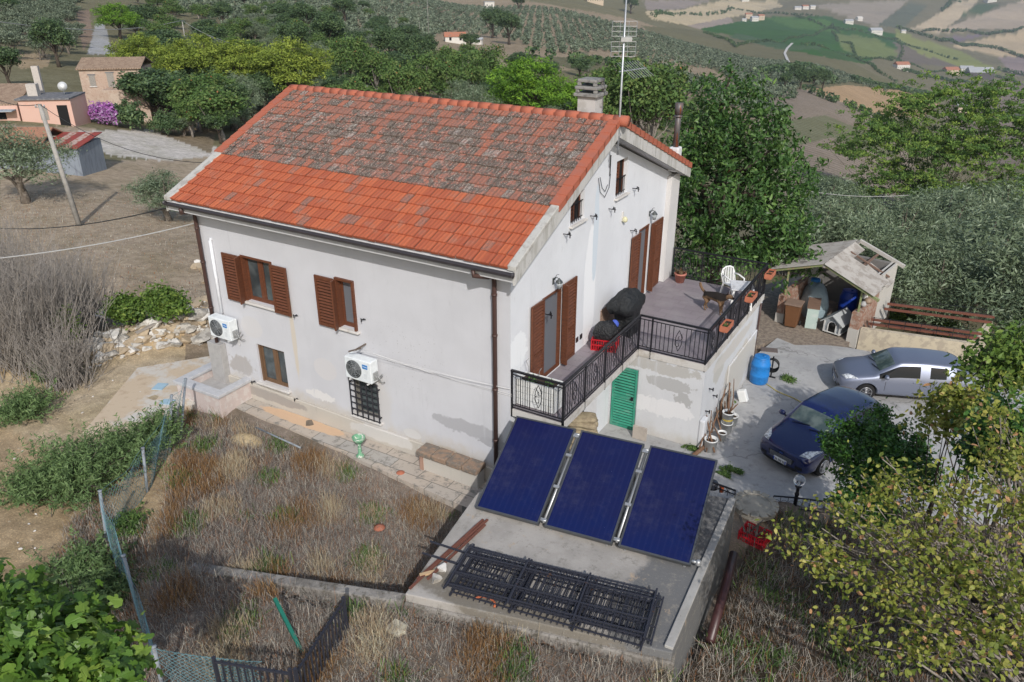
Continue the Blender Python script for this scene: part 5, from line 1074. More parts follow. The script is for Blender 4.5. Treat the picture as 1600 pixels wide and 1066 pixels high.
hd=math.atan2(1.46,.54)
car((5.50,4.52,.012),1.17,.95,navy,'dark navy hatchback with its nose towards the solar slab','hatch')
car((5.83,10.12,.012),.36,.90,silv,'silver grey five-door car parked behind the navy one','sedan')
# ---------------------------------------------------------------- dog on the terrace
def skin(name,pts,edges,mat,parent=None,sub=2):
    me=bpy.data.meshes.new(name); me.from_pydata([p[:3] for p in pts],edges,[]); o=link(name,me,parent)
    md=o.modifiers.new('k','SKIN'); md.use_smooth_shade=True
    for i,p in enumerate(pts):
        sv_=me.skin_vertices[0].data[i]; r_=p[3]; sv_.radius=(r_,p[4] if len(p)>4 else r_)
    me.skin_vertices[0].data[0].use_root=True
    md=o.modifiers.new('s','SUBSURF'); md.levels=sub; md.render_levels=sub; me.materials.append(mat); 
    dg=bpy.context.evaluated_depsgraph_get(); ev=bpy.data.meshes.new_from_object(o.evaluated_get(dg)); o.modifiers.clear(); o.data=ev
    return o
t=NT('dog_fur'); sp=t.n.new('ShaderNodeSeparateXYZ'); t.l(t.co,sp.inputs[0]); zz=t.math('ADD',sp.outputs[2],t.math('MULTIPLY_ADD',t.noise(9,4,.7),.16,-.08))
xx=t.math('ADD',sp.outputs[0],t.math('MULTIPLY_ADD',t.noise(8,4,.7),.1,-.05)); sad=t.math('MULTIPLY',t.ramp(zz,.43,.50),t.math('MULTIPLY',t.ramp(xx,.36,.42,1,0),t.ramp(xx,-.44,-.40)))
c=t.mix(t.ramp(t.noise(30,4,.8),.4,.6),(.20,.125,.070),(.14,.085,.05)); c=t.mix(sad,c,(.022,.018,.016)); muz=t.ramp(xx,.55,.60); c=t.mix(muz,c,(.03,.022,.02)); t.bump(t.noise(60,4),.8,.01); fur=t.fin(c,.85,.2)
g=thing('dog','black and tan shepherd dog standing on the terrace','dog',(2.38,8.02,T),rz=-.30)
pts=[(-.27,0,.50,.125,.135),(-.05,0,.52,.125,.13),(.16,0,.52,.135,.155),(.29,0,.56,.10,.115),(.39,0,.62,.075,.085),(.46,0,.66,.075,.08),(.54,0,.63,.05,.05),(.62,0,.60,.032,.03),
 (-.33,.07,.40,.075,.10),(-.27,.085,.30,.05,.06),(-.37,.085,.17,.024,.028),(-.34,.085,.04,.02,.022),(-.29,.085,.022,.024,.02),
 (-.33,-.07,.40,.075,.10),(-.23,-.085,.30,.05,.06),(-.32,-.085,.17,.024,.028),(-.29,-.085,.04,.02,.022),(-.24,-.085,.022,.024,.02),
 (.20,.08,.40,.055,.07),(.19,.085,.24,.03,.034),(.20,.085,.05,.021,.023),(.235,.085,.022,.025,.02),
 (.20,-.08,.40,.055,.07),(.24,-.085,.24,.03,.034),(.26,-.085,.05,.021,.023),(.295,-.085,.022,.025,.02),
 (-.39,0,.53,.045),(-.50,0,.60,.04),(-.58,0,.70,.045),(-.60,0,.80,.03)]
ed=[(0,1),(1,2),(2,3),(3,4),(4,5),(5,6),(6,7),(0,8),(8,9),(9,10),(10,11),(11,12),(0,13),(13,14),(14,15),(15,16),(16,17),(2,18),(18,19),(19,20),(20,21),(2,22),(22,23),(23,24),(24,25),(0,26),(26,27),(27,28),(28,29)]
body=skin('body',pts,ed,fur,g)
b=MB()
for s in (-1,1): 
    b=MB(); b.smooth=True; b.add([(.43,s*.025,.72),(.41,s*.075,.71),(.455,s*.06,.71),(.425,s*.062,.82)],[(0,1,3),(1,2,3),(2,0,3),(0,2,1)]); b.build('ear',M('dog_ear',(.05,.03,.025),.9),g,fix=True)
    b=MB(); b.lathe((.525,s*.042,.672),[(.004,-.008),(.009,0),(.004,.008)],8); b.build('eye',iron,g)
b=MB(); b.smooth=True; b.lathe((.655,0,.598),[(.006,-.014),(.016,0),(.008,.012)],8); b.build('nose',iron,g)
# ---------------------------------------------------------------- shed, kennel and clutter
def lbox(b,o,e,d,a0,a1,c0,c1,z0,z1):
    """box in the frame o + e*a + d*c"""
    P=lambda a,c,z: (o[0]+e[0]*a+d[0]*c,o[1]+e[1]*a+d[1]*c,z); b.hexa([P(a0,c0,z0),P(a1,c0,z0),P(a1,c1,z0),P(a0,c1,z0),P(a0,c0,z1),P(a1,c0,z1),P(a1,c1,z1),P(a0,c1,z1)])
so=Vector((3.05,14.35,0)); se=Vector((.985,-.17,0)); sd=Vector((.17,.985,0))
P=lambda a,c,z: Vector((so.x+se.x*a+sd.x*c,so.y+se.y*a+sd.y*c,z))
brick=M('old_brick',(.30,.17,.12),.95,.1,var=[(6,(.38,.30,.25),.45,.6),(16,(.17,.12,.10),.6,.7)],bump=(14,.8,.02)); shw=wallmat('shed_plaster',(.50,.48,.44),None,[((0,0,0),(.1,.1,.1),.1,1,.1,(.4,.4,.4))])
sh=thing('broken_shed','small open shed with a collapsing corrugated roof','shed',(so.x,so.y,-.1)); O=Vector((so.x,so.y,-.1))
def part(fn,name,mat,par=sh,org=O,**k):
    b=MB(); b.o=org; fn(b); return b.build(name,mat,par,**k)
part(lambda b:lbox(b,so,se,sd,-.1,.22,0,.35,-.2,.35),'pillar_base',shw); part(lambda b:(lbox(b,so,se,sd,-.08,.20,.02,.33,.35,1.05),lbox(b,so,se,sd,-.05,.15,.33,2.2,-.2,1.15)),'brick_wall',brick)
part(lambda b:lbox(b,so,se,sd,2.55,2.9,0,.4,-.2,.5),'pillar_base',shw); part(lambda b:(lbox(b,so,se,sd,2.57,2.88,.02,.38,.5,1.1),b.hexa([P(2.62,.38,-.2),P(2.85,.38,-.2),P(2.85,1.9,-.2),P(2.62,1.9,-.2),P(2.62,.38,1.1),P(2.85,.38,1.1),P(2.85,1.9,1.35),P(2.62,1.9,1.35)])),'brick_wall',brick)
part(lambda b:lbox(b,so,se,sd,2.64,2.86,1.9,3.6,-.2,2.0),'white_wall',shw); part(lambda b:lbox(b,so,se,sd,-.05,.12,2.2,3.6,-.2,1.9),'white_wall',shw)
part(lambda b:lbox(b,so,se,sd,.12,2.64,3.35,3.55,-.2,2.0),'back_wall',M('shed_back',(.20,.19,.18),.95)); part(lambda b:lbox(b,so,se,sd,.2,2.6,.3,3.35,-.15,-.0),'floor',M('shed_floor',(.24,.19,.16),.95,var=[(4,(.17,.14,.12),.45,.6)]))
olp=M('olive_green_paint',(.22,.26,.12),.6,var=[(8,(.30,.24,.14),.5,.6)])
AX=(1.35,2.55)      # apex
for a,z in ((.08,2.0),(2.72,1.95)): part(lambda b:b.bar(P(a,.2,1.0),P(a,.2,z),.06),'post',olp)
part(lambda b:b.bar(P(-.45,.05,1.93),P(AX[0],.05,AX[1]),.09),'front_rafter',olp); part(lambda b:b.bar(P(AX[0],.05,AX[1]),P(3.35,.05,1.72),.09),'front_rafter',olp)
part(lambda b:b.bar(P(AX[0],.0,AX[1]-.05),P(AX[0],3.7,AX[1]-.05),.10),'ridge_beam',M('shed_beam',(.30,.28,.25),.9)); part(lambda b:b.bar(P(AX[0],3.6,AX[1]),P(3.1,3.6,1.9),.12),'rear_rafter',M('shed_rafter',(.45,.43,.40),.9))
part(lambda b:(b.bar(P(2.1,.1,2.17),P(2.1,3.6,2.17),.06),b.bar(P(2.75,.1,1.97),P(2.75,3.6,1.97),.06),b.bar(P(1.5,2.2,2.5),P(3.0,2.2,1.87),.06)),'purlins',rust if False else M('shed_purlin',(.20,.13,.10),.9))
cor=M('corrugated_sheet',(.36,.345,.325),.9,.15,var=[(3,(.27,.25,.23),.45,.6),(12,(.20,.17,.14),.62,.72)],bump=(10,.4)); q=random.Random(2)
def sheetcorr(a0,z0,a1,z1,c0,c1,dz=0,sag=0):
    b=MB(); b.o=O; n_=int((c1-c0)/.045); V=[];F=[]
    for i in range(n_+1):
        c=c0+(c1-c0)*i/n_; w_=.022*(1 if i%2 else -1)+dz
        for j in range(5): f=j/4; V.append(P(a0+(a1-a0)*f,c,z0+(z1-z0)*f+w_-sag*math.sin(PI*f)*math.sin(PI*(c-c0)/(c1-c0))))
    F=[(i*5+j,(i+1)*5+j,(i+1)*5+j+1,i*5+j+1) for i in range(n_) for j in range(4)]; b.add(V,F)
    o=b.build('roof_sheet',cor,sh,fix=False); md=o.modifiers.new('t','SOLIDIFY'); md.thickness=.012
for c0 in (0,.85,1.7,2.55): sheetcorr(AX[0]-.02,2.62,-.5,2.0,c0-.05,c0+.86,.01*(c0%1.7>0),.04)
sheetcorr(AX[0]+.02,2.62,3.2,1.88,-.05,.85,0,.03); sheetcorr(AX[0]+.02,2.62,3.15,1.90,.80,1.65,.02,.05); sheetcorr(2.2,2.20,3.15,1.72,1.6,2.4,-.03,.12); sheetcorr(AX[0],2.62,1.75,2.4,1.6,3.0,.01,.08)
# things in the shed
g=thing('wheelie_bin','brown wheeled refuse bin at the shed mouth','bin',P(.55,-.02,-.02)); brn=M('bin_brown',(.16,.075,.035),.6)
b=MB(); b.hexa([(-.20,-.22,.06),(.20,-.22,.06),(.20,.2,.06),(-.20,.2,.06),(-.27,-.30,.92),(.27,-.30,.92),(.27,.26,.92),(-.27,.26,.92)]); b.build('body',brn,g,bevel=.02); b=MB(); b.obox((0,-.02,.95),(.30,.31,.025)); b.tube([(-.25,.31,.93),(.25,.31,.93)],.02,8); b.build('lid',M('bin_lid',(.24,.17,.13),.7),g,bevel=.01)
for s in (-1,1): b=MB(); b.tube([(s*.22,.24,.09),(s*.28,.24,.09)],.09,14); b.build('wheel',M('bin_wheel',(.02,.02,.02),.8),g)
g=thing('cabinet','pale mint cabinet behind the brown bin','cabinet',P(1.0,.75,-.0),rz=.15); b=MB(); b.box(-.20,.20,-.6,.6,0,.78); b.build('carcass',M('mint_panel',(.42,.52,.48),.6,var=[(3,(.5,.56,.53),.5,.7)]),g,bevel=.01); b=MB(); b.box(-.22,.22,-.62,.62,.785,.82); b.build('worktop',M('worktop_brown',(.22,.14,.10),.6),g)
g=thing('wrapped_bundle','grey blue plastic bundle against the left shed wall','bundle',P(.65,1.8,-.0),rz=.3); drape('tarpaulin',[(0,.45,.7,0,.6),(.5,.48,.75,0,.6),(.85,.40,.62,0,.5),(1.1,.22,.36,0,.4),(1.16,.06,.1,0,.3)],M('grey_tarp',(.28,.36,.40),.45,bump=(8,.8,.03)),g,5,amp=.04); b=MB(); b.lathe((-.05,.3,1.12),[(.16,0),(.19,.04),(.17,.12),(.05,.14)],16); b.build('blue_basin',M('blue_basin',(.02,.16,.45),.4),g)
barrel(P(1.65,2.55,-.0),'deep blue barrel in the dark back of the shed',(.015,.05,.33),1.1)
g=thing('kennel','small grey and white dog kennel in the shed mouth','kennel',P(1.98,.45,-.0),rz=-.28); kw=M('kennel_white',(.62,.62,.60),.7); kg=M('kennel_grey',(.30,.33,.35),.7,var=[(5,(.24,.26,.28),.5,.6)])
b=MB(); b.box(-.30,.30,-.28,.62,.06,.50); b.prism([(-.30,.50),(.30,.50),(0,.72)],-.279,.62,1); b.build('walls',kg,g); b=MB(); b.tube([(0,-.285,.12),(0,-.292,.12)],.001,4); b.box(-.13,.13,-.290,-.2805,.08,.34); b.tube([(0,-.290,.34),(0,-.2805,.34)],.13,18); b.build('opening',dark_m,g)
b=MB(); 
for s in (-1,1): b.box(s*.15-.02,s*.15+.02,-.31,-.281,.06,.36); b.box(s*.29-.025,s*.29+.025,-.31,-.281,.06,.50); b.box(s*.30-.012,s*.30+.03,-.28,.62,.06,.10)
b.box(-.27,.27,-.308,-.281,.061,.10); b.tube([(.15*math.cos(PI*i/8),-.296,.35+.15*math.sin(PI*i/8)) for i in range(9)],.018,5,cap=False); b.build('trim',kw,g)
for s in (-1,1): b=MB(); b.hexa([(0,-.40,.735),(s*.42,-.40,.42),(s*.42,.70,.42),(0,.70,.735),(0,-.40,.775),(s*.42,-.40,.46),(s*.42,.70,.46),(0,.70,.775)]); b.build('roof_panel',M('kennel_roof',(.42,.44,.44),.7) if s<0 else bpy.data.materials['kennel_roof'],g)
for i,(a,c,z,s) in enumerate(((2.45,.7,1.15,.10),(2.5,1.0,1.2,.13),(2.3,1.3,1.2,.10))): b=MB(); b.lathe(P(a+.25,c,z),[(s,0),(s*1.05,.08),(s*.7,.16),(s*.3,.18)],12); tag(b.build('storage_jar',M('jar_'+str(i),[(.4,.4,.4),(.30,.22,.16),(.55,.55,.52)][i],.5)),['grey jar on the brick wall beside the kennel','brown jar on the brick wall of the shed','white jar on the brick wall farthest from the kennel'][i],'jar')
# raised bed with rust red rails
g=thing('raised_bed','walled bed of greenery edged with rust red metal rails','garden bed',(6.4,14.4,0)); O2=Vector((6.4,14.4,0)); bo=Vector((6.0,14.2,0)); be=Vector((.985,.17,0)); bd=Vector((.17,.985,0)); Q2=lambda a,c,z: Vector((bo.x+be.x*a+bd.x*c,bo.y+be.y*a+bd.y*c,z))
cw=M('cream_wall',(.50,.44,.33),.9,var=[(4,(.38,.33,.26),.45,.6)]); part(lambda b:lbox(b,bo,be,bd,0,3.6,-.25,-.05,-.3,.55),'front_wall',cw,g,O2); part(lambda b:lbox(b,bo,be,bd,3.4,3.6,-.05,2.2,-.3,.55),'end_wall',cw,g,O2)
rr=M('rust_red_rail',(.16,.06,.04),.7,var=[(9,(.14,.06,.04),.5,.65)])
for c,z in ((.15,.62),(.45,.68),(1.9,.62),(2.2,.72)): part(lambda b:(b.bar(Q2(.1,c,z),Q2(3.6,c,z),.09,.07)),'rail',rr,g,O2)
for c in (.0,2.3): part(lambda b:[b.bar(Q2(.3+.5*i,c,.3),Q2(.3+.5*i,c+.0,.95),.02) for i in range(7)]+[b.bar(Q2(.2,c,z),Q2(3.5,c,z),.012) for z in (.75,.93)],'wire_rail',iron,g,O2,fix=False)
# ---------------------------------------------------------------- vegetation
RNG=np.random.RandomState(11)
def leafmat(name,cs,trans=.25,rough=.5,spec=.35,acc=None):
    t=NT(name); r=t.attr('rnd').outputs['Fac']; c=t.mix(t.ramp(r,.05,.5),cs[0],cs[1]); c=t.mix(t.ramp(r,.5,.95),c,cs[2])
    if acc:
        w_=t.n.new('ShaderNodeTexWhiteNoise'); w_.noise_dimensions='1D'; t.l(t.math('MULTIPLY',r,917.3),w_.inputs['W']); c=t.mix(t.math('LESS_THAN',w_.outputs['Value'],acc[1]),c,acc[0])
    m=t.fin(c,rough,spec)
    if trans:
        tr=t.n.new('ShaderNodeBsdfTranslucent'); t.l(c if not isinstance(c,tuple) else c,tr.inputs[0]); ms=t.n.new('ShaderNodeMixShader'); ms.inputs[0].default_value=trans; t.l(t.b.outputs[0],ms.inputs[1]); t.l(tr.outputs[0],ms.inputs[2]); t.l(ms.outputs[0],t.out.inputs[0])
    return m
def leafgeo(C,size,asp,rng,out=None,up=.5,droop=0.,shape=4,jit=.35):
    n=len(C); N=rng.normal(size=(n,3)); 
    if out is not None: N+=out*1.0
    N[:,2]+=up; N/=np.linalg.norm(N,axis=1)[:,None]+1e-9
    A=rng.normal(size=(n,3)); A[:,2]-=droop; A-=N*(A*N).sum(1)[:,None]; A/=np.linalg.norm(A,axis=1)[:,None]+1e-9; B=np.cross(N,A)
    s=(size*(1+jit*(rng.rand(n)*2-1)))[:,None]
    if shape==4: pts=[(-.5,0,0),(.05,.5,0),(.5,0,0),(.05,-.5,0)]
    elif shape==6: pts=[(-.5,0,0),(-.18,.42,.06),(.22,.36,.04),(.55,0,-.08),(.22,-.36,.04),(-.18,-.42,.06)]
    else: pts=shape
    V=np.stack([C+A*s*a+B*s*asp*b+N*s*c for a,b,c in pts],1).reshape(-1,3); k=len(pts)
    return V,np.arange(n*k).reshape(n,k)
def clumps(lobes,n,rng,lo=.6,hi=1.,flat=-.35):
    L=np.array(lobes,float); vol=(L[:,3]*L[:,4]*L[:,5])**(2/3); idx=rng.choice(len(L),n,p=vol/vol.sum()); d=rng.normal(size=(n,3)); d/=np.linalg.norm(d,axis=1)[:,None]
    d[:,2]=np.where(d[:,2]<flat,-d[:,2]*.5,d[:,2]); r=(lo+(hi-lo)*rng.rand(n))[:,None]
    return L[idx,:3]+d*r*L[idx,3:6],d
def crownmesh(name,lobes,nc,nl,rc,size,asp,mat,rng,lo=.6,hi=1.,up=.5,droop=0.,shape=4,vr=.55,flatten=.8,flat=-.35):
    C,d=clumps(lobes,nc,rng,lo,hi,flat); rr=rc*(.7+.6*rng.rand(nc))
    P_=np.repeat(C,nl,0)+rng.normal(size=(nc*nl,3))*np.repeat(rr,nl)[:,None]*np.array([.55,.55,.55*flatten])
    V,F=leafgeo(P_,size,asp,rng,np.repeat(d,nl,0)*.7,up,droop,shape)
    rnd=np.repeat(rng.rand(nc),nl)*vr+rng.rand(nc*nl)*(1-vr)
    return npmesh(name,V,F,mat,rnd),C
def trunkmesh(name,h,r,C,mat,rng,nlimb=10,lean=(0,0),split=.35,twig=0):
    b=MB(); top=Vector((lean[0],lean[1],h)); pts=[Vector((lean[0]*f+.03*h*math.sin(5*f+1),lean[1]*f+.03*h*math.cos(4*f),h*f-(.15 if f==0 else 0))) for f in (0,.25,.5,.75,1.)]
    b.tube(pts,[r*1.3,r,r*.85,r*.7,r*.5],8)
    k=rng.choice(len(C),min(nlimb,len(C)),replace=False)
    for i in k:
        f=split+(1-split)*rng.rand(); a=pts[0].lerp(pts[-1],f); e=Vector(C[i]); m=a.lerp(e,.5)+Vector((0,0,-.08*(e-a).length)) ; m+=Vector(rng.normal(size=3))*.05*(e-a).length; r0=r*(.28+.25*rng.rand())
        b.tube([a,a.lerp(m,.5),m,m.lerp(e,.6),e],[r0,r0*.8,r0*.6,r0*.4,r0*.15],6,cap=False)
        for _ in range(twig):
            j=C[rng.randint(len(C))]; j=Vector(j)
            if (j-m).length<(e-a).length*.7: b.tube([m,m.lerp(j,.5)+Vector(rng.normal(size=3))*.03*(e-a).length,j],[r0*.35,r0*.22,r0*.08],5,cap=False)
    me_o=b.build(name,mat,None,fix=False); me=me_o.data; bpy.data.objects.remove(me_o); return me
bark=M('grey_bark',(.16,.135,.11),.95,.1,var=[(6,(.25,.22,.19),.5,.65)],bump=(14,.8,.02)); barkd=M('dark_bark',(.075,.06,.048),.95,.1,bump=(12,.8,.02)); barkp=M('pale_bark',(.28,.25,.22),.9,.1,var=[(7,(.18,.16,.14),.5,.65)])
m_olive=leafmat('olive_leaf',((0.061,0.090,0.045),(0.145,0.192,0.108),(0.302,0.372,0.250)),.15,.5,.35); m_olived=leafmat('olive_leaf_far',((0.062,0.085,0.054),(0.136,0.171,0.112),(0.232,0.271,0.194)),.1,.7,.2)
m_pine=leafmat('pine_needle_bright',((0.054,0.116,0.019),(0.132,0.264,0.028),(0.248,0.419,0.046)),.25,.6,.2); m_piney=leafmat('pine_needle_yellow',((0.093,0.132,0.028),(0.217,0.287,0.046),(0.372,0.434,0.078)),.25,.6,.2)
m_oak=leafmat('dark_oak_leaf',((0.041,0.071,0.034),(0.078,0.132,0.054),(0.158,0.225,0.085)),.2,.5,.3); m_mix=leafmat('autumn_leaf',((0.049,0.094,0.031),(0.109,0.187,0.050),(0.175,0.222,0.072)),.2,.6,.2,((0.357,0.155,0.062),.006))
m_glossy=leafmat('glossy_dark_leaf',((0.021,0.054,0.014),(0.054,0.122,0.028),(0.143,0.244,0.062)),.2,.42,.4,((0.465,0.116,0.046),.001)); m_feather=leafmat('feathery_leaf',((0.067,0.148,0.039),(0.148,0.251,0.058),(0.295,0.399,0.077)),.35,.6,.25)
m_bush=leafmat('bush_leaf',((0.021,0.060,0.014),(0.053,0.132,0.024),(0.118,0.264,0.046)),.2,.4,.4); m_yel=leafmat('autumn_yellow_leaf',((0.089,0.140,0.026),(0.254,0.293,0.053),(0.483,0.432,0.118)),.35,.5,.35,((0.558,0.310,0.155),.05)); m_fig=leafmat('fig_leaf',((0.041,0.093,0.018),(0.113,0.218,0.033),(0.238,0.348,0.061)),.3,.42,.4)
m_asp=leafmat('feathery_shrub',((0.070,0.116,0.046),(0.132,0.209,0.078),(0.217,0.310,0.132)),.2,.6,.2); m_ivy=leafmat('ivy_leaf',((0.046,0.093,0.022),(0.109,0.186,0.034),(0.217,0.295,0.062)),.2,.5,.3); m_boug=leafmat('magenta_bract',((0.372,0.102,0.369),(0.496,0.205,0.527),(0.496,0.443,0.527)),.3,.6,.2)
m_dry=leafmat('dry_stem',((0.121,0.096,0.086),(0.300,0.271,0.239),(0.570,0.542,0.460)),.1,.9,.05,((0.310,0.155,0.078),.16)); m_straw=leafmat('straw',((0.248,0.186,0.116),(0.496,0.388,0.256),(0.620,0.605,0.449)),.1,.9,.05); m_weed=leafmat('green_weed',((0.046,0.093,0.031),(0.109,0.186,0.054),(0.186,0.279,0.078)),.2,.7,.15); m_twig=leafmat('bare_twig',((0.202,0.171,0.147),(0.372,0.333,0.295),(0.558,0.512,0.465)),0,.9,.1)
def tree(name,label,cat,loc,tm,cm,rz=0,sc=1,group=None):
    g=thing(name,label,cat,loc,rz,group); g.scale=(sc,)*3 if not isinstance(sc,tuple) else sc
    if tm: link('trunk',tm,g)
    link('crown',cm,g); return g
def rs(k): return np.random.RandomState(k)
# prototypes -> (height, trunk mesh, crown mesh, name)
def proto(kind,seed):
    r=rs(seed)
    if kind=='olive':
        L=[(0,0,2.5,1.5,1.5,1.5)]+[(1.2*math.cos(a)+.2*r.normal(),1.2*math.sin(a),1.5+1.6*r.rand(),1.,1.,.95) for a in (0,.9,1.8,2.7,3.6,4.5,5.4)]+[(0,0,3.6,.9,.9,.6)]
        cm,C=crownmesh('olive_crown',L,330,32,.34,.17,.24,m_olive,r,.55,1.05,.3,.2); return 4.3,trunkmesh('olive_trunk',1.8,.2,C,bark,r,12),cm
    if kind=='oliveM':
        L=[(0,0,2.6,1.5,1.5,1.2)]+[(1.1*math.cos(a),1.1*math.sin(a),2.4+.8*r.rand(),.9,.9,.8) for a in (0,1.6,3.1,4.7)]
        cm,C=crownmesh('olive_crown',L,90,16,.42,.34,.42,m_olived,r,.5,1.05,.3); return 4.1,trunkmesh('olive_trunk',1.6,.17,C,bark,r,6),cm
    if kind in('pine','piney'):
        L=[(0,0,4.3,2.8,2.8,2.3)]+[(2.1*math.cos(a)*(.8+.4*r.rand()),2.1*math.sin(a),3.2+2.2*r.rand(),1.5,1.5,1.3) for a in (0,.8,1.6,2.4,3.2,4.,4.8,5.6)]+[(0,0,6.0,1.7,1.7,1.1)]
        cm,C=crownmesh('pine_crown',L,620,26,.36,.24,.34,m_pine if kind=='pine' else m_piney,r,.7,1.05,.9,-.6,vr=.7,flatten=.7,flat=-.5); return 7.2,trunkmesh('pine_trunk',4.2,.26,C,barkd,r,16),cm
    if kind=='oak':
        L=[(0,0,4.2,2.2,2.2,2.4)]+[(1.5*math.cos(a),1.5*math.sin(a),3.2+2.4*r.rand(),1.3,1.3,1.4) for a in (0,1.,2.1,3.2,4.2,5.3)]
        cm,C=crownmesh('oak_crown',L,300,26,.42,.28,.6,m_oak,r,.6,1.05,.6); return 6.8,trunkmesh('oak_trunk',3.,.25,C,barkd,r,10),cm
    if kind=='mix':
        L=[(0,0,3.6,1.7,1.7,2.2)]+[(1.2*math.cos(a),1.2*math.sin(a),2.4+2.8*r.rand(),1.0,1.0,1.2) for a in (0,1.2,2.3,3.5,4.7)]
        cm,C=crownmesh('autumn_crown',L,240,22,.42,.24,.6,m_mix,r,.5,1.1,.5); return 6.2,trunkmesh('autumn_trunk',3.6,.18,C,barkp,r,18,twig=2),cm
    if kind=='bush':
        L=[(0,0,.9,1.1,1.1,.9),(.7,.2,.8,.7,.7,.7),(-.6,.4,.7,.7,.7,.6),(.1,-.6,.7,.7,.6,.6)]
        cm,C=crownmesh('bush_crown',L,160,26,.26,.15,.5,m_oak,r,.6,1.05,.5); return 1.9,trunkmesh('bush_stem',.7,.06,C,barkd,r,8),cm
PR={k:[proto(k,i*7+j) for j in range(2)] for i,k in enumerate(('olive','oliveM','pine','piney','oak','mix','bush'))}
def put(kind,u,vb,vt,label,name,cat='tree',group=None,wide=1.,j=0,ground=None):
    p=ground or G(u,vb); h,tm,cm=PR[kind][j%2]
    lo,hi=0.,60.
    for _ in range(30):
        m_=(lo+hi)/2; vv=toimg((p.x,p.y,p.z+m_))[1]
        if vv>vt: lo=m_
        else: hi=m_
    s=lo/h; return tree(name,label,cat,p-Vector((0,0,.05)),tm,cm,RNG.uniform(0,6.28),(s*wide,s*wide,s),group)
# neighbouring trees one can tell apart
put('olive',40,318,192,'round olive tree at the left edge below the metal shed','olive_tree',wide=1.15)
put('olive',262,345,262,'olive tree half hidden behind the left end of the house','olive_tree',j=1,wide=1.25)
for a in ((190,62,2,'bright green pine beside the narrow road'),): put('pine',a[0],a[1],a[2],a[3],'pine_tree',wide=1.25)
for i,a in enumerate(((235,150,50,'yellow green pine left of the pine group behind the farmhouse'),(320,165,50,'yellow green pine in the middle of the group above the roof edge'),(385,170,60,'yellow green pine with a bare underside left of the roof peak'),(460,175,55,'round topped yellow green pine right above the roof peak'))): put('piney',a[0],a[1],a[2],a[3],'pine_tree',j=i,wide=1.25 if i else 1.1,group='pines behind the farmhouse')
put('pine',830,215,85,'bright lime green umbrella pine left of the chimney','pine_tree',wide=1.25)
put('oak',15,135,65,'dark green rounded tree at the far left edge','oak_tree'); put('oak',92,105,25,'dark green tree left of the narrow road','oak_tree',j=1); put('oak',22,30,-8,'grey green tree in the top left corner','oak_tree')
put('oak',252,178,118,'dark green tree right of the brick farmhouse','oak_tree',j=1)
for i,(u,vb,vt) in enumerate(((262,196,125),(285,190,120),(330,200,120),(365,205,125),(300,215,150),(345,225,165),(380,190,110),(262,212,172),(415,180,110))):
    put(('oak','olive','mix','oak','mix','oak','olive','bush','oak')[i],u,vb,vt,['dark bushy tree nearest the purple flowering shrub','grey green olive in the thicket beyond the gravel yard','leafy autumn tree in the thicket beyond the gravel yard','dark tree behind the thicket left of the roof','brownish bushy tree at the garden fence by the yard','dark green tree just left of the roof edge','pale olive just left of the roof edge','low round bush at the gravel yard fence','dark tree hidden low behind the roof peak'][i],'thicket_tree',j=i)
mids=[('oak',480,60,0),('oak',515,90,15),('mix',548,150,52),('mix',590,160,75),('oak',610,110,38),('oak',640,120,50),('oak',665,105,50),('mix',625,190,95),('mix',660,185,80),('mix',700,190,95),('mix',735,170,75),('mix',760,160,70),('mix',700,150,70),('olive',720,200,120),('olive',745,215,130),('mix',560,200,120),('mix',520,190,130),('mix',570,130,75),('oak',795,70,15),('oak',1270,138,105),('oak',1250,140,105),('mix',920,230,120),('mix',960,240,95),('mix',985,250,90),('oak',1240,125,98),('mix',1000,230,100),('oak',810,20,-12),('oak',985,22,-10),('oak',770,60,10),('mix',935,200,110),('olive',860,225,160),('oak',1225,140,112),('oak',1285,140,108),('mix',1015,260,100),('oak',460,95,30),('olive',430,95,50),('olive',400,70,30),('oak',350,45,0),('oak',540,40,-10),('mix',410,60,25),('olive',500,110,62)]
for i,(k,u,vb,vt) in enumerate(mids): put(k,u,vb,vt,{'oak':'dark green tree in the wooded dip beyond the house roof','mix':'brown green autumn tree in the wooded dip beyond the house roof','olive':'silvery olive in the wooded dip beyond the house roof'}[k],{'oak':'oak_tree','mix':'autumn_tree','olive':'olive_tree'}[k],j=i,group={'oak':'dark trees beyond the roof','mix':'autumn trees beyond the roof','olive':'olives beyond the roof'}[k])
r=rs(21); FP=[(190,-12),(530,-12),(600,30),(700,75),(820,85),(1000,104),(1080,150),(1150,215),(900,215),(560,175),(420,165),(335,235),(240,205),(215,100),(170,60)]; cnt=0
while cnt<270:
    u,v=r.uniform(170,1150),r.uniform(-12,225)
    if not inpoly(np.array([u]),np.array([v]),FP)[0] or (u<240 and v<90 and u<200): continue
    p=G(u,v); k=['oak','mix','olive','bush','olive','bush','mix','oak'][r.randint(8)]; h,tm,cm=PR[k][cnt%2]; s=r.uniform(.7,1.15)*(1. if k!='bush' else 2.1)*(.85 if v>140 else 1.)
    tree({'oak':'oak_tree','mix':'autumn_tree','bush':'thicket_bush'}.get(k,'olive_tree'),'tree of the mixed green and brown woodland behind the house, seen over its roof','tree',p-Vector((0,0,.1)),tm,cm,r.uniform(0,6),(s*1.5,s*1.5,s),'woodland trees behind the house'); cnt+=1
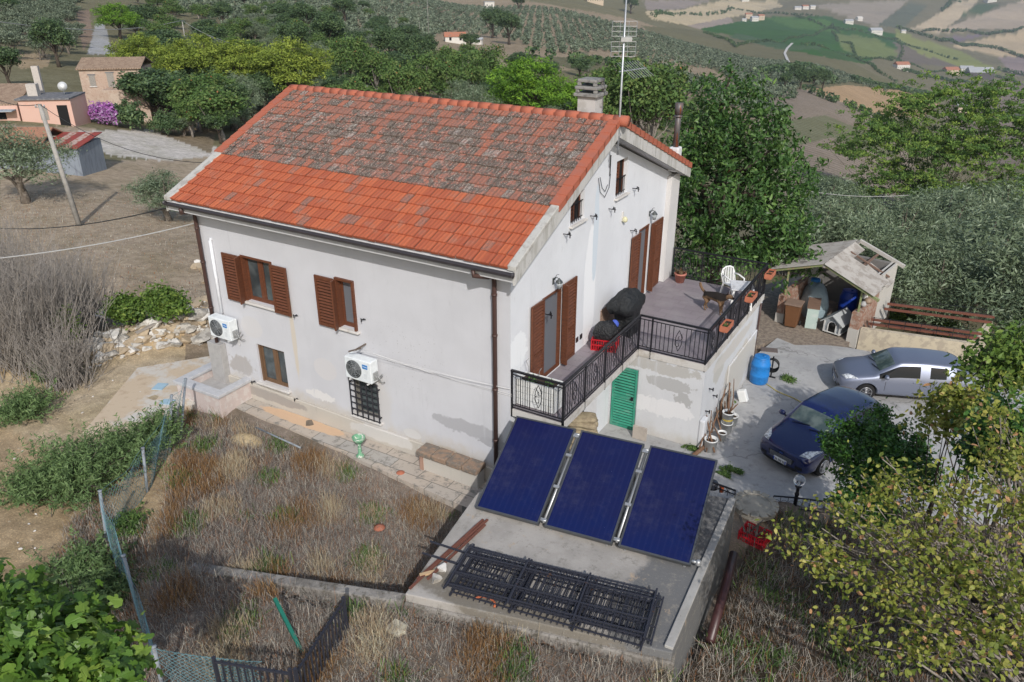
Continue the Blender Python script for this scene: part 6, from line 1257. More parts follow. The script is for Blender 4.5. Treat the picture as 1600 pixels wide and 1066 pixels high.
# silvery olives to the right of the terrace
ol=[(1262,450,300),(1305,415,295),(1345,455,330),(1400,430,300),(1455,440,290),(1440,520,370),(1515,500,330),(1575,480,300),(1560,560,400),(1610,570,350),(1490,440,285),(1630,450,280),(1285,360,270),(1380,500,350),(1240,420,330),(1620,520,330),(1540,440,280)]
lb=['directly left of the broken shed','above the broken shed roof','behind the shed\'s collapsed roof corner','behind the shed, third from its left','in the row beneath the feathery tree','overhanging the shed\'s right wall','above the raised bed','under the feathery tree near the right edge','largest and palest, right of the raised bed','cut by the right edge beside the palest olive','in the second row beneath the feathery tree','far right, behind the large olives','small and round below the ploughed field','between the shed wall and the raised bed','beside the glossy dark tree','low at the right edge behind the garden hedge','in the last row below the ploughed field']
for i,(u,vb,vt) in enumerate(ol): put('olive',u,vb,vt,'silvery olive tree '+lb[i],'olive_tree',j=i,wide=1.2,group='olives right of the terrace')
put('bush',1275,300,268,'round dark bush at the lower edge of the ploughed field','bush','bush')
# large glossy tree behind the terrace
r=rs(5); L=[(0,0,4.4,2.5,2.5,2.9),(1.7,.6,3.4,1.8,1.8,1.9),(-.7,.3,5.6,1.7,1.7,1.8),(.8,-.5,6.5,1.6,1.6,1.8),(2.0,1.0,5.2,1.3,1.3,1.5),(-.4,.6,7.6,1.3,1.3,1.2),(2.3,.9,2.2,1.4,1.4,1.4),(-1.2,.5,3.2,1.4,1.4,1.7),(.4,-.9,2.4,1.8,1.5,1.8)]
cm,C=crownmesh('glossy_crown',L,760,24,.34,.20,.42,m_glossy,r,.55,1.1,.5,.4,shape=6,vr=.5); tm=trunkmesh('glossy_trunk',5.2,.28,C,barkd,r,26)
tree('fruit_tree','big glossy dark green tree with reddish fruit behind the terrace','tree',(.25,14.7,-.4),tm,cm,0,(1.0,1.0,1.06))
# feathery tree right
p=G(1450,345); r=rs(6); L=[]
for (u,v,w_) in ((1380,215,70),(1430,170,55),(1330,240,45),(1450,230,70),(1530,190,60),(1500,250,70),(1570,240,70),(1400,280,60),(1350,300,40),(1600,300,60),(1480,150,35),(1550,150,40),(1625,200,60),(1440,300,50),(1560,310,60)):
    dd=(Vector(p)-Vector(CAM)).length*.97; c_=at(u,v,dd)-p; s=w_*dd/1246; L.append((c_.x,c_.y,c_.z,s,s,s*.8))
cm,C=crownmesh('feathery_crown',L,2200,34,.62,.40,.48,m_feather,r,.2,1.15,.5,.3,vr=.6,flatten=.45); tm=trunkmesh('feathery_trunk',3.,.22,C,barkp,r,44,twig=3,split=.1)
tree('locust_tree','tall airy yellow green tree with visible pale branches at the right','tree',p,tm,cm)
# dense bright bush in front of the navy car
p=onz(1370,830,.1); r=rs(7); L=[]
for (u,v,w_,d_) in ((1360,720,58,18.6),(1330,690,38,18.4),(1400,700,40,18.9),(1390,760,55,18.3),(1365,655,22,18.8),(1420,740,40,18.5),(1350,800,45,17.9)):
    c_=at(u,v,d_)-p; s=w_*d_/1246; L.append((c_.x,c_.y,c_.z,s,s,s))
cm,C=crownmesh('shrub_crown',L,520,34,.15,.085,.55,m_bush,r,.7,1.05,.5,vr=.5); tm=trunkmesh('shrub_stem',1.,.07,C,barkd,r,12)
tree('evergreen_shrub','dense bright green shrub hiding the rear of the navy car','shrub',p,tm,cm)
# yellowing tree in the right foreground
p=Vector((12.6,.2,-.1)); r=rs(8); L=[]
for (u,v,w_,d_) in ((1500,900,90,12.5),(1400,840,75,12.8),(1320,800,50,13.),(1470,780,65,13.4),(1570,720,65,14.),(1560,650,40,14.6),(1590,800,80,13.),(1380,930,70,12.4),(1290,880,50,12.8),(1560,1000,90,11.8),(1440,1010,70,12.),(1330,990,40,12.3),(1600,600,35,14.8),(1240,850,28,13.2),(1620,930,80,12.),(1390,770,50,13.2)):
    c_=at(u,v,d_)-p; s=w_*d_/1246; L.append((c_.x,c_.y,c_.z,s,s,s*.85))
cm,C=crownmesh('yellow_crown',L,760,9,.26,.074,.72,m_yel,r,.1,1.15,.6,.5,shape=6,vr=.45); tm=trunkmesh('yellow_trunk',2.2,.14,C,barkp,r,60,twig=4,split=.0)
tree('fruit_tree','yellowing leafy tree filling the lower right corner','tree',p,tm,cm)
for i,(u,v,w_,d_,l) in enumerate(((1590,690,60,15.5,'green leafy bush behind the yellowing tree at the right edge'),(1500,640,45,17.,'low hedge bush between the silver car and the yellowing tree'),(1570,560,50,19.,'leafy green bush right of the silver car'))):
    q_=at(u,v,d_); p=Vector((q_.x,q_.y,.0)); s=w_*d_/1246; r=rs(30+i); L=[(0,0,q_.z,s,s,s*.9),(s*.5,0,q_.z-s*.5,s*.7,s*.7,s*.7),(-s*.4,.1,q_.z-s*.8,s*.7,s*.7,s*.7)]
    cm,C=crownmesh('hedge_crown',L,(160,110,150,40)[i],(20,14,18,8)[i],.22,.12,.6,[m_bush,m_yel,m_ivy,m_yel][i],r,.4,1.1,.5,shape=6); tree('hedge_bush',l,'bush',p,trunkmesh('hedge_stem',max(.4,q_.z*.6),.05,C,barkd,r,10),cm)
# fig tree in the left foreground: big lobed leaves
fh_=[(-.42,.14,.02),(-.36,.30,0),(-.22,.40,-.02),(-.09,.37,0),(-.05,.26,.02),(.02,.30,.01),(.14,.46,-.03),(.28,.47,-.05),(.34,.36,-.04),(.26,.19,.01),(.38,.16,-.02),(.52,.15,-.06),(.63,.07,-.09)]
fig=[(-.5,0,.01)]+fh_+[(.66,0,-.1)]+[(a,-b_,c_) for a,b_,c_ in fh_[::-1]]
p=Vector((-5.2,-10.4,.6)); r=rs(9); L=[]
for (u,v,w_,d_) in ((60,1015,80,11.5),(10,975,55,12.),(130,1040,52,11.),(105,985,45,11.6),(40,940,26,12.4),(170,1060,45,10.6),(0,1060,90,10.8),(-60,1000,90,11.5)):
    c_=at(u,v,d_)-p; s=w_*d_/1246; L.append((c_.x,c_.y,c_.z,s,s,s*.7))
cm,C=crownmesh('fig_crown',L,330,12,.24,.145,.95,m_fig,r,.55,1.05,1.1,.3,shape=fig,vr=.5); tree('fig_tree','fig tree with big lobed leaves in the lower left corner','tree',p,trunkmesh('fig_trunk',1.5,.09,C,barkp,r,26,split=.1),cm)
# feathery green shrubs on the sandy bank
def feather(u,v,w_,h_,label,seed,mat=m_asp,n=260,name='feathery_shrub'):
    p=G(u,v); d_=(p-Vector(CAM)).length; s=w_*d_/1246; hh=h_*d_/1246; r=rs(seed); Cs=[];nn=[]
    m=n*22; k=np.repeat(np.arange(n),22); az=r.rand(n)*6.283; el=.25+1.1*r.rand(n); L_=(.55+.45*r.rand(n)); tt=np.tile(np.linspace(.25,1,22),n)
    ox=r.normal(size=n)*s*.25; oy=r.normal(size=n)*s*.25
    X=ox[k]+np.cos(az[k])*np.cos(el[k])*L_[k]*s*tt; Y=oy[k]+np.sin(az[k])*np.cos(el[k])*L_[k]*s*tt; Z=np.sin(el[k])*L_[k]*hh*(tt-.28*tt**2)*1.25
    P_=np.stack([X,Y,Z],1)+r.normal(size=(m,3))*.025; V,F=leafgeo(P_,.12,.22,r,None,.3,-.4); rnd=r.rand(n)[k]*.5+.5*r.rand(m)
    cm=npmesh('shrub_crown',V,F,mat,rnd); b=MB()
    for i in range(0,n,6): e=Vector((X[i*22+12],Y[i*22+12],Z[i*22+12])); b.tube([(ox[i],oy[i],-.05),e*.5+Vector((0,0,.05*hh)),e],[.012,.009,.004],4,cap=False)
    o=b.build('t',bark,None,fix=False); me=o.data; bpy.data.objects.remove(o); tree(name,label,'shrub',p,me,cm)
feather(120,765,85,95,'large feathery green shrub by the bend of the mesh fence',1,n=520); feather(200,725,60,70,'feathery green shrub right of the largest one by the fence',2,n=320); feather(255,700,38,85,'feathery green shrub growing through the mesh fence',3,n=220); feather(40,650,52,45,'feathery green shrub at the left edge by the bank',4,n=260); feather(85,590,35,35,'small green shrub on top of the sandy bank',5,n=150)
feather(130,905,75,38,'low dark feathery shrub in the shade behind the fig tree',6,n=300); feather(165,940,50,35,'low green shrub between fig tree and mesh fence',7,n=200); feather(200,830,35,30,'green shrub at the foot of the bend post',8,n=120,mat=m_weed); feather(60,770,60,40,'feathery fringe of the large shrub on the sand',9,n=220)
# bare shrub at left, ivy, flowering shrub
def twigs(u,v,w_,h_,label,seed,n=420):
    p=G(u,v); d_=(p-Vector(CAM)).length; s=w_*d_/1246; hh=h_*d_/1246; r=rs(seed); b=MB()
    for i in range(n):
        a=Vector((r.normal()*s*.35,r.normal()*s*.35,0)); e=a+Vector((r.normal()*s*.45,r.normal()*s*.45,hh*(.35+.75*r.rand()))); m_=a.lerp(e,.5)+Vector((r.normal()*.08,r.normal()*.08,.05)); b.tube([a,m_,e],[.014,.009,.004],3,cap=False)
        for _ in range(3): f=m_.lerp(e,r.rand()); b.tube([f,f+Vector((r.normal()*.2,r.normal()*.2,.12+.25*r.rand()))],[.006,.003],3,cap=False)
    o=b.build('t',M('twig_bark',(.34,.31,.28),.95,.1) if 'twig_bark' not in bpy.data.materials else bpy.data.materials['twig_bark'],None,fix=False); o.name='bare_shrub'; o.location=p; tag(o,label,'shrub')
twigs(60,560,75,150,'big bare grey shrub of thin twigs at the left edge',1,800); twigs(130,520,45,110,'bare twiggy shrub beside the ivy',2,380); twigs(20,470,60,110,'bare grey shrub farther back at the left edge',3,400); twigs(110,600,40,80,'low bare bush on the sandy bank edge',4,250)
twigs(1230,430,30,40,'bare brush beneath the glossy tree by the gravel',6,260)
def blobbush(u,v,w_,h_,mat,label,seed,size=.12,n=120,name='leafy_bush',shape=6,cat='bush'):
    p=G(u,v); d_=(p-Vector(CAM)).length; s=w_*d_/1246; hh=h_*d_/1246; r=rs(seed); L=[(s*.9*(r.rand()-.5)*1.4,s*.4*(r.rand()-.5),hh*.5*(.8+.4*r.rand()),s*.5,s*.4,hh*.5) for _ in range(6)]
    cm,C=crownmesh('bush_crown',L,n,26,.22*s,size,.6,mat,r,.4,1.1,.6,shape=shape); return tree(name,label,cat,p,trunkmesh('bush_stem',hh*.5,.03,C,barkd,r,8),cm)
blobbush(215,508,45,38,m_ivy,'low bright green ivy bush behind the rubble heap',41,n=200); blobbush(265,495,45,36,m_ivy,'bright green ivy bush next to the left house corner',42,n=200); blobbush(120,560,25,70,m_ivy,'green leafy bush tangled in the bare shrub',43,n=100,size=.09)
blobbush(1352,552,24,30,m_bush,'small green bush in front of the cream garden wall',44,n=120,size=.09); blobbush(1435,512,45,22,m_ivy,'leafy green plants filling the raised bed',45,n=160,size=.12)
blobbush(1410,560,8,10,m_weed,'tiny weed at the foot of the cream wall',47,n=20,size=.06)
for i,(u,v,w_,l) in enumerate(((1235,598,17,'flat green weed patch growing in the yard near the silver car'),(1147,740,20,'green weed clump in the yard crack near the slab'),(1132,745,12,'small green weed beside the bigger clump near the slab'),(1082,705,14,'green weed by the log at the wall foot'),(1143,630,8,'tiny weed clump by the jerrycan'))): blobbush(u,v,w_,w_*.45,m_weed,l,50+i,size=.05,n=36,name='weed',cat='weed',shape=4)
# stuff: dry weeds and grass of the plot
def blades(name,label,n,region,hmin,hmax,wd,mat,seed,tuftr=.12,per=14,lean=.45,cat='grass'):
    r=rs(seed); P_=[]; 
    (x0,x1,y0,y1),test=region; need=n//per
    while len(P_)<need:
        x=r.uniform(x0,x1,4000); y=r.uniform(y0,y1,4000); k=test(x,y,r); P_+=list(zip(x[k],y[k]))
    P_=np.array(P_[:need]); z=H(P_[:,0],P_[:,1]); th=.45+.8*r.rand(need)**1.5; tr=r.rand(need)
    B=np.repeat(np.column_stack([P_,z]),per,0); m=len(B); B[:,:2]+=r.normal(size=(m,2))*tuftr; az=r.rand(m)*6.283; L_=(hmin+(hmax-hmin)*r.rand(m))*np.repeat(th,per); ln=lean*r.rand(m)*1.6
    T_=B+np.stack([np.cos(az)*np.sin(ln)*L_,np.sin(az)*np.sin(ln)*L_,np.cos(ln)*L_],1); s=np.stack([-np.sin(az),np.cos(az),0*az],1)*wd*.5; q=r.rand(m)*3.14; s=np.stack([np.cos(q),np.sin(q),0*q],1)*wd*.5
    V=np.stack([B-s,B+s,T_+s*.5,T_-s*.5],1).reshape(-1,3); me=npmesh(name,V,np.arange(m*4).reshape(m,4),mat,np.repeat(tr,per)*.55+.45*r.rand(m)); tag(link(name,me),label,cat,kind='stuff')
def noise2(x,y): return np.sin(x*1.7+.3*np.sin(y*2.3))*np.sin(y*1.9+1.1)+.5*np.sin(x*4.1+y*3.3)
inslab=lambda x,y:(side(x,y,.52,-2.38,1.03,-5.51)>-.12)&(x<5.8)&(side(x,y,1.0,-5.6,5.7,-4.45)>0)
plot=lambda x,y,r:(side(x,y,-11.9,-.1,-2.7,-8.2)>.05)&(y<-1.25-.05*x*0)&(y>-11)&~inslab(x,y)&((np.abs(side(x,y,KA.x,KA.y,KB.x,KB.y))>.17)|(noise2(x*2.2,y*2)>.15))&(x<5.7)&~((x>-2.6)&(x<.6)&(y>-1.5))&((noise2(x*1.3+7,y*1.5)>-.75)|(r.rand(len(x))<.12))
blades('dry_weeds','grey brown dry weeds covering the plot in front of the house',190000,((-11,5.7,-11,-.9),plot),.06,.30,.008,m_dry,1,per=14,lean=1.15,tuftr=.17)
blades('dry_grass','straw coloured tufts among the dry weeds of the plot',16000,((-11,5.7,-11,-.9),lambda x,y,r:plot(x,y,r)&(noise2(x,y)>.75)),.12,.42,.008,m_straw,2,lean=.6)
m_russ=leafmat('russet_stem',((.12,.065,.03),(.27,.155,.07),(.42,.28,.14)),.1,.9,.05)
blades('russet_weeds','russet brown weed clumps in the dry plot',26000,((-11,5.7,-11,-.9),lambda x,y,r:plot(x,y,r)&((noise2(x*.9+2,y*.8+5)>.72)|((np.hypot(x+7.2,(y+4.6))<1.5)))),.10,.38,.009,m_russ,12,lean=.8)
blades('green_weeds','green weeds scattered through the dry plot',16000,((-11,5.7,-11,-.9),lambda x,y,r:plot(x,y,r)&(noise2(x*1.3+4,y*1.1)>.95)),.06,.26,.02,m_weed,3,lean=.8)
rgt=lambda x,y,r:(x>5.85+.06*y)&(side(x,y,0.,-.3,9.,3.9)<0)
blades('dry_weeds','dry brown undergrowth below the yellowing tree',60000,((5.6,15,-7,4),rgt),.08,.40,.010,m_dry,4,per=12,lean=.9); blades('green_weeds','green weeds in the undergrowth below the yellowing tree',14000,((5.6,15,-7,4),lambda x,y,r:rgt(x,y,r)&(noise2(x,y*1.4+2)>.2)),.08,.35,.02,m_weed,5,lean=.8)
lft=lambda x,y,r:(side(x,y,-11.9,-.1,-2.7,-8.2)<-.1)&(x>-14)&(y<-6)
blades('dry_weeds','dry weeds in the shade along the left side of the mesh fence',16000,((-10,-1.5,-11,-6),lambda x,y,r:lft(x,y,r)&(side(x,y,-11.9,-.1,-2.7,-8.2)>-2.0)&(x>-7.5)),.08,.3,.012,m_dry,6)
blades('meadow_grass','short dry grass of the mown field left of the house',60000,((-48,-13,-6,34),lambda x,y,r:(side(x,y,-18.5,-4.,-13.5,3.6)>1.5)&(np.hypot(x-CAM[0],y-CAM[1])<58)&~((x<-40)&(y>14))),.03,.10,.03,m_dry,7,tuftr=.5,per=6)
# ---------------------------------------------------------------- far olive groves and hedgerows
GROVES=[([(0,0),(135,0),(118,22),(128,80),(60,100),(0,95)],5.2,0),([(280,0),(1000,0),(1010,30),(1100,60),(1230,100),(1250,128),(1240,160),(1180,150),(1120,110),(1010,95),(960,82),(860,85),(790,60),(700,50),(600,100),(520,80),(280,20)],6.3,1),
 ([(1260,110),(1300,88),(1380,105),(1450,148),(1440,160),(1330,130),(1270,136)],7,1),([(1245,70),(1160,80),(1120,60),(1200,68)],8,1),([(1380,38),(1412,2),(1445,4),(1412,44)],11,1),([(1280,10),(1400,0),(1360,36),(1320,22)],26,0),([(1500,26),(1600,-5),(1600,10),(1550,30)],30,0),([(1010,95),(1250,180),(1200,190),(1100,150)],6,0),([(1240,430),(1240,345),(1420,350),(1700,350),(1700,300),(1460,300)],7,0)]
pts=[]; r=rs(77)
for poly,sp,rows in GROVES:
    us=[a for a,_ in poly]; vs=[max(a,-14) for _,a in poly]; cs=[G(u,v) for u in np.linspace(max(min(us),-40),min(max(us),1640),7) for v in np.linspace(min(vs),max(vs),6)]
    x0,x1=min(c.x for c in cs)-10,max(c.x for c in cs)+10; y0,y1=min(c.y for c in cs)-10,max(c.y for c in cs)+10; a=.5
    R_=max(x1-x0,y1-y0)*.75; n_=int(2*R_/sp); n_=min(n_,420); g1,g2=np.meshgrid((np.arange(n_)-n_/2)*sp,(np.arange(n_)-n_/2)*sp*1.05); jx=r.normal(size=g1.shape)*sp*(.12 if rows else .3); jy=r.normal(size=g1.shape)*sp*(.12 if rows else .3)
    X=(x0+x1)/2+(g1+jx)*math.cos(a)-(g2+jy)*math.sin(a); Y=(y0+y1)/2+(g1+jx)*math.sin(a)+(g2+jy)*math.cos(a); X=X.ravel();Y=Y.ravel(); Z=H(X,Y)
    u,v,d=toimg(np.stack([X,Y,Z],1)); k=(d>1)&inpoly(u,v,poly)&(r.rand(len(X))>.08)&(np.hypot(X-CAM[0],Y-CAM[1])>(60 if sp<7.5 else 40)); pts+=[(x,y,z,dd) for x,y,z,dd in zip(X[k],Y[k],Z[k],d[k])]
pts=[q_ for q_ in pts if q_[3]<1600]; pts.sort(key=lambda q_:q_[3]); print('olives',len(pts))
for i,(x,y,z,d) in enumerate(pts[:235]):
    h,tm,cm=PR['oliveM'][i%2]; s=r.uniform(.8,1.2)*(1. if d>75 else .85); tree('grove_olive','rounded olive tree standing in rows on the grove slopes','olive tree',(x,y,z-.1),tm,cm,r.uniform(0,6),(s*1.1,s*1.1,s),'olive trees of the hillside groves')
far=pts[235:4200]; X=np.array(far)
def merged(name,label,X,nq,size,mat,rad=1.75,hh=1.6,cat='trees'):
    n=len(X); rr=rs(5); s=(.8+.45*rr.rand(n)); d=rr.normal(size=(n,nq,3)); d/=np.linalg.norm(d,axis=2)[:,:,None]; q=rr.uniform(.55,1.05,(n,nq,1)); P_=X[:,None,:3]+np.array([0,0,hh*1.15])+d*q*np.array([rad,rad,hh])*s[:,None,None]
    sc=np.repeat(s,nq)*1.; V,F=leafgeo(P_.reshape(-1,3),size*sc,.75,rr,d.reshape(-1,3),.5); rnd=np.repeat(rr.rand(n),nq)*.5+.5*rr.rand(n*nq)
    tag(link(name,npmesh(name,V,F,mat,rnd)),label,cat,kind='stuff')
merged('olive_grove','countless further olive trees of the groves on the far slopes',X,44,1.05,m_olived)
LINES=[([(1250,142),(1300,160),(1350,178),(1435,232)],3.0,1.7),([(1100,52),(1150,75),(1300,38),(1310,52)],5,2.5),([(1240,24),(1320,48),(1400,62),(1500,95)],7,4),([(1400,44),(1470,66),(1520,72),(1600,92),(1640,100)],5,6),([(1440,50),(1520,52),(1600,44)],6,5),([(1540,118),(1580,125),(1640,140)],4,4),([(1140,12),(1230,24),(1280,28)],7,4),([(1300,50),(1340,92),(1370,112),(1400,130)],4,2.5),([(1225,120),(1262,108),(1300,132)],4,3),([(1020,28),(1050,24),(1130,20),(1140,14)],14,3.),([(1255,72),(1340,92),(1480,112)],6,2.5),([(1390,95),(1410,80),(1400,60)],6,2),([(1470,20),(1500,4)],8,5),([(1330,128),(1400,140),(1470,152)],3.2,3.2),([(1480,155),(1560,180),(1640,195)],4,3),([(820,90),(900,100),(1000,104)],4.5,1.9),([(1410,112),(1500,128),(1560,138)],4,3.5),([(1560,110),(1640,126)],6,6),([(1180,120),(1230,112),(1262,130)],4,3)]
E_=[]
for ln,sp,hh in LINES:
    for (a,b_) in zip(ln[:-1],ln[1:]):
        A_,B_=G(*a),G(*b_); n_=max(1,int((B_-A_).length/sp)); n_=min(n_,160)
        for i in range(n_): q_=A_.lerp(B_,(i+r.rand()*.8)/n_); x,y=q_.x+r.normal()*sp*.35,q_.y+r.normal()*sp*.35; E_.append((x,y,float(H(x,y)),hh))
E_=np.array(E_); 
for lo,hi in ((0,2.9),(2.9,4.5),(4.5,9)):
    k=(E_[:,3]>=lo)&(E_[:,3]<hi); hh=E_[k,3].mean(); merged('far_hedgerow','dark hedgerow trees between the fields, '+('low rows','middling rows','tall wooded stream banks')[(lo>0)+(lo>3)],E_[k],46,hh*.55,m_oak,hh*.8,hh*.85)
# ---------------------------------------------------------------- farm buildings on the left
ux=Vector((math.cos(YAW),math.sin(YAW),0)); uy=Vector((-math.sin(YAW),math.cos(YAW),0))
def topz(p,vt):
    lo,hi=0.,60.
    for _ in range(30):
        m_=(lo+hi)/2
        if toimg((p.x,p.y,p.z+m_))[1]>vt: lo=m_
        else: hi=m_
    return lo
t=NT('old_coppi_tiles'); wv=t.n.new('ShaderNodeTexWave'); wv.inputs['Scale'].default_value=1.6; t.l(t.co,wv.inputs['Vector']); wv.inputs['Distortion'].default_value=1.
c=t.mix(t.ramp(t.noise(2.5,5,.8),.35,.65),(.27,.19,.135),(.40,.30,.22)); c=t.mix(t.ramp(t.noise(7,4,.8),.55,.7),c,(.12,.09,.07)); c=t.mix(t.math('MULTIPLY',t.ramp(wv.outputs['Fac'],.2,.45,1,0),.6),c,(.09,.06,.05)); coppi=t.fin(c,.95,.1)
t=NT('farm_brick'); c=t.mix(t.ramp(t.noise(.8,5,.7),.4,.65),(.44,.33,.26),(.50,.41,.33)); c=t.mix(t.ramp(t.noise(6,5,.8),.5,.68),c,(.34,.22,.17)); fbrick=t.fin(c,.95,.1)
pink=M('pink_plaster',(.60,.40,.33),.9,.1,var=[(1.2,(.60,.36,.29),.45,.7),(4,(.50,.36,.31),.62,.72)]); greyr=M('grey_flat_roof',(.14,.14,.15),.9,var=[(3,(.22,.22,.22),.5,.6)]); shut=M('grey_wood_shutter',(.30,.28,.25),.8,var=[(8,(.2,.18,.16),.5,.6)],stretch=(1,1,4))
p=G(136,172); pA=G(128,196); e=(ux*math.cos(.30)-uy*math.sin(.30)*-1); e=(ux*math.cos(.12)+uy*math.sin(.12)).normalized(); d=Vector((-e.y,e.x,0)); dist=(p-Vector(CAM)).length; wpx=dist/FPX
def bld(name,label,p,rot): g=thing(name,label,'building',p); e=(ux*math.cos(rot)+uy*math.sin(rot)); return g,e,Vector((-e.y,e.x,0))
Z0=Vector((0,0,0))
def lb(name,mat,g,e,d,q,**k): b=MB(); lbox(b,Z0,e,d,*q); return b.build(name,mat,g,**k)
g,e,d=bld('farmhouse','two-storey pale brick farmhouse with grey shuttered windows',p,.16); hF=topz(p,109); W_=76*(p-Vector(CAM)).length/FPX; D_=5.0
lb('wall',fbrick,g,e,d,(0,W_,0,D_,-2.5,hF)); b=MB(); PP=lambda a,c,z:e*a+d*c+Vector((0,0,z))
for s,(c0,c1) in enumerate(((-.25,D_/2),(D_+.25,D_/2))): b=MB(); z0,z1=hF-.02,hF+.85; b.hexa([PP(-.2,c0,z0),PP(W_+.2,c0,z0),PP(W_+.2,c1,z1),PP(-.2,c1,z1),PP(-.2,c0,z0+.12),PP(W_+.2,c0,z0+.12),PP(W_+.2,c1,z1+.12),PP(-.2,c1,z1+.12)]); b.build('roof',coppi,g)
for a0,a1,z0,z1 in ((.9,1.5,hF-1.7,hF-.6),(2.7,3.4,hF-1.9,hF-.4)): o=lb('window',shut,g,e,d,(a0,a1,-.05,-.001,z0,z1)); lb('sill',trim_m,o,e,d,(a0-.08,a1+.08,-.10,-.052,z0-.08,z0)); lb('lintel',greyr,o,e,d,(a0-.1,a1+.1,-.06,-.002,z1+.01,z1+.12))
b=MB(); lbox(b,Z0,e,d,2.6,W_+.9,-2.2,-.01,-2.5,2.3); b.prism([(0,0)]*3,0,0) if False else b.hexa([PP(.3,-1.7,-1.),PP(2.6,-1.7,-1.),PP(2.6,-.6,-1.),PP(.3,-.6,-1.),PP(.35,-1.7,.2),PP(2.6,-1.7,2.3),PP(2.6,-.6,2.3),PP(.35,-.6,.2)]); b.build('outside_stair',fbrick,g)
g2,e,d=bld('pink_annexe','salmon pink single-storey annexe with flat grey roof',pA,.12); hA=topz(pA,152)
lb('wall',pink,g2,e,d,(-4.6,-.02,-1.4,2.5,-.5,hA)); lb('roof',greyr,g2,e,d,(-4.8,.0,-1.6,2.6,hA+.002,hA+.14)); o=lb('door',dark_m,g2,e,d,(-1.3,-.4,-1.45,-1.401,-.3,hA-.5)); lb('window',shut,g2,e,d,(-2.9,-2.2,-1.45,-1.401,.8,hA-.7)); lb('chimney',M('annexe_chimney',(.50,.46,.42),.9),g2,e,d,(-4.3,-3.4,.2,.9,hA+.142,hA+1.2)); lb('chimney',bpy.data.materials['annexe_chimney'],g2,e,d,(-4.2,-3.6,2.0,2.4,hA+.142,hA+2.6))
g3,e,d=bld('low_pink_house','low pink house with old clay roof at the left edge',pA,.12); hB=hA-.5
lb('wall',pink,g3,e,d,(-14,-4.85,-1.2,3.5,-.5,hB)); b=MB(); PP=lambda a,c,z:e*a+d*c+Vector((0,0,z)); b.hexa([PP(-14,-1.,hB),PP(-4.9,-1.,hB),PP(-4.9,3.4,hB+1.3),PP(-14,3.4,hB+1.3),PP(-14,-1.,hB+.12),PP(-4.9,-1.,hB+.12),PP(-4.9,3.4,hB+1.42),PP(-14,3.4,hB+1.42)]); b.build('roof',coppi,g3); lb('window',dark_m,g3,e,d,(-7.2,-6.,-1.25,-1.201,.9,1.5)); lb('awning',M('grey_awning',(.34,.38,.42),.7),g3,e,d,(-9,-5,-2.2,-1.21,hB-.4,hB-.3)); lb('awning_post',trim_m,g3,e,d,(-8.9,-8.8,-2.15,-2.05,-.4,hB-.4))
q_=pA-ux*1.3; g4=thing('satellite_dish','round white satellite dish on the flat annexe roof','satellite dish',q_+uy*.6+Vector((0,0,hA+.14))); b=MB(); b.tube([(0,0,0),(0,0,.5)],.04,8); b.build('mast',al,g4); b=MB(); c0=Vector((0,0,.75)); f_=(-uy+Vector((0,0,.35))+ux*.3).normalized(); b.tube([c0,c0+f_*.05,c0+f_*.12],[.10,.34,.42],20); b.build('dish',pl,g4)
# metal shed
p=G(72,270); g,e,d=bld('metal_shed','blue grey sheet metal shed with red and rusty roof panels',p,.02); hS=topz(p,232); wdt=(G(135,270)-p).length; dep=3.6; PP=lambda a,c,z:e*a+d*c+Vector((0,0,z))
mw=M('blue_grey_sheet',(.24,.27,.31),.6,.3,var=[(2,(.19,.21,.25),.45,.6),(9,(.36,.38,.42),.64,.72)],stretch=(2,2,.4)); rp=M('red_sheet',(.30,.055,.04),.7,var=[(2,(.22,.06,.045),.5,.6)]); rw=M('rusty_white_sheet',(.47,.36,.31),.8,var=[(3,(.33,.13,.08),.45,.6)])
lb('wall',mw,g,e,d,(0,wdt,0,dep,-1.,hS)); n_=5
for i in range(n_):
    b=MB(); a0=-.15+(wdt+.3)*i/n_; a1=-.15+(wdt+.3)*(i+1)/n_-.01; b.hexa([PP(a0,-.25,hS+.0),PP(a1,-.25,hS),PP(a1,dep+.2,hS+.35),PP(a0,dep+.2,hS+.35),PP(a0,-.25,hS+.05),PP(a1,-.25,hS+.05),PP(a1,dep+.2,hS+.40),PP(a0,dep+.2,hS+.40)]); b.build('roof_sheet',[rp,rw,rp,rw,rp][i],g)
g,e,d=bld('tiled_shed','small shed with reddish clay tile roof beside the metal one',p-ux*3.3,.02); lb('wall',mw,g,e,d,(-2.4,3.1,.6,dep+.4,-.3,hS)); b=MB(); b.hexa([PP(-2.6,.2,hS),PP(3.2,.2,hS),PP(3.2,2.4,hS+.9),PP(-2.6,2.4,hS+.9),PP(-2.6,.2,hS+.1),PP(3.2,.2,hS+.1),PP(3.2,2.4,hS+1.),PP(-2.6,2.4,hS+1.)]); b.build('roof',M('orange_coppi',(.36,.18,.11),.95,var=[(4,(.25,.14,.10),.45,.6)],stretch=(3,1,1)),g); b=MB(); b.hexa([PP(-2.6,2.4,hS+.9),PP(3.2,2.4,hS+.9),PP(3.2,4.4,hS),PP(-2.6,4.4,hS),PP(-2.6,2.4,hS+1.),PP(3.2,2.4,hS+1.),PP(3.2,4.4,hS+.1),PP(-2.6,4.4,hS+.1)]); b.build('roof',bpy.data.materials['orange_coppi'],g)
blobbush(163,194,26,26,m_boug,'magenta bougainvillea in bloom beside the farmhouse',61,size=.3,n=160,name='flowering_shrub',cat='shrub'); blobbush(206,203,24,34,m_oak,'dark green shrub between the magenta blooms and the yard',62,size=.3,n=110)
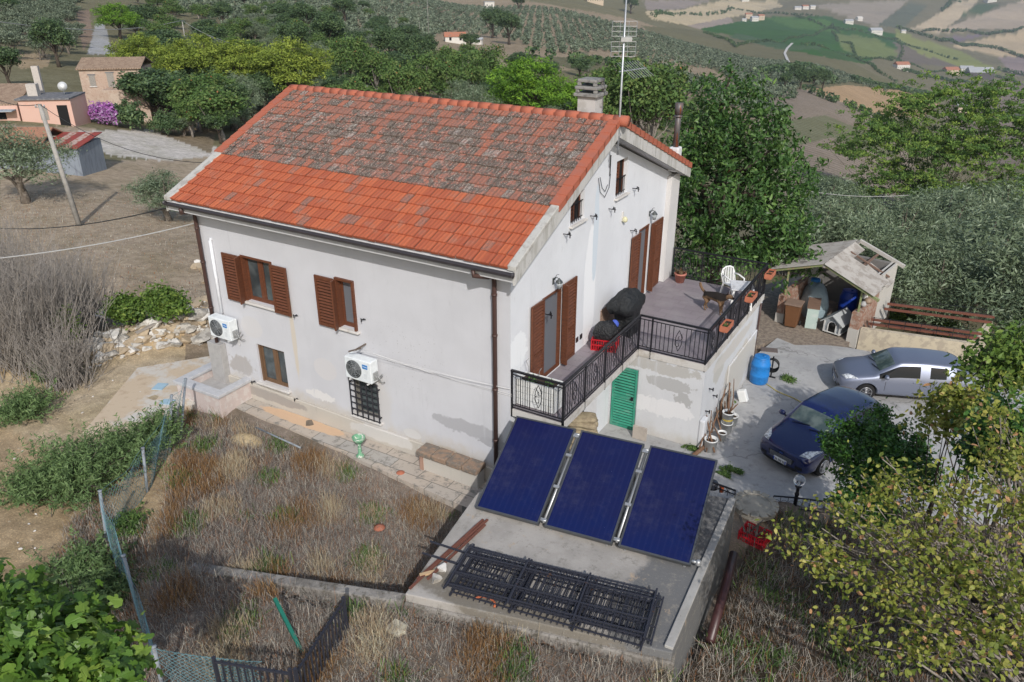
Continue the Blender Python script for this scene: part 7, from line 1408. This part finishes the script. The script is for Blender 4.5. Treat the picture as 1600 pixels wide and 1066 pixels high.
# small garden fence beyond the gravel yard
g=thing('garden_fence','grey posts and table at the edge of the gravel yard','fence',G(285,205)); b=MB()
for k in range(5): b.tube([ux*(k*.9-1.8),ux*(k*.9-1.8)+Vector((0,0,1.2))],.06,6)
b.build('post',gal,g); b=MB(); b.bar(ux*-1.8+Vector((0,0,1.0)),ux*1.8+Vector((0,0,1.0)),.04); b.bar(ux*-1.8+Vector((0,0,.4)),ux*1.8+Vector((0,0,.4)),.04); b.build('rail',gal,g)
b=MB(); pp_=G(300,207); b.box(pp_.x-.2,pp_.x+.2,pp_.y-.2,pp_.y+.2,pp_.z-.1,pp_.z+1.1); b.box(pp_.x-.26,pp_.x+.26,pp_.y-.26,pp_.y+.26,pp_.z+1.1,pp_.z+1.22); tag(b.build('gate_pillar',M('gate_pillar',(.50,.42,.36),.9)),'short pale masonry pillar by the gravel yard','pillar')
# utility poles and cables
conc=M('concrete_pole',(.36,.345,.32),.9,.2,var=[(3,(.28,.27,.25),.45,.6)])
def pole(u,vb,vt,label,r0=.13,lean=0,crossbar=False):
    p=G(u,vb); h=topz(p,vt); g=thing('utility_pole',label,'pole',p); tp=ux*lean*h+Vector((0,0,h)); b=MB(); b.tube([(0,0,-.3),tp],[r0,r0*.65],10); b.build('shaft',conc,g)
    b=MB(); b.tube([tp-Vector((0,0,.15))-ux*.25,tp-Vector((0,0,.15))+ux*.25],.03,6); b.lathe(tp-Vector((0,0,.14))+ux*.22,[(.04,0),(.05,.06),(.02,.12)],8); b.lathe(tp-Vector((0,0,.14))-ux*.22,[(.04,0),(.05,.06),(.02,.12)],8); b.build('insulator',M('insulator',(.4,.4,.4),.3) if 'insulator' not in bpy.data.materials else bpy.data.materials['insulator'],g); return p+tp
T0=pole(125,353,163,'leaning concrete pole in the mown field below the farm',.15,-.09)
T1=pole(291,72,32,'far utility pole above the pines',.16); T2=pole(63,86,57,'thin pole at the edge of the upper left grove',.08); T3=pole(507,150,117,'white pole behind the roof left of the dark trees',.12); T4=pole(575,160,133,'short white pole just above the roof ridge',.12); T5=pole(670,60,-10,'tall thin mast standing in the olive grove',.12); T6=pole(604,128,104,'white pole among the dark trees',.1); T7=pole(656,58,34,'thin white pole left of the tall mast in the grove',.09)
def cable(a,b_,sag,label,r=.012,mat=None,n=16):
    b=MB(); b.tube([Vector(a).lerp(Vector(b_),i/n)-Vector((0,0,sag*4*(i/n)*(1-i/n))) for i in range(n+1)],r,5); tag(b.build('overhead_cable',mat or M('cable_black',(.03,.03,.03),.6)),label,'cable')
grc=M('cable_grey',(.38,.38,.37),.6)
cable((-10.15,.0,5.55),at(-70,410,26),.15,'pale grey cable from the left house corner to the left edge',.018,grc); cable((-10.4,.3,6.1),at(-60,350,45),.5,'black cable crossing in front of the field towards the leaning pole',.018)
cable(T0,at(-60,115,75),.8,'thin cable from the leaning pole to the upper left',.02); cable(T0,(-10.7,6,6.6),1.6,'sagging cable from the leaning pole towards the house roof',.014); cable(T1,at(-60,25,150),2.,'pale cable from the far pole to the left edge',.06,grc); cable(T1,at(430,85,110),1.,'cable running down right from the far pole',.05,grc)
cable(T3,T1,1.5,'cable between the far pole and the white pole',.03,grc); cable(at(1200,285,40),at(1420,305,44),.3,'thin cable below the ploughed field',.015,grc)
# far houses
hw=M('far_house_white',(.66,.63,.58),.9); hp=M('far_house_cream',(.55,.45,.34),.9); ht=M('far_tiles',(.42,.17,.10),.9,var=[(.8,(.33,.17,.12),.45,.6)]); hg=M('far_grey_roof',(.40,.41,.42),.8)
def farhouse(u,v,w_,h_,label,wall=hw,roof=ht,rot=0.,flat=False):
    p=G(u,v); dd=(p-Vector(CAM)).length; W=w_*dd/FPX; Hh=h_*dd/FPX; g,e,d=bld('distant_house',label,p,rot); D=W*.7; P_=lambda a,c,z:e*a+d*c+Vector((0,0,z)); lb('wall',wall,g,e,d,(-W/2,W/2,0,D,-3,Hh))
    if flat: lb('roof',roof,g,e,d,(-W/2-.3,W/2+.3,-.3,D+.3,Hh+.01,Hh+.4))
    else:
        b=MB(); b.prism([(0,0),(1,0),(1,1)],0,1) if False else None; b.add([P_(-W/2-.4,-.4,Hh),P_(W/2+.4,-.4,Hh),P_(W/2+.4,D+.4,Hh),P_(-W/2-.4,D+.4,Hh),P_(-W/2-.4,D/2,Hh+D*.28),P_(W/2+.4,D/2,Hh+D*.28)],[(0,1,5,4),(2,3,4,5),(1,2,5),(3,0,4),(3,2,1,0)]); b.build('roof',roof,g)
    n_=max(2,int(W/3.5))
    for i in range(n_):
        a=-W/2+W*(i+.5)/n_; lb('window',dark_m,g,e,d,(a-.5,a+.5,-.06,-.01,Hh*.45,Hh*.45+1.3))
for a in ((712,68,30,9,'red roofed house among the olives beyond the roof ridge',hw,ht,.15),(745,70,14,7,'small white house right of the red roofed one in the grove',hw,hg,-.2),(765,14,14,9,'white house at the top edge left of the aerial',hw,hg,.2,True),(930,6,24,9,'cream house at the top edge near the aerial mast',hp,hg,.1),
 (1170,30,9,6,'leftmost house of the hamlet between the vineyards',hp,ht,0),(1180,34,10,5,'white shed of the hamlet between the vineyards',hw,hg,.2),(1190,32,9,6,'red roofed house of the hamlet between the vineyards',hp,ht,.3),(1163,34,6,3,'low white barn left of the vineyard hamlet',hw,hg,0),(1247,16,9,3,'leftmost white house in the row above the vineyards',hw,hg,0),(1259,15,9,4,'middle white house in the row above the vineyards',hw,ht,.2),(1270,15,7,4,'rightmost white house in the row above the vineyards',hw,hg,.1),
 (1327,38,11,4,'white farm building right of the vineyards',hw,hg,0),(1344,33,8,4,'white house with pale roof above the farm building',hw,hw,.3),(1370,54,16,5,'white house at the lower end of the vineyards',hw,hg,.1),(1411,110,18,7,'white house with orange roof among dark trees',hw,ht,.1),(1489,116,18,5,'yellowish house left of the open barn',hp,ht,.1),(1510,115,16,6,'white building beside the open barn',hw,hg,-.2),(1533,124,30,8,'grey barn with dark open front',M('barn_dark',(.10,.09,.09),.9),hg,-.15),
 (1507,178,22,10,'cream farmhouse seen through the feathery tree',hp,hg,.2),(1165,3,10,3,'pale house at the very top above the tan field',hw,hg,0),(1550,4,12,4,'small white house at the top right',hw,ht,.1),(1412,52,6,3,'tiny white hut beside the grey orchard',hw,hg,0)): farhouse(*a)
b=MB(); ppts=[G(u,v)+Vector((0,0,.4)) for u,v in ((1238,68),(1230,76),(1226,84),(1232,98))]; 
for a,c in zip(ppts[:-1],ppts[1:]): b.bar(a,c,3.,.3)
tag(b.build('white_track',M('white_gravel',(.55,.53,.50),.9)),'short white gravel track on the spur','path',kind='structure')
# ---------------------------------------------------------------- air
b=MB(); b.box(-5600,5200,-400,6200,-420,560)
hz=b.build('haze',bpy.data.materials.new('haze_air'),None); hm=hz.data.materials[0]; hm.use_nodes=True; n=hm.node_tree.nodes; n.clear(); o_=n.new('ShaderNodeOutputMaterial'); v_=n.new('ShaderNodeVolumePrincipled'); v_.inputs['Density'].default_value=.00011; v_.inputs['Color'].default_value=(.80,.88,1,1); v_.inputs['Anisotropy'].default_value=.2
hm.node_tree.links.new(v_.outputs[0],o_.inputs['Volume']); tag(hz,kind='stuff')
